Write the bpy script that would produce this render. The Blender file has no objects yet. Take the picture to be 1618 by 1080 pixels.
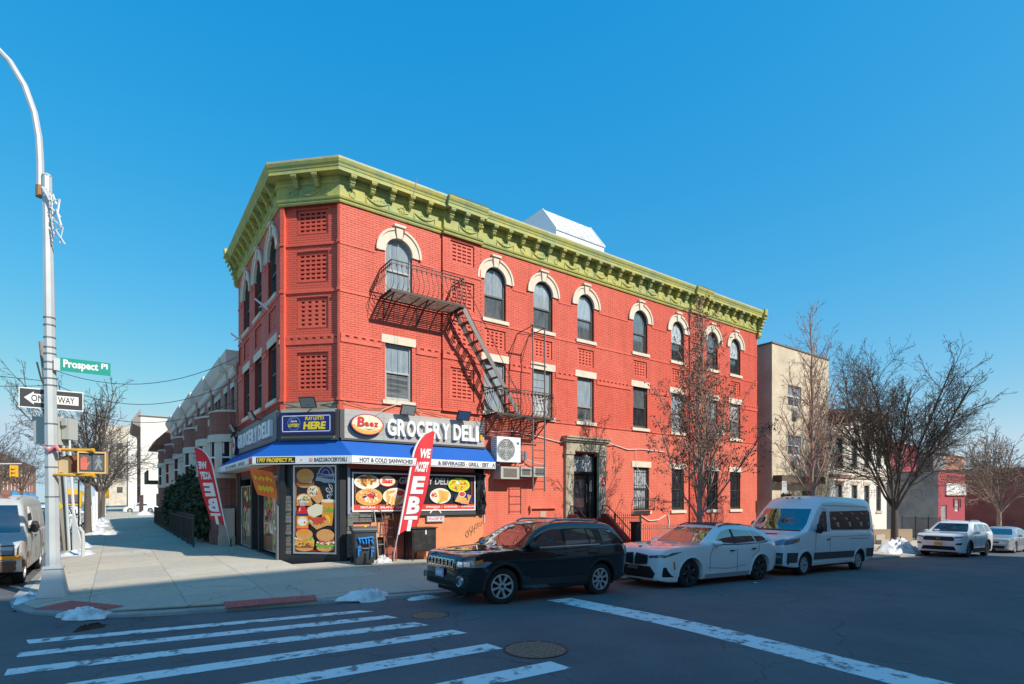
import bpy, bmesh, math, random
import numpy as np
from mathutils import Vector, Matrix
from mathutils.bvhtree import BVHTree
R = math.radians
sc = bpy.context.scene
col = sc.collection
rnd = random.Random(7)

# ------------------------------------------------------------------ camera
CAM = (-5.279, -15.909, 1.69)
YAW = 54.3
cd = bpy.data.cameras.new('camera')
cam = bpy.data.objects.new('camera', cd); col.objects.link(cam)
cam.location = CAM
cam.rotation_euler = (R(90), 0, R(YAW - 90))
cd.sensor_width = 36.0
cd.lens = 36.0 * 871.0 / 1618.0
cd.shift_y = 249.0 / 1618.0
cd.clip_start = 0.1
cd.clip_end = 2000
sc.camera = cam

# ------------------------------------------------------------------ sky and sun
SUN = Vector((0.33, -0.87, 0.745)).normalized()
w = bpy.data.worlds.new('World'); sc.world = w; w.use_nodes = True
nt = w.node_tree
bg = nt.nodes['Background']
sky = nt.nodes.new('ShaderNodeTexSky'); sky.sky_type = 'NISHITA'
sky.sun_disc = False
sky.sun_elevation = math.asin(SUN.z)
sky.sun_rotation = math.atan2(SUN.x, SUN.y)
sky.altitude = 0; sky.air_density = 1.0; sky.dust_density = 0.5; sky.ozone_density = 2.5
hs = nt.nodes.new('ShaderNodeHueSaturation')
hs.inputs['Saturation'].default_value = 1.42
hs.inputs['Hue'].default_value = 0.488
nt.links.new(sky.outputs[0], hs.inputs['Color'])
# film response of the sky, one curve per channel, the same all round
sep = nt.nodes.new('ShaderNodeSeparateColor'); com = nt.nodes.new('ShaderNodeCombineColor')
nt.links.new(hs.outputs[0], sep.inputs[0])
for ch, (pw, kk) in enumerate(((.85, .95), (.53, .80), (.25, .89))):
    m1 = nt.nodes.new('ShaderNodeMath'); m1.operation = 'MULTIPLY'; m1.inputs[1].default_value = .159
    m2 = nt.nodes.new('ShaderNodeMath'); m2.operation = 'POWER'; m2.inputs[1].default_value = pw
    m3 = nt.nodes.new('ShaderNodeMath'); m3.operation = 'MULTIPLY'; m3.inputs[1].default_value = kk / .159
    m0 = nt.nodes.new('ShaderNodeMath'); m0.operation = 'MINIMUM'; m0.inputs[1].default_value = .8 if ch else .5
    m4 = nt.nodes.new('ShaderNodeMath'); m4.operation = 'SUBTRACT'; m4.inputs[1].default_value = 1.3; m4.use_clamp = False
    m5 = nt.nodes.new('ShaderNodeMath'); m5.operation = 'MAXIMUM'; m5.inputs[1].default_value = 0
    m6 = nt.nodes.new('ShaderNodeMath'); m6.operation = 'MULTIPLY_ADD'; m6.inputs[1].default_value = .9 / .159
    nt.links.new(sep.outputs[ch], m1.inputs[0]); nt.links.new(m1.outputs[0], m0.inputs[0]); nt.links.new(m0.outputs[0], m2.inputs[0]); nt.links.new(m2.outputs[0], m3.inputs[0])
    nt.links.new(m1.outputs[0], m4.inputs[0]); nt.links.new(m4.outputs[0], m5.inputs[0]); nt.links.new(m5.outputs[0], m6.inputs[0]); nt.links.new(m3.outputs[0], m6.inputs[2]); nt.links.new(m6.outputs[0], com.inputs[ch])
nt.links.new(com.outputs[0], bg.inputs[0])
bg.inputs[1].default_value = 0.125
sl = bpy.data.lights.new('sun', 'SUN'); sl.energy = 4.2; sl.angle = R(0.53); sl.color = (1.0, 0.935, 0.82)
so = bpy.data.objects.new('sun', sl); col.objects.link(so)
so.rotation_euler = SUN.to_track_quat('Z', 'Y').to_euler()
so.location = (20, -40, 60)
sc.view_settings.view_transform = 'Standard'
sc.view_settings.look = 'None'
sc.view_settings.exposure = 0.35
sc.view_settings.gamma = 1
try: sc.view_settings.use_curve_mapping = False
except Exception: pass
sc.cycles.max_bounces = 6
sc.cycles.transparent_max_bounces = 6

# ------------------------------------------------------------------ materials
MATS = {}
def M(name, c=(.5, .5, .5), rough=.7, metal=0., var=.0, vs=4., c2=None, vs2=None, amt2=.5, bump=0., bs=60., coat=0., spec=.5, emit=0, edge=(.45, .62), stretch=None, streak=None, spots=None):
    if name in MATS: return MATS[name]
    m = bpy.data.materials.new(name); m.use_nodes = True
    n = m.node_tree.nodes; l = m.node_tree.links
    b = n['Principled BSDF']
    b.inputs['Base Color'].default_value = (*c, 1)
    b.inputs['Roughness'].default_value = rough
    b.inputs['Metallic'].default_value = metal
    b.inputs['Specular IOR Level'].default_value = spec
    b.inputs['Coat Weight'].default_value = coat
    b.inputs['Coat Roughness'].default_value = .03
    if emit:
        b.inputs['Emission Color'].default_value = (*c, 1); b.inputs['Emission Strength'].default_value = emit
    tc = None
    def coords():
        t = n.new('ShaderNodeTexCoord').outputs['Object']
        if stretch:
            mp = n.new('ShaderNodeMapping'); mp.inputs['Scale'].default_value = stretch
            l.new(t, mp.inputs[0]); t = mp.outputs[0]
        return t
    last = None
    if var or c2 or streak or spots:
        tc = coords()
        rgb = n.new('ShaderNodeRGB'); rgb.outputs[0].default_value = (*c, 1); last = rgb.outputs[0]
    if c2:
        nz = n.new('ShaderNodeTexNoise'); nz.inputs['Scale'].default_value = vs2 or vs; nz.inputs['Detail'].default_value = 6; nz.inputs['Roughness'].default_value = .65
        l.new(tc, nz.inputs['Vector'])
        mr = n.new('ShaderNodeMapRange'); mr.inputs[1].default_value = edge[0]; mr.inputs[2].default_value = edge[1]; mr.inputs[4].default_value = amt2
        l.new(nz.outputs[0], mr.inputs[0])
        mx = n.new('ShaderNodeMix'); mx.data_type = 'RGBA'; mx.inputs[7].default_value = (*c2, 1)
        l.new(mr.outputs[0], mx.inputs[0]); l.new(last, mx.inputs[6]); last = mx.outputs[2]
    if var:
        nz = n.new('ShaderNodeTexNoise'); nz.inputs['Scale'].default_value = vs; nz.inputs['Detail'].default_value = 8; nz.inputs['Roughness'].default_value = .7
        l.new(tc, nz.inputs['Vector'])
        mr = n.new('ShaderNodeMapRange'); mr.inputs[1].default_value = .25; mr.inputs[2].default_value = .75; mr.inputs[3].default_value = 1 - var; mr.inputs[4].default_value = 1 + var
        l.new(nz.outputs[0], mr.inputs[0])
        mx = n.new('ShaderNodeMix'); mx.data_type = 'RGBA'; mx.blend_type = 'MULTIPLY'; mx.inputs[0].default_value = 1
        l.new(last, mx.inputs[6]); l.new(mr.outputs[0], mx.inputs[7]); last = mx.outputs[2]
    if streak:   # run-off stains: long in z
        mp = n.new('ShaderNodeMapping'); mp.inputs['Scale'].default_value = (2.6, 2.6, .16); l.new(n.new('ShaderNodeTexCoord').outputs['Object'], mp.inputs[0])
        nz = n.new('ShaderNodeTexNoise'); nz.inputs['Scale'].default_value = 1.3; nz.inputs['Detail'].default_value = 7; nz.inputs['Roughness'].default_value = .7; l.new(mp.outputs[0], nz.inputs['Vector'])
        mr = n.new('ShaderNodeMapRange'); mr.inputs[1].default_value = .50; mr.inputs[2].default_value = .72; mr.inputs[4].default_value = streak[1]; l.new(nz.outputs[0], mr.inputs[0])
        mx = n.new('ShaderNodeMix'); mx.data_type = 'RGBA'; mx.inputs[7].default_value = (*streak[0], 1); l.new(mr.outputs[0], mx.inputs[0]); l.new(last, mx.inputs[6]); last = mx.outputs[2]
    if spots:    # small dark spots and, with scale < 1, long cracks
        for sc_, th, am, feat in spots:
            wn = n.new('ShaderNodeTexNoise'); wn.inputs['Scale'].default_value = sc_ * 2.2; wn.inputs['Detail'].default_value = 5; l.new(tc, wn.inputs['Vector'])
            mv = n.new('ShaderNodeVectorMath'); mv.operation = 'MULTIPLY_ADD'; mv.inputs[1].default_value = (.5 / sc_,) * 3; l.new(wn.outputs[1], mv.inputs[0]); l.new(tc, mv.inputs[2])
            vo = n.new('ShaderNodeTexVoronoi'); vo.feature = feat; vo.inputs['Scale'].default_value = sc_; l.new(mv.outputs[0] if feat != 'F1' else tc, vo.inputs['Vector'])
            mr = n.new('ShaderNodeMapRange'); mr.inputs[1].default_value = th * .5; mr.inputs[2].default_value = th; mr.inputs[3].default_value = am; mr.inputs[4].default_value = 1; l.new(vo.outputs['Distance'], mr.inputs[0])
            mx = n.new('ShaderNodeMix'); mx.data_type = 'RGBA'; mx.blend_type = 'MULTIPLY'; mx.inputs[0].default_value = 1; l.new(last, mx.inputs[6]); l.new(mr.outputs[0], mx.inputs[7]); last = mx.outputs[2]
    if last: l.new(last, b.inputs['Base Color'])
    if bump:
        tc = tc or coords()
        nz = n.new('ShaderNodeTexNoise'); nz.inputs['Scale'].default_value = bs; nz.inputs['Detail'].default_value = 5
        l.new(tc, nz.inputs['Vector'])
        bp = n.new('ShaderNodeBump'); bp.inputs['Strength'].default_value = bump; bp.inputs['Distance'].default_value = .01
        l.new(nz.outputs[0], bp.inputs['Height']); l.new(bp.outputs[0], b.inputs['Normal'])
    MATS[name] = m; return m

def brickmat(name, c1, c2, mortar, scale=1.0, axis='xz', rough=.85):
    """procedural brick for the far houses only"""
    if name in MATS: return MATS[name]
    m = bpy.data.materials.new(name); m.use_nodes = True
    n = m.node_tree.nodes; l = m.node_tree.links; b = n['Principled BSDF']
    tc = n.new('ShaderNodeTexCoord'); sx = n.new('ShaderNodeSeparateXYZ'); cx = n.new('ShaderNodeCombineXYZ')
    l.new(tc.outputs['Object'], sx.inputs[0])
    ad = n.new('ShaderNodeMath'); ad.operation = 'ADD'
    l.new(sx.outputs[0], ad.inputs[0]); l.new(sx.outputs[1], ad.inputs[1])
    l.new(ad.outputs[0], cx.inputs[0]); l.new(sx.outputs[2], cx.inputs[1])
    bt = n.new('ShaderNodeTexBrick')
    bt.inputs['Color1'].default_value = (*c1, 1); bt.inputs['Color2'].default_value = (*c2, 1); bt.inputs['Mortar'].default_value = (*mortar, 1)
    bt.inputs['Scale'].default_value = scale; bt.inputs['Brick Width'].default_value = .215; bt.inputs['Row Height'].default_value = .0677; bt.inputs['Mortar Size'].default_value = .006
    l.new(cx.outputs[0], bt.inputs['Vector'])
    nz = n.new('ShaderNodeTexNoise'); nz.inputs['Scale'].default_value = .9; nz.inputs['Detail'].default_value = 7
    l.new(tc.outputs['Object'], nz.inputs['Vector'])
    mr = n.new('ShaderNodeMapRange'); mr.inputs[1].default_value = .3; mr.inputs[2].default_value = .7; mr.inputs[3].default_value = .8; mr.inputs[4].default_value = 1.15
    l.new(nz.outputs[0], mr.inputs[0])
    mx = n.new('ShaderNodeMix'); mx.data_type = 'RGBA'; mx.blend_type = 'MULTIPLY'; mx.inputs[0].default_value = 1
    l.new(bt.outputs[0], mx.inputs[6]); l.new(mr.outputs[0], mx.inputs[7]); l.new(mx.outputs[2], b.inputs['Base Color'])
    b.inputs['Roughness'].default_value = rough
    bp = n.new('ShaderNodeBump'); bp.inputs['Strength'].default_value = .5; bp.inputs['Distance'].default_value = .006
    inv = n.new('ShaderNodeMath'); inv.operation = 'SUBTRACT'; inv.inputs[0].default_value = 1; l.new(bt.outputs[1], inv.inputs[1])
    l.new(inv.outputs[0], bp.inputs['Height']); l.new(bp.outputs[0], b.inputs['Normal'])
    MATS[name] = m; return m

def worn(name, c, under, scale=3.0, lo=.47, hi=.56, rough=.75, fine=40):
    """paint worn through to what lies beneath"""
    m = M(name, c, rough, var=.12, vs=fine, c2=under, vs2=scale, amt2=.92, edge=(lo, hi), bump=.15, bs=120)
    return m

# ------------------------------------------------------------------ geometry
class Fr:
    """a frame on a surface: a to the right, b up, c out"""
    def __init__(s, o, u, v, n):
        s.o = np.array(o, float); s.u = np.array(u, float); s.v = np.array(v, float); s.n = np.array(n, float)
    def __call__(s, a, b, c=0.):
        return tuple(s.o + s.u * a + s.v * b + s.n * c)
    def at(s, a, b, c=0): return Fr(s(a, b, c), s.u, s.v, s.n)
WORLD = Fr((0, 0, 0), (1, 0, 0), (0, 1, 0), (0, 0, 1))
FRONT = Fr((0, 0, 0), (1, 0, 0), (0, 0, 1), (0, -1, 0))

_textcache = {}
def text_geo(body, bold):
    k = (body, bold)
    if k in _textcache: return _textcache[k]
    cu = bpy.data.curves.new('t', 'FONT'); cu.body = body; cu.size = 1; cu.offset = bold; cu.extrude = .5; cu.resolution_u = 3
    ob = bpy.data.objects.new('t', cu); col.objects.link(ob)
    me = ob.to_mesh()
    v = np.array([x.co[:] for x in me.vertices]); f = [tuple(p.vertices) for p in me.polygons]
    ob.to_mesh_clear(); bpy.data.objects.remove(ob); bpy.data.curves.remove(cu)
    if len(v):
        mn = v.min(0); mx = v.max(0); v = (v - mn) / np.maximum(mx - mn, 1e-6)
    _textcache[k] = (v, f); return _textcache[k]

class MB:
    def __init__(s): s.v = []; s.f = []; s.m = []
    def quad(s, *p, mi=0):
        i = len(s.v); s.v.extend(p); s.f.append(tuple(range(i, i + len(p)))); s.m.append(mi)
    def add(s, vs, fs, mi=0):
        i = len(s.v); s.v.extend(map(tuple, vs)); s.f.extend([tuple(k + i for k in f) for f in fs]); s.m.extend([mi] * len(fs))
    def box(s, F, a0, a1, b0, b1, c0, c1, mi=0):
        p = [F(a, b, c) for c in (c0, c1) for b in (b0, b1) for a in (a0, a1)]
        s.add(p, [(0, 2, 3, 1), (4, 5, 7, 6), (0, 1, 5, 4), (2, 6, 7, 3), (0, 4, 6, 2), (1, 3, 7, 5)], mi)
    def wb(s, x0, x1, y0, y1, z0, z1, mi=0): s.box(WORLD, x0, x1, y0, y1, z0, z1, mi)
    def prism(s, F, poly, c0, c1, mi=0):
        n = len(poly); i = len(s.v)
        s.v.extend(F(a, b, c0) for a, b in poly); s.v.extend(F(a, b, c1) for a, b in poly)
        s.f.append(tuple(i + k for k in reversed(range(n)))); s.f.append(tuple(i + n + k for k in range(n))); s.m += [mi, mi]
        for k in range(n):
            j = (k + 1) % n; s.f.append((i + k, i + j, i + n + j, i + n + k)); s.m.append(mi)
    def poly(s, F, pts, c=0, mi=0):
        s.quad(*[F(a, b, c) for a, b in pts], mi=mi)
    def ell(s, F, a, b, ra, rb, c0, c1=None, mi=0, n=20, rot=0, t0=0, t1=2 * math.pi):
        cr, sr = math.cos(rot), math.sin(rot); full = abs(t1 - t0 - 2 * math.pi) < 1e-4
        pts = []
        for k in range(n if full else n + 1):
            t = t0 + (t1 - t0) * k / n; x = ra * math.cos(t); y = rb * math.sin(t)
            pts.append((a + x * cr - y * sr, b + x * sr + y * cr))
        s.prism(F, pts, c0 if c1 is not None else c0 - .001, c1 if c1 is not None else c0, mi)
    def arch(s, F, a, b, r0, r1, c0, c1, t0=0, t1=math.pi, n=14, mi=0):
        i = len(s.v)
        for k in range(n + 1):
            t = t0 + (t1 - t0) * k / n; x, y = math.cos(t), math.sin(t)
            for r, c in ((r0, c0), (r1, c0), (r1, c1), (r0, c1)): s.v.append(F(a + r * x, b + r * y, c))
        for k in range(n):
            p = i + 4 * k; q = p + 4
            for j in range(4):
                jj = (j + 1) % 4; s.f.append((p + j, p + jj, q + jj, q + j)); s.m.append(mi)
        s.f.append((i, i + 3, i + 2, i + 1)); e = i + 4 * n; s.f.append((e, e + 1, e + 2, e + 3)); s.m += [mi, mi]
    def tube(s, pts, r, n=6, mi=0, cap=True, r2=None):
        pts = [Vector(p) for p in pts]; i = len(s.v); N = len(pts)
        rs = r if isinstance(r, (list, tuple)) else [r + ((r2 - r) * k / (N - 1) if r2 is not None else 0) for k in range(N)]
        up = None
        for k, p in enumerate(pts):
            d = (pts[min(k + 1, N - 1)] - pts[max(k - 1, 0)])
            if d.length < 1e-9: d = Vector((0, 0, 1))
            d.normalize()
            if up is None:
                up = Vector((0, 0, 1)) if abs(d.z) < .9 else Vector((1, 0, 0))
            x = d.cross(up)
            if x.length < 1e-6: x = d.cross(Vector((0, 1, 0)))
            x.normalize(); y = d.cross(x); up = -y if False else up
            for j in range(n):
                t = 2 * math.pi * (j + .5) / n; q = p + (x * math.cos(t) + y * math.sin(t)) * rs[k]; s.v.append(tuple(q))
        for k in range(N - 1):
            for j in range(n):
                jj = (j + 1) % n; a = i + k * n; b = a + n
                s.f.append((a + j, a + jj, b + jj, b + j)); s.m.append(mi)
        if cap:
            s.f.append(tuple(i + j for j in reversed(range(n)))); s.f.append(tuple(i + (N - 1) * n + j for j in range(n))); s.m += [mi, mi]
    def bar(s, p, q, wd, ht=None, mi=0):
        """rectangular bar between two points"""
        p = Vector(p); q = Vector(q); d = (q - p).normalized(); ht = ht or wd
        up = Vector((0, 0, 1)) if abs(d.z) < .95 else Vector((0, 1, 0))
        x = d.cross(up).normalized() * (wd / 2); y = x.normalized().cross(d) * (ht / 2)
        v = [e + a * x + b * y for e in (p, q) for a, b in ((-1, -1), (1, -1), (1, 1), (-1, 1))]
        s.add([tuple(t) for t in v], [(3, 2, 1, 0), (4, 5, 6, 7), (0, 1, 5, 4), (1, 2, 6, 5), (2, 3, 7, 6), (3, 0, 4, 7)], mi)
    def lathe(s, F, prof, n=24, mi=0, t0=0):
        """profile of (radius, height along c) about frame's c axis"""
        i = len(s.v); P = len(prof)
        for k in range(n):
            t = t0 + 2 * math.pi * k / n
            for r, c in prof: s.v.append(F(r * math.cos(t), r * math.sin(t), c))
        for k in range(n):
            kk = (k + 1) % n
            for j in range(P - 1):
                s.f.append((i + k * P + j, i + kk * P + j, i + kk * P + j + 1, i + k * P + j + 1)); s.m.append(mi)
    def text(s, body, F, a, b, wd, ht, c0=0, c1=.004, mi=0, bold=.02, shear=0., mirror=False):
        v, f = text_geo(body, bold)
        if not len(v): return
        i = len(s.v)
        for x, y, z in v:
            xx = (1 - x) if mirror else x
            s.v.append(F(a + xx * wd + shear * y * ht, b + y * ht, c0 + z * (c1 - c0)))
        s.f.extend(tuple(k + i for k in q) for q in f); s.m.extend([mi] * len(f))
    def grid(s, pts, mi=0, closed=False):
        """pts[i][j] -> quads"""
        i0 = len(s.v); A = len(pts); B = len(pts[0])
        for r in pts: s.v.extend(tuple(p) for p in r)
        for i in range(A - 1):
            for j in range(B - 1):
                s.f.append((i0 + i * B + j, i0 + i * B + j + 1, i0 + (i + 1) * B + j + 1, i0 + (i + 1) * B + j)); s.m.append(mi)
    def mesh(s, name, mats, smooth=False, angle=40):
        me = bpy.data.meshes.new(name); me.from_pydata(s.v, [], s.f)
        for m in (mats if isinstance(mats, (list, tuple)) else [mats]): me.materials.append(m)
        if s.m and max(s.m): me.polygons.foreach_set('material_index', s.m)
        if smooth:
            me.polygons.foreach_set('use_smooth', [True] * len(me.polygons))
            me.set_sharp_from_angle(angle=R(angle))
        me.update(); return me
    def build(s, name, mats, parent=None, smooth=False, angle=40, **props):
        o = bpy.data.objects.new(name, s.mesh(name, mats, smooth, angle)); col.objects.link(o)
        if parent is not None: o.parent = parent
        for k, v in props.items(): o[k] = v
        return o

def thing(name, label, cat, loc=(0, 0, 0), rz=0, group=None):
    o = bpy.data.objects.new(name, None); col.objects.link(o); o.location = loc; o.rotation_euler = (0, 0, rz); o.empty_display_size = .3
    o['label'] = label; o['category'] = cat
    if group: o['group'] = group
    return o
def tag(o, label, cat, group=None):
    o['label'] = label; o['category'] = cat
    if group: o['group'] = group
    return o
def dup(o, parent=None):
    c = o.copy(); col.objects.link(c); c.parent = parent
    for ch in o.children: dup(ch, c)
    return c
def newthing(root, label, loc, rz=0, group=None):
    c = dup(root); c.location = loc; c.rotation_euler = (0, 0, rz); c['label'] = label
    if group: c['group'] = group
    return c

def clip_poly(poly, a, b, c):
    """keep a*x+b*y<=c"""
    out = []
    for i in range(len(poly)):
        p, q = poly[i], poly[(i + 1) % len(poly)]
        dp = a * p[0] + b * p[1] - c; dq = a * q[0] + b * q[1] - c
        if dp <= 0: out.append(p)
        if (dp < 0 < dq) or (dq < 0 < dp):
            t = dp / (dp - dq); out.append((p[0] + t * (q[0] - p[0]), p[1] + t * (q[1] - p[1])))
    return out
def lerp_tab(tab, x):
    if x <= tab[0][0]: return tab[0][1]
    for (x0, y0), (x1, y1) in zip(tab, tab[1:]):
        if x <= x1:
            t = (x - x0) / (x1 - x0); return y0 + (y1 - y0) * t
    return tab[-1][1]
def smooth_tab(tab, x):
    """monotone-ish cubic through a table"""
    n = len(tab)
    if x <= tab[0][0]: return tab[0][1]
    if x >= tab[-1][0]: return tab[-1][1]
    for i in range(n - 1):
        if x <= tab[i + 1][0]:
            x0, y0 = tab[i]; x1, y1 = tab[i + 1]
            def slope(k):
                if k <= 0 or k >= n - 1:
                    kk = min(max(k, 0), n - 2) if k <= 0 else n - 2
                    return (tab[kk + 1][1] - tab[kk][1]) / (tab[kk + 1][0] - tab[kk][0])
                s0 = (tab[k][1] - tab[k - 1][1]) / (tab[k][0] - tab[k - 1][0]); s1 = (tab[k + 1][1] - tab[k][1]) / (tab[k + 1][0] - tab[k][0])
                if s0 * s1 <= 0: return 0
                return 2 * s0 * s1 / (s0 + s1)
            h = x1 - x0; t = (x - x0) / h; m0 = slope(i) * h; m1 = slope(i + 1) * h
            return (2*t**3 - 3*t**2 + 1)*y0 + (t**3 - 2*t**2 + t)*m0 + (-2*t**3 + 3*t**2)*y1 + (t**3 - t**2)*m1

# ------------------------------------------------------------------ ground levels (the street falls away to the right)
def Sz(x, y):
    dx = max(0., -1.33 - x); dy = max(0., -y) if x > -1.33 else max(0., -y)
    d = math.hypot(dx, dy)
    return -.10 - .028 * max(0., min(x, 90)) - .033 * min(d, 6.5)
def Rz(x, y):
    g = -.355 - .028 * max(0., min(x, 90))
    if x > -7.5: u = -5.35 - y; u = min(u, 10.0 - u)
    else: u = 2.0
    dl = min(-7 - x, 10.0 + (x + 7)) if x < -7 else 5
    k = min(max(u, 0), 4.5) if x > -7.5 else min(max(dl, 0), 2.5)
    return g + .022 * k
# ------------------------------------------------------------------ paints and surfaces
ASPH = M('asphalt', (.14, .142, .147), .85, var=.3, vs=45, c2=(.09, .092, .10), vs2=.55, amt2=.75, edge=(.42, .66), bump=.6, bs=160, spots=((.33, .007, .7, 'DISTANCE_TO_EDGE'), (5.0, .05, .6, 'F1'), (45., .35, .72, 'F1')))
CONC = M('concrete', (.50, .44, .345), .9, var=.16, vs=7, c2=(.42, .39, .34), vs2=.7, amt2=.7, edge=(.46, .68), bump=.25, bs=90, spots=((2.2, .045, .62, 'F1'), (5.5, .05, .78, 'F1'), (.22, .004, .6, 'DISTANCE_TO_EDGE')))
CONC2 = M('concrete_joint', (.16, .155, .14), .95)
KERB = M('kerb_concrete', (.34, .34, .33), .85, var=.15, vs=9, c2=(.2, .2, .2), vs2=1.4, amt2=.6, bump=.3, bs=60)
PAINT = worn('road_paint', (.80, .80, .78), (.13, .13, .135), 5.0, .53, .62)
GROUND = M('earth', (.11, .1, .085), .95, var=.2, vs=2)
SNOW = M('snow', (.80, .81, .83), .75, var=.06, vs=9, c2=(.30, .28, .26), vs2=2.6, amt2=.75, edge=(.48, .66), bump=.9, bs=18)
TACT = M('tactile_red', (.52, .12, .10), .8, var=.12, vs=20, c2=(.36, .10, .08), vs2=3, amt2=.5)
BRICK = M('painted_brick_red', (.68, .105, .062), .62, var=.13, vs=3.2, c2=(.74, .145, .09), vs2=.5, amt2=.7, edge=(.4, .65), bump=.22, bs=130, streak=((.42, .055, .035), .55))
JOINT = M('painted_joint_red', (.34, .04, .022), .75, var=.1, vs=5)
BRICKLO = M('painted_brick_salmon', (.73, .175, .11), .7, var=.1, vs=2.4, c2=(.68, .125, .075), vs2=.8, amt2=.6, edge=(.45, .65), bump=.22, bs=130, streak=((.50, .10, .07), .5))
JOINTLO = M('painted_joint_salmon', (.50, .10, .06), .8, var=.1, vs=5)
ORANGE = M('painted_brick_orange', (.72, .27, .12), .75, var=.1, vs=3, c2=(.6, .2, .1), vs2=1.2, amt2=.5, bump=.2, bs=120)
STONE = M('limestone', (.72, .63, .50), .8, var=.1, vs=6, c2=(.56, .47, .36), vs2=1.8, amt2=.6, edge=(.5, .7), bump=.2, bs=70)
OLDSTONE = M('weathered_stone', (.46, .40, .29), .9, var=.25, vs=5, c2=(.14, .12, .09), vs2=5, amt2=.8, edge=(.5, .64), bump=.5, bs=30)
CORN = M('cornice_paint', (.47, .45, .12), .7, var=.14, vs=5, c2=(.30, .38, .17), vs2=1.1, amt2=.8, edge=(.44, .6), bump=.25, bs=40, streak=((.26, .27, .12), .5))
COPING = M('roof_membrane', (.62, .63, .64), .6, var=.1, vs=4, c2=(.4, .36, .33), vs2=2, amt2=.6)
WHITEMET = M('white_metal', (.78, .79, .80), .45, var=.04, vs=5)
BLACK = M('black_paint', (.015, .015, .017), .5, var=.2, vs=8)
DARK = M('dark_recess', (.006, .006, .007), .9)
IRON = M('dark_iron', (.045, .042, .042), .55, metal=.2, var=.3, vs=12, c2=(.12, .05, .03), vs2=7, amt2=.4)
IRONLT = M('grey_iron', (.20, .19, .19), .5, metal=.3, var=.2, vs=12)
RUST = M('rusty_slats', (.16, .09, .06), .8, var=.3, vs=9, c2=(.28, .22, .18), vs2=5, amt2=.6)
FRAMEW = M('window_frame_grey', (.42, .42, .40), .5, var=.06, vs=5)
FRAMED = M('window_frame_dark', (.09, .085, .08), .5, var=.1, vs=5)
FRAMET = M('window_frame_taupe', (.30, .26, .20), .55, var=.1, vs=5)
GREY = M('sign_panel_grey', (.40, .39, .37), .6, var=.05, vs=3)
WHITE = M('white_print', (.80, .80, .79), .55)
BLUE = M('blue_canvas', (.004, .10, .44), .7, var=.1, vs=2.5, bump=.15, bs=30)
CHROME = M('chrome', (.75, .76, .78), .12, metal=1)
ALU = M('aluminium', (.55, .56, .57), .35, metal=.8)
GALV = M('galvanised_steel', (.58, .60, .60), .5, metal=.25, var=.08, vs=6, c2=(.42, .44, .45), vs2=1.5, amt2=.5)
CABLE = M('cable_black', (.012, .012, .012), .6)
CABLEW = M('cable_white', (.7, .68, .64), .6)
YELLOW = M('signal_yellow', (.72, .36, .02), .5, var=.08, vs=6)

def glassmat(name, c, c2, rough=.04, vs=(3, 3, .6), lines=False):
    if name in MATS: return MATS[name]
    m = M(name, c, rough, c2=c2, vs2=3.0, amt2=1, edge=(.35, .65), stretch=vs, spec=.9, coat=1.0)
    m.node_tree.nodes['Principled BSDF'].inputs['IOR'].default_value = 1.9
    return m
GL_SKY = glassmat('window_glass_sky_curtain', (.25, .32, .38), (.42, .48, .52))  # curtain folds, with bluish sky reflection put into the pane colour
GL_DARK = glassmat('window_glass_dark', (.015, .018, .022), (.05, .055, .06))
GL_MID = glassmat('window_glass_dim', (.07, .085, .10), (.16, .18, .19))
GL_BLIND = M('window_glass_blind', (.20, .21, .22), .06, c2=(.08, .09, .1), vs2=14, amt2=.9, edge=(.45, .55), stretch=(.05, .05, 1), coat=1)
GL_LACE = M('window_glass_lace', (.55, .58, .60), .06, c2=(.10, .12, .14), vs2=9, amt2=.9, edge=(.5, .58), stretch=(2, 2, .7), coat=1)

# ------------------------------------------------------------------ ground
def sheet(name, xs, ys, zf, mat, **kw):
    mb = MB(); mb.grid([[(x, y, zf(x, y)) for x in xs] for y in ys]); mb.f = [tuple(f) for f in mb.f]
    return mb.build(name, mat, smooth=True, kind='structure', **kw)
gx = [-600, -200, -80, -40, -20, 0] + list(range(5, 96, 10)) + [120, 200, 600]
sheet('ground', gx, [-600, -200, -80, -30, 0, 40, 80, 200, 600], lambda x, y: -.78 - .028 * max(0, min(x, 90)), GROUND)
def rng(a, b, n): return [a + (b - a) * k / n for k in range(n + 1)]
rx = rng(-40, -18, 4) + [-17, -16, -14.5, -12, -9.5, -8, -7.5] + rng(-7, 110, 117)
ry = [-15.5, -15.35, -14.2, -13, -12, -10.85, -9.85, -8.7, -7.6, -6.5, -5.35, -4.5, -3.5, -2.5]
road = sheet('road', rx, ry, Rz, ASPH)
sheet('side_road', [-17, -16, -14.5, -12, -9.5, -8, -7.2, -6.8], rng(-2.5, 230, 60), Rz, ASPH)
# kerb line round the corner (x from the right, round to the far left)
KERBL = [(110, -5.38), (1.5, -5.38), (-.4, -5.36), (-1.2, -5.22), (-1.9, -5.0), (-2.8, -4.83), (-3.7, -4.7), (-4.6, -4.45), (-5.4, -4.1), (-6.05, -3.55), (-6.5, -2.95), (-6.82, -2.2), (-6.98, -1.3), (-7.0, -.4), (-7.0, 0.6), (-7.0, 230)]
def clip_corner(poly, inset=.16):
    P = KERBL
    for (x0, y0), (x1, y1) in zip(P, P[1:]):
        dx, dy = x1 - x0, y1 - y0; L = math.hypot(dx, dy); nx, ny = -dy / L, dx / L  # inside is to the right (up/right)
        # inside test with the point (30, 30)
        s = nx * (30 - x0) + ny * (30 - y0)
        if s < 0: nx, ny = -nx, -ny
        poly = clip_poly(poly, -nx, -ny, -(nx * x0 + ny * y0) - inset)
        if len(poly) < 3: return []
    return poly
base = MB()
pave = None
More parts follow.
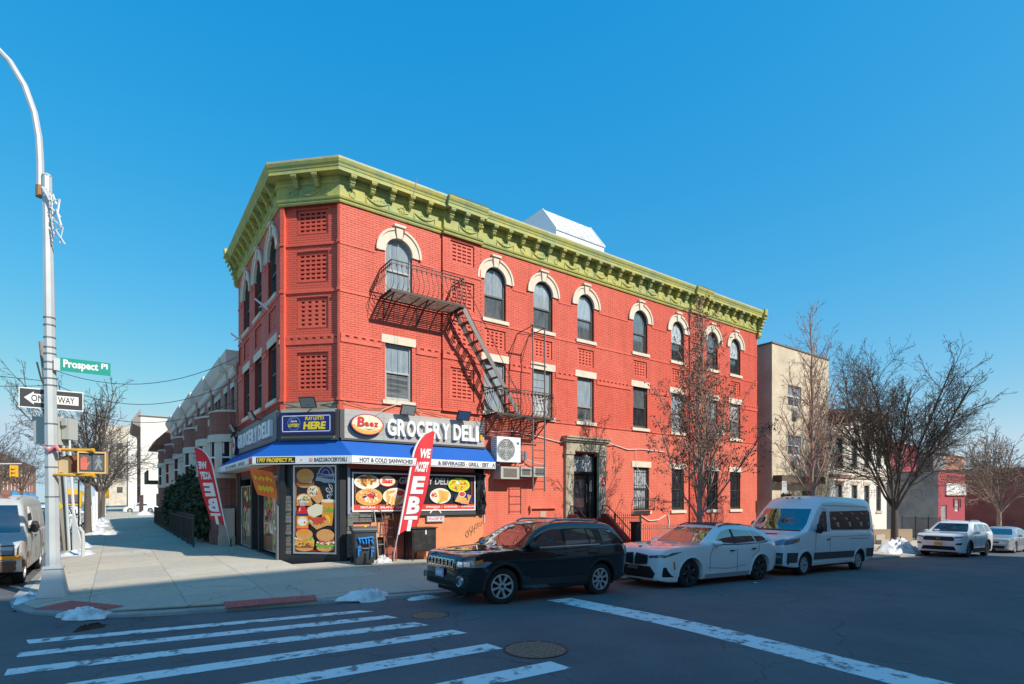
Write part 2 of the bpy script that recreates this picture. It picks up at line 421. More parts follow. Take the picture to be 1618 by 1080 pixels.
def area(p): return abs(sum(p[i][0] * p[(i + 1) % len(p)][1] - p[(i + 1) % len(p)][0] * p[i][1] for i in range(len(p)))) / 2
SLABS = []
def slabs(xs, ys):
    for x0, x1 in zip(xs, xs[1:]):
        for y0, y1 in zip(ys, ys[1:]):
            if x0 > -1.3 and y0 > .02: continue
            g = .004
            p = clip_corner([(x0 + g, y0 + g), (x1 - g, y0 + g), (x1 - g, y1 - g), (x0 + g, y1 - g)])
            if len(p) < 3 or area(p) < .02: continue
            SLABS.append(p)
slabs([-7.2, -5.7, -4.2, -2.75, -1.32], rng(-6.0, 0, 4) + rng(1.5, 60, 39))
slabs(rng(-1.32, 36, 26), [-6.0, -4.1, -2.7, -1.35, .02])
mb = MB(); mb2 = MB()
far_edge = [p for p in KERBL]
xs = rng(-7.1, 110, 78); 
# joint bed under the slabs
bed = []
for x0, x1 in zip(rng(-7.2, 36, 48), rng(-7.2, 36, 48)[1:]):
    for y0, y1 in ((-6, -3), (-3, -1.3), (-1.3, .02)):
        p = clip_corner([(x0, y0), (x1, y0), (x1, y1), (x0, y1)], .1)
        if len(p) > 2: mb.quad(*[(a, b, Sz(a, b) - .022) for a, b in p])
for y0, y1 in zip(rng(.02, 60, 20), rng(.02, 60, 20)[1:]):
    mb.quad(*[(a, b, Sz(a, b) - .022) for a, b in ((-6.9, y0), (-1.3, y0), (-1.3, y1), (-6.9, y1))])
# plain concrete beyond
mb.grid([[(x, y, Sz(x, y)) for x in rng(36, 110, 20)] for y in (-5.22, -2.5, .02)], mi=1)
mb.grid([[(x, y, Sz(x, y)) for x in (-6.84, -4, -1.3)] for y in rng(60, 230, 10)], mi=1)
mb.grid([[(x, y, Sz(x, y) - .02) for x in rng(22, 110, 20)] for y in (.02, 8)], mi=1)
pave = mb.build('pavement', [CONC2, CONC], kind='structure')
SLABS.sort(key=lambda p: math.hypot(p[0][0] - CAM[0], p[0][1] - CAM[1]))
r2 = random.Random(3)
CONCV = [CONC, M('concrete_b', (.545,.48,.38), .9, var=.13, vs=6, c2=(.45,.42,.36), vs2=.9, amt2=.6, edge=(.46, .68), bump=.25, bs=90, spots=((2.2, .045, .62, 'F1'), (5.5, .05, .78, 'F1'), (.22, .004, .6, 'DISTANCE_TO_EDGE'))), M('concrete_c', (.475,.415,.33), .9, var=.15, vs=8, c2=(.40,.375,.34), vs2=1.1, amt2=.7, edge=(.46, .68), bump=.25, bs=90, spots=((2.2, .045, .62, 'F1'), (5.5, .05, .78, 'F1'), (.22, .004, .6, 'DISTANCE_TO_EDGE')))]
rest = MB()
for i, p in enumerate(SLABS):
    dz = r2.uniform(-.004, .003); tx = r2.uniform(-.002, .002); ty = r2.uniform(-.002, .002)
    cx0 = sum(q[0] for q in p) / len(p); cy0 = sum(q[1] for q in p) / len(p)
    b_ = MB() if i < 290 else rest; n = len(p); k0 = len(b_.v)
    top = [(a, b, Sz(a, b) + dz + tx * (a - cx0) + ty * (b - cy0)) for a, b in p]
    b_.v += top + [(a, b, z - .06) for a, b, z in top]
    b_.f.append(tuple(k0 + k for k in range(n))); b_.m.append(0)
    for k in range(n):
        j = (k + 1) % n; b_.f.append((k0 + k, k0 + n + k, k0 + n + j, k0 + j)); b_.m.append(0)
    if i < 290: b_.build('paving_slab', CONCV[r2.choice((0, 0, 1, 2))], pave)
if rest.v: rest.build('paving_slab', CONC, pave, kind='stuff')
# kerb stones
for (x0, y0), (x1, y1) in zip(KERBL[1:-1], KERBL[2:]):
    pass
def kerb_piece(p, q):
    p = Vector((*p, 0)); q = Vector((*q, 0)); d = (q - p).normalized(); n = Vector((d.y, -d.x, 0))
    if n.dot(Vector((30, 30, 0)) - p) < 0: n = -n
    k = MB(); L = (q - p).length; m = max(1, int(L / 1.6)); pts = []
    for j in range(m + 1):
        o = p + d * (L * j / m); i_ = o + n * .155
        pts.append(((o.x, o.y), (i_.x, i_.y)))
    rows = []
    for (ox, oy), (ix, iy) in pts:
        zt = Sz(ix, iy); zo = max(zt - .012, Rz(ox, oy) + .012)
        rows.append([(ox, oy, Rz(ox, oy) - .12), (ox, oy, zo - .015), (ox + n.x * .015, oy + n.y * .015, zo), (ix, iy, zt + .001), (ix, iy, zt - .12)])
    k.grid(rows)
    return k
for a in range(1, len(KERBL) - 2):
    kerb_piece(KERBL[a], KERBL[a + 1]).build('kerb_stone', KERB, pave)
for x in range(0, 40, 2):
    kerb_piece((1.5 + x + 1.99, -5.38), (1.5 + x, -5.38)).build('kerb_stone', KERB, pave)
for y in range(0, 60, 3):
    kerb_piece((-7, .61 + y), (-7, .6 + y + 2.99)).build('kerb_stone', KERB, pave)
kerb_piece((110, -5.38), (41.5, -5.38)).build('kerb_stone', KERB, pave, kind='stuff')
kerb_piece((-7, 60.6), (-7, 230)).build('kerb_stone', KERB, pave, kind='stuff')
# opposite pavement (behind the camera) and the pavement across the side street
opp = sheet('opposite_pavement', rng(-6, 110, 40), [-21.5, -18, -15.5], lambda x, y: Rz(x, -15.3) + .13, CONC)
sheet('far_pavement', [-23, -20, -17], rng(-4, 230, 30), lambda x, y: -.26, CONC)
# painted markings, laid along the ground
def marking(pts, name='crosswalk_stripe', mat=PAINT, parent=road, dz=.004, n=10):
    (ax, ay), (bx, by), (cx, cy), (dx, dy) = pts
    k = MB(); rows = []
    for i in range(n + 1):
        t = i / n; p = (ax + (bx - ax) * t, ay + (by - ay) * t); q = (dx + (cx - dx) * t, dy + (cy - dy) * t)
        rows.append([(p[0] + (q[0] - p[0]) * s, p[1] + (q[1] - p[1]) * s, Rz(p[0] + (q[0] - p[0]) * s, p[1] + (q[1] - p[1]) * s) + dz) for s in (0, .5, 1)])
    k.grid(rows)
    return k.build(name, mat, parent)
STRIPES = []
for a in ([(-6.34, -5.27), (-1.68, -6.09), (-1.49, -6.37), (-6.28, -5.6)], [(-6.33, -6.18), (-1.47, -6.86), (-1.39, -7.2), (-6.31, -6.49)],
          [(-6.32, -7.14), (-1.34, -7.72), (-1.27, -8.08), (-6.31, -7.48)], [(-6.3, -8.26), (-1.14, -8.61), (-1.08, -8.94), (-6.3, -8.62)],
          [(-6.28, -9.38), (-1.2, -9.66), (-1.18, -10.0), (-6.28, -9.74)], [(-6.25, -10.5), (-1.04, -10.8), (-1.0, -11.13), (-6.25, -10.86)],
          [(-6.2, -11.7), (-1.0, -11.95), (-.98, -12.3), (-6.2, -12.05)], [(-6.2, -12.9), (-1.0, -13.1), (-.96, -13.45), (-6.2, -13.25)]):
    marking(a)
marking([(1.86, -7.2), (1.68, -14.6), (2.36, -14.6), (2.5, -7.2)], 'stop_line', n=20)
for pts in ([(-3.63, -4.2), (-2.0, -4.48), (-2.1, -5.0), (-3.66, -4.79)], [(-6.5, -2.74), (-5.99, -2.25), (-5.15, -3.5), (-5.58, -3.78)]):
    # tactile panel with rows of domes
    k = MB(); (ax, ay), (bx, by), (cx, cy), (dx, dy) = pts
    f = lambda s, t: (ax + (bx - ax) * s + (dx - ax) * t + (ax - bx + cx - dx) * s * t, ay + (by - ay) * s + (dy - ay) * t + (ay - by + cy - dy) * s * t)
    k.grid([[(*f(s / 8, t / 4), Sz(*f(s / 8, t / 4)) + .006) for s in range(9)] for t in range(5)])
    o = k.build('tactile_paving', TACT, pave)
    k = MB(); ns = 26; ntt = 9
    for i in range(ns):
        for j in range(ntt):
            x, y = f((i + .5) / ns, (j + .5) / ntt); z = Sz(x, y) + .006
            k.add([(x - .016, y, z), (x, y - .016, z), (x + .016, y, z), (x, y + .016, z), (x, y, z + .012)], [(0, 1, 4), (1, 2, 4), (2, 3, 4), (3, 0, 4)])
    k.build('tactile_dome', TACT, o, kind='stuff')

# ------------------------------------------------------------------ the red corner building
BLD = thing('corner_building', 'red painted brick corner building with green bracketed cornice and a shop below', 'building')
FC = Fr((-1.33, 1.33, 0), (.70710678, -.70710678, 0), (0, 0, 1), (-.70710678, -.70710678, 0))
FL = Fr((-1.33, 8.15, 0), (0, -1, 0), (0, 0, 1), (-1, 0, 0))
LC = 1.881; LF = 6.82; LR = 21.9; ZT = 10.42; ZB = 4.62; CC = -.10

OPEN3 = [(1.39, 2.28), (4.98, 5.88), (7.12, 8.02), (9.28, 10.16), (12.44, 13.34), (14.95, 15.85), (17.56, 18.44), (19.48, 20.37)]
OPEN1 = [(12.47, 13.45), (14.98, 15.85), (17.58, 18.45), (19.50, 20.37)]
OPENL = [(5.25, 6.35), (3.15, 4.27), (1.1, 2.2)]
SP3, SILL3, SILL2, LIN2, SILL1, LIN1 = 9.30, 7.95, 4.75, 6.48, 1.22, 3.07
DOOR = (8.98, 10.33, .95, 3.5)
openF = [(a, b, SILL3, SP3 + .45) for a, b in OPEN3] + [(a, b, SILL2, LIN2) for a, b in OPEN3] + [(a, b, SILL1, LIN1) for a, b in OPEN1] + [DOOR]
openL = [(a, b, SILL3, SP3 + .5) for a, b in OPENL] + [(a, b, SILL2, LIN2) for a, b in OPENL]
PAV = [(3.33, 4.8), (16.2, 17.35)]
# recessed brick panels: a0 a1 b0 b1 rows cols hole
panF = []
for a0, a1 in ((5.0, 5.86), (7.15, 8.0), (9.3, 10.14), (12.48, 13.3), (14.98, 15.82), (17.6, 18.4), (19.52, 20.34)): panF.append((a0, a1, 6.93, 7.6, 5, 4, .55))
panP = []
for a0, a1 in ((3.62, 4.52), (16.4, 17.15)):
    panP += [(a0, a1, 9.5, 10.2, 5, 4, .75), (a0, a1, 8.0, 8.95, 7, 4, .75), (a0, a1, 6.75, 7.6, 5, 4, .55), (a0, a1, 4.98, 6.05, 8, 4, .75)]
panC = [(.47, 1.47, 9.53, 10.24, 5, 5, .75), (.47, 1.47, 8.12, 8.99, 6, 5, .75), (.47, 1.47, 6.76, 7.64, 6, 4, .5), (.47, 1.47, 4.90, 6.02, 8, 5, .75)]
panL = [(a + .05, b - .05, 6.95, 7.6, 5, 4, .55) for a, b in OPENL] + [(.1, .75, 6.95, 7.6, 5, 3, .55)]

def wallskin(mb, F, A0, A1, B0, B1, opens, c=0, depth=.14, mi=0, rmi=0):
    xs = sorted({A0, A1, *[v for o in opens for v in o[:2] if A0 < v < A1]}); ys = sorted({B0, B1, *[v for o in opens for v in o[2:4] if B0 < v < B1]})
    for x0, x1 in zip(xs, xs[1:]):
        for y0, y1 in zip(ys, ys[1:]):
            xm, ym = (x0 + x1) / 2, (y0 + y1) / 2
            if any(o[0] < xm < o[1] and o[2] < ym < o[3] for o in opens): continue
            mb.quad(F(x0, y0, c), F(x1, y0, c), F(x1, y1, c), F(x0, y1, c), mi=mi)
    for o in opens:
        a0, a1, b0, b1 = o[:4]
        if a1 < A0 or a0 > A1 or b1 < B0 or b0 > B1: continue
        b0 = max(b0, B0); b1 = min(b1, B1)
        d = c - depth
        mb.quad(F(a0, b0, c), F(a0, b1, c), F(a0, b1, d), F(a0, b0, d), mi=rmi); mb.quad(F(a1, b0, d), F(a1, b1, d), F(a1, b1, c), F(a1, b0, c), mi=rmi)
        mb.quad(F(a0, b1, c), F(a1, b1, c), F(a1, b1, d), F(a0, b1, d), mi=rmi); mb.quad(F(a0, b0, d), F(a1, b0, d), F(a1, b0, c), F(a0, b0, c), mi=rmi)

BV = []; 
def brickrun(mb, F, A0, A1, B0, B1, opens, c=0, mi=0, proud=.006, single=None, pitch=.222, rowh=.0677, seed=1, gap=.010):
    rr = random.Random(seed); row = 0; b = B0
    while b + rowh * .6 < B1:
        bb1 = min(b + rowh - gap, B1)
        iv = [(A0, A1)]
        for o in opens:
            if o[2] < bb1 - .01 and o[3] > b + .01:
                nv = []
                for p, q in iv:
                    if o[1] <= p or o[0] >= q: nv.append((p, q)); continue
                    if o[0] > p: nv.append((p, o[0]))
                    if o[1] < q: nv.append((o[1], q))
                iv = nv
        off = (row % 2) * pitch / 2
        for p, q in iv:
            k = math.floor((p - A0 - off) / pitch)
            while True:
                x0 = A0 + off + k * pitch; x1 = x0 + pitch - gap; k += 1
                if x0 >= q: break
                x0 = max(x0, p + .002); x1 = min(x1, q - .002)
                if x1 - x0 < .03: continue
                pr = proud + rr.uniform(-.0025, .003)
                if single and len(single[1]) < single[0] and x1 - x0 > .2:
                    single[1].append((x0, b, c, pr)); continue
                v = [F(x0, b, c + pr), F(x1, b, c + pr), F(x1, bb1, c + pr), F(x0, bb1, c + pr), F(x0, b, c - .002), F(x1, b, c - .002), F(x1, bb1, c - .002), F(x0, bb1, c - .002)]
                mb.add(v, [(0, 1, 2, 3), (0, 4, 5, 1), (3, 2, 6, 7), (0, 3, 7, 4), (1, 5, 6, 2)], mi)
        b += rowh; row += 1

wall = MB()
wallskin(wall, FRONT, 0, LR, ZB, ZT, openF + panF)
wallskin(wall, FRONT, 4.95, LR, -1.2, ZB, openF, mi=1, rmi=1)
wallskin(wall, FRONT, 0, 4.95, 2.6, ZB, [], mi=1)
wallskin(wall, FC, .0, LC, ZB, ZT, panC, c=CC)
wallskin(wall, FC, .0, LC, 2.6, ZB, [], c=CC, mi=1)
wallskin(wall, FL, 0, LF, ZB, ZT, openL + panL); wallskin(wall, FL, 0, LF, 2.6, ZB, [])
for a0, a1 in PAV:
    wallskin(wall, FRONT, a0, a1, ZB if a0 < 9 else -.9, ZT, [p for p in panP if a0 < p[0] < a1], c=.07, depth=.0)
    b0 = ZB if a0 < 9 else -.9
    for a in (a0, a1): wall.quad(FRONT(a, b0, 0), FRONT(a, b0, .07), FRONT(a, ZT, .07), FRONT(a, ZT, 0))
# ends, back and roof deck
wall.wb(-1.2, 21.9, 8.15, 8.3, -1.2, ZT, 1)
wall.quad((LR, 0, -1.2), (LR, 8.3, -1.2), (LR, 8.3, ZT), (LR, 0, ZT))
wall.quad((0, -.02, ZT + .4), (LR, -.02, ZT + .4), (LR, 8.2, ZT + .4), (-1.3, 8.2, ZT + .4), (-1.3, 1.35, ZT + .4), mi=2)
W = wall.build('wall', [JOINT, JOINTLO, COPING], BLD)
# interior behind the openings (dark)
mb = MB(); mb.quad((-.9, 8.1, -.3), (-.9, 1.6, -.3), (-.9, 1.6, ZT), (-.9, 8.1, ZT)); mb.quad((4.95, .3, -1), (LR, .3, -1), (LR, .3, ZT), (4.95, .3, ZT)); mb.quad((.4, .3, ZB), (4.95, .3, ZB), (4.95, .3, ZT), (.4, .3, ZT))
mb.build('interior_wall', DARK, BLD)
bm_ = MB()
blockF = openF + panF + [(a0, a1, (ZB if a0 < 9 else -1), ZT) for a0, a1 in PAV]
brickrun(bm_, FRONT, 0, LR, ZB, ZT, blockF, seed=1)
brickrun(bm_, FRONT, 4.95, LR, -.6, ZB, openF + [(16.2, 17.35, -1, ZT)], mi=1, proud=.003, seed=2)
brickrun(bm_, FRONT, 0.1, 4.95, 4.3, ZB, [(3.33, 4.8, 4, 5)] if 0 else [], mi=1, proud=.003, seed=3)
for a0, a1 in PAV: brickrun(bm_, FRONT, a0, a1, ZB if a0 < 9 else -.5, ZT, [p for p in panP if a0 < p[0] < a1], c=.07, seed=4)
singles = (295, [])
brickrun(bm_, FC, .13, LC - .07, ZB, ZT, panC, c=CC, seed=5, single=singles)
brickrun(bm_, FL, 0, LF, ZB, ZT, openL + panL, seed=6)
# chamfer piers
bm_.box(FC, 0, .13, ZB - 1.9, ZT, CC, .012); bm_.box(FC, LC - .07, LC, ZB - 1.9, ZT, CC, .012)
brickrun(bm_, FC, .0, .13, ZB, ZT, [], c=.012, seed=8, pitch=.3)
bm_.build('brick', [BRICK, BRICKLO], BLD, kind='stuff')
k = MB(); k.box(Fr((0, 0, 0), (1, 0, 0), (0, 0, 1), (0, -1, 0)), 0, .212, 0, .0577, -.003, .006)
bmesh0 = k.mesh('brick', BRICK)
for x0, b, c, pr in singles[1]:
    o = bpy.data.objects.new('brick', bmesh0); col.objects.link(o); o.parent = BLD
    o.matrix_local = Matrix.Translation(FC(x0, b, c + pr - .006)) @ Matrix.Rotation(R(-45), 4, 'Z')

# perforated brick panels
def lattice(F, a0, a1, b0, b1, rows, cols, hole, c):
    k = MB()
    fr = .035
    k.quad(F(a0, b0, c - .13), F(a1, b0, c - .13), F(a1, b1, c - .13), F(a0, b1, c - .13), mi=1)
    f = c - .035
    m = .07
    k.box(F, a0 + .004, a0 + m, b0 + .004, b1 - .004, c - .12, f); k.box(F, a1 - m, a1 - .004, b0 + .004, b1 - .004, c - .12, f)
    h = (b1 - b0 - .1) / rows
    W_ = a1 - a0 - 2 * m
    for r in range(rows + 1):
        y = b0 + .05 + r * h
        k.box(F, a0 + m, a1 - m, (y - h * .26) if r else b0 + .004, (y + h * .26) if r < rows else b1 - .004, c - .12, f - .002)
        if r == rows: break
        p = W_ / cols; wd = p * (1 - hole)
        sh = (r % 2) * p * .0
        for j in range(cols + 1):
            x = a0 + m + j * p + sh
            x0, x1 = max(x - wd / 2, a0 + m), min(x + wd / 2, a1 - m)
            if x1 - x0 > .01: k.box(F, x0, x1, y + h * .26, y + h * .74, c - .12, f - .004)
    k.build('brick_grille', [BRICK, JOINT], BLD)
for p in panF: lattice(FRONT, *p, 0.0)
for p in panP: lattice(FRONT, *p, .07)
for p in panC: lattice(FC, *p, CC)
for p in panL: lattice(FL, *p, 0.0)

# string courses and dentil bands
def gaps(A0, A1, opens, b, pad=.0):
    iv = [(A0, A1)]
    for o in opens:
        if o[2] - .01 < b < o[3] + .01:
            nv = []
            for p, q in iv:
                if o[1] + pad <= p or o[0] - pad >= q: nv.append((p, q)); continue
                if o[0] - pad > p: nv.append((p, o[0] - pad))
                if o[1] + pad < q: nv.append((o[1] + pad, q))
            iv = nv
    return iv
st = MB()
def band(F, A0, A1, opens, b0, b1, c, pr, pad=0.):
    for p, q in gaps(A0, A1, opens, (b0 + b1) / 2, pad): st.box(F, p, q, b0, b1, c - .003, c + pr)
def dent(F, A0, A1, opens, b, c, pad):
    for p, q in gaps(A0, A1, opens, b, pad):
        n = max(1, int((q - p) / .215)); s = (q - p) / n
        for i in range(n):
            x = p + i * s
            st.box(F, x, x + s * .52, b, b + .066, c - .003, c + .04)
        st.box(F, p, q, b + .068, b + .13, c - .003, c + .042); st.box(F, p, q, b - .135, b - .003, c - .003, c + .036)
A3 = [(a, b, SP3 - 1.4, SP3 + .5) for a, b in OPEN3]
A2 = [(a, b, SILL2, LIN2 + .3) for a, b in OPEN3]
PB = [(a, b, -1, 12) for a, b in PAV]
band(FRONT, 0, LR, A3 + PB, 9.13, 9.19, 0, .026, .3); band(FRONT, 0, LR, PB, 7.74, 7.81, 0, .03); band(FRONT, 0, LR, PB, 4.58, 4.65, 0, .034)
dent(FRONT, 0.02, LR, A2 + PB, 6.42, 0, .14)
for a0, a1 in PAV:
    for b0, b1 in ((9.13, 9.19), (7.74, 7.81), (4.58, 4.65)): st.box(FRONT, a0 - .004, a1 + .004, b0, b1, .066, .1)
    dent(FRONT, a0, a1, [], 6.42, .07, 0)
for b0, b1 in ((9.17, 9.24), (7.78, 7.86), (4.58, 4.66)): st.box(FC, .003, LC - .003, b0, b1, CC - .003, CC + .045); st.box(FC, -.012, .14, b0, b1, 0, .045); st.box(FC, LC - .08, LC + .012, b0, b1, 0, .045)
dent(FC, .14, LC - .08, [], 6.40, CC, 0)
AL3 = [(a, b, SP3 - 1.4, SP3 + .5) for a, b in OPENL]; AL2 = [(a, b, SILL2, LIN2 + .3) for a, b in OPENL]
band(FL, 0, LF, AL3, 9.13, 9.19, 0, .03, .3); band(FL, 0, LF, [], 7.74, 7.81, 0, .03); band(FL, 0, LF, [], 4.58, 4.65, 0, .034); dent(FL, 0, LF, AL2, 6.42, 0, .16)
st.build('string_course', BRICK, BLD)

# windows: frame, panes, stone arch or lintel, sill
def window(F, a0, a1, b0, b1, arched, glass=(0, 1), fm=FRAMEW, parent=BLD, bars=False, sill=True, lintel=True, crown=.45, split=.5, c=-.10, stone=STONE):
    k = MB(); wd = a1 - a0; ca = (a0 + a1) / 2; t = .055
    top = b1
    k.box(F, a0 + .003, a0 + t, b0, top, c - .06, c + .02); k.box(F, a1 - t, a1 - .003, b0, top, c - .06, c + .02)
    k.box(F, a0 + t, a1 - t, b0, b0 + .06, c - .06, c + .015)
    mid = b0 + (b1 + (crown * .6 if arched else 0) - b0) * split
    k.box(F, a0 + t, a1 - t, mid - .025, mid + .03, c - .055, c + .008)
    r = wd / 2
    if arched:
        k.arch(F, ca, b1, r - t, r - .003, c - .06, c + .02)
        k.arch(F, ca, b1, r - .012, r + .02, c - .2, c + .06)
    else: k.box(F, a0 + t, a1 - t, b1 - .065, b1 - .002, c - .06, c + .015)
    # sash rails set back
    k.box(F, a0 + t, a0 + t + .035, b0 + .06, mid - .025, c - .05, c - .012); k.box(F, a1 - t - .035, a1 - t, b0 + .06, mid - .025, c - .05, c - .012)
    k.box(F, a0 + t + .035, a1 - t - .035, b0 + .06, b0 + .105, c - .05, c - .012)
    fo = k.build('window', fm, parent)
    gm = [GL_SKY, GL_MID, GL_DARK, GL_BLIND, GL_LACE]
    k = MB(); k.box(F, a0 + t, a1 - t, b0 + .06, mid - .02, c - .048, c - .04); k.build('pane', gm[glass[1]], fo)
    k = MB()
    if arched:
        pts = [(a0 + t, mid + .02), (a1 - t, mid + .02)] + [(ca + (r - t) * math.cos(q * math.pi / 16), b1 + (r - t) * math.sin(q * math.pi / 16)) for q in range(17)]
        k.prism(F, pts, c - .03, c - .022)
    else: k.box(F, a0 + t, a1 - t, mid + .02, b1 - .06, c - .03, c - .022)
    k.build('pane', gm[glass[0]], fo)
    if lintel:
        if arched:
            for t0, t1 in ((R(-4), R(76)), (R(104), R(184))):
                k = MB(); k.arch(F, ca, b1, r, r + .29, -.06, .05, t0, t1); k.arch(F, ca, b1, r + .235, r + .305, .04, .085, t0, t1)
                k.build('arch_stone', stone, fo)
            k = MB(); k.prism(F, [(ca - .085, b1 + r - .01), (ca + .085, b1 + r - .01), (ca + .125, b1 + r + .36), (ca - .125, b1 + r + .36)], -.05, .085)
            k.box(F, ca - .19, ca + .19, b1 + r + .33, b1 + r + .405, -.02, .13); k.build('keystone', stone, fo)
        else:
            k = MB(); k.box(F, a0 - .125, a1 + .125, b1, b1 + .25, -.06, .03); k.build('lintel', stone, fo)
    if sill:
        k = MB(); k.prism(Fr(F(0, 0, 0), F.n, F.v, F.u), [(-.12, b0 - .14), (.075, b0 - .14), (.075, b0 - .015), (-.12, b0 + .012)], a0 - .1, a1 + .1); k.build('sill', stone, fo)
    if bars:
        k = MB(); n = 7
        for i in range(n):
            x = a0 + .07 + (wd - .14) * i / (n - 1); k.tube([F(x, b0 + .03, .0), F(x, b1 - .02, .0)], .009, 5)
        for y in (b0 + .05, b0 + .55, b0 + 1.05, b1 - .12): k.box(F, a0 + .01, a1 - .01, y, y + .025, -.006, .006)
        k.build('window_bars', BLACK, fo)
    return fo
g3 = [(0, 0), (0, 1), (0, 1), (0, 1), (1, 1), (4, 2), (1, 2), (4, 2)]
g2 = [(0, 3), (0, 0), (0, 4), (0, 1), (1, 2), (0, 0), (0, 1), (4, 3)]
fm3 = [FRAMEW, FRAMED, FRAMED, FRAMED, FRAMED, FRAMED, FRAMED, FRAMED]
fm2 = [FRAMEW, FRAMET, FRAMET, FRAMET, FRAMED, FRAMET, FRAMET, FRAMET]
for i, (a0, a1) in enumerate(OPEN3):
    window(FRONT, a0, a1, SILL3, SP3, True, g3[i], fm3[i])
    window(FRONT, a0, a1, SILL2, LIN2, False, g2[i], fm2[i], split=.5 if i != 3 else .34)
for i, (a0, a1) in enumerate(OPEN1): window(FRONT, a0, a1, SILL1, LIN1, False, (4 if i == 0 else 2, 4 if i == 0 else 2), FRAMED, bars=True)
for i, (a0, a1) in enumerate(OPENL):
    window(FL, a0, a1, SILL3, SP3, True, (2, 2), FRAMED); window(FL, a0, a1, SILL2, LIN2, False, (2, 2), FRAMED)

# window guard basket on the first window right of the door, and two window air conditioners
k = MB()
for i in range(9): k.tube([FRONT(12.46 + 1.02 * i / 8, 1.27, .28), FRONT(12.46 + 1.02 * i / 8, 1.72, .28)], .009, 5)
for b in (1.27, 1.72):
    k.box(FRONT, 12.45, 13.49, b, b + .02, .27, .29)
    for a in (12.45, 13.47): k.box(FRONT, a, a + .02, b, b + .02, .0, .27)
for a in (12.46, 13.48): k.tube([FRONT(a, 1.72, .28), FRONT(a, 1.27, .28)], .012, 5)
k.box(FRONT, 12.45, 13.49, 1.24, 1.262, 0.08, .29)
k.build('window_guard', IRON, BLD)

# cornice
def cpath(c):
    return [(LR + .02, -c), (-.4142 * c, -c), (-1.33 - c, 1.33 - .4142 * c), (-1.33 - c, 8.18)]
PROF = [(0.0, 10.32), (0.05, 10.32), (0.07, 10.364), (0.05, 10.396), (0.09, 10.429), (0.107, 10.484), (0.06, 10.5), (0.06, 10.843), (0.1, 10.865), (0.117, 10.919), (0.1, 10.941), (0.1, 11.061), (0.362, 11.061), (0.362, 11.094), (0.352, 11.105), (0.352, 11.17), (0.367, 11.181), (0.378, 11.236), (0.407, 11.279), (0.432, 11.355), (0.432, 11.388), (0.402, 11.399)]
PROF0 = PROF
k = MB(); rows = []
for c, z in PROF: rows.append([(x, y, z) for x, y in cpath(c)])
k.grid(rows)
i0 = len(k.v); k.v.extend((x, y, z) for (x, y), z in zip([cpath(c)[0] for c, z in PROF], [z for c, z in PROF])); k.f.append(tuple(range(i0, i0 + len(PROF)))); k.m.append(0)
i0 = len(k.v); k.v.extend((x, y, z) for (x, y), z in zip([cpath(c)[3] for c, z in PROF], [z for c, z in PROF])); k.f.append(tuple(reversed(range(i0, i0 + len(PROF))))); k.m.append(0)
CO = k.build('cornice', CORN, BLD)
k = MB()
for c, z in ((.70, 11.31), (.72, 11.335), (.2, 11.46)): pass
k.grid([[(x, y, z) for x, y in cpath(c)] for c, z in ((.425, 11.392), (.43, 11.42), (.1, 11.46), (-.6, 11.42), (-.6, 11.0))]); k.build('coping', COPING, BLD)
# forward breaks of the cornice
def cbreak(F, a0, a1, dc=.11):
    PROF = [(c_, z_ - .004) for c_, z_ in PROF0]
    k = MB(); rows = [[F(a, z, c + dc) for a in (a0, a1)] for c, z in PROF]
    k.grid(rows)
    for a in (a0, a1):
        pts = [F(a, z, c + dc) for c, z in PROF] + [F(a, 11.39, 0), F(a, 10.32, 0)]
        k.quad(*pts)
    k.quad(F(a0, 11.393, .0), F(a1, 11.393, 0), F(a1, 11.393, .40 + dc), F(a0, 11.393, .40 + dc))
    k.build('cornice_break', CORN, CO)
    k = MB(); k.prism(Fr(F(0, 0, 0), F.n, F.v, F.u), [(.40 + dc, 11.397), (.435 + dc, 11.43), (.1, 11.48), (.1, 11.397)], a0, a1); k.build('coping', COPING, CO)
cbreak(FRONT, 3.33, 4.82); cbreak(FRONT, 16.2, 17.4)
def bracket(F, a, c0=.10, ctop=.33, z=11.06, wd=.13):
    P = [(c0, z - .30), (c0 + .07, z - .30), (c0 + .10, z - .27), (c0 + .12, z - .24), (c0 + .14, z - .17), (c0 + .16, z - .13), (ctop - .05, z - .125), (ctop - .02, z - .10), (ctop, z - .075), (ctop, z), (c0, z)]
    k = MB(); f = Fr(F(0, 0, 0), F.n, F.v, F.u)
    k.prism(f, P, a - wd / 2, a + wd / 2)
    k.box(F, a - wd / 2 - .02, a + wd / 2 + .02, z - .055, z - .002, c0, ctop + .025)
    k.box(F, a - wd / 2 - .011, a + wd / 2 + .011, z - .085, z - .055, c0 + .08, ctop + .012)
    k.ell(Fr(F(a, z - .17, c0 + .13), F.n, F.v, F.u), 0, 0, .03, .03, -wd / 2 - .012, wd / 2 + .012, n=8)
    k.build('bracket', CORN, CO)
inbr = lambda a: any(p - .06 < a < q + .06 for p, q in ((3.33, 4.82), (16.2, 17.4)))
a = .3
while a < LR - .2:
    if not inbr(a): bracket(FRONT, a)
    a += .62
for p, q in ((3.33, 4.82), (16.2, 17.4)):
    for i in range(3): bracket(FRONT, p + .2 + (q - p - .4) * i / 2, .21, .44, 11.056)
for a in (.62, 1.26): bracket(FC, a)
for i in range(11): bracket(FL, .25 + i * .62)
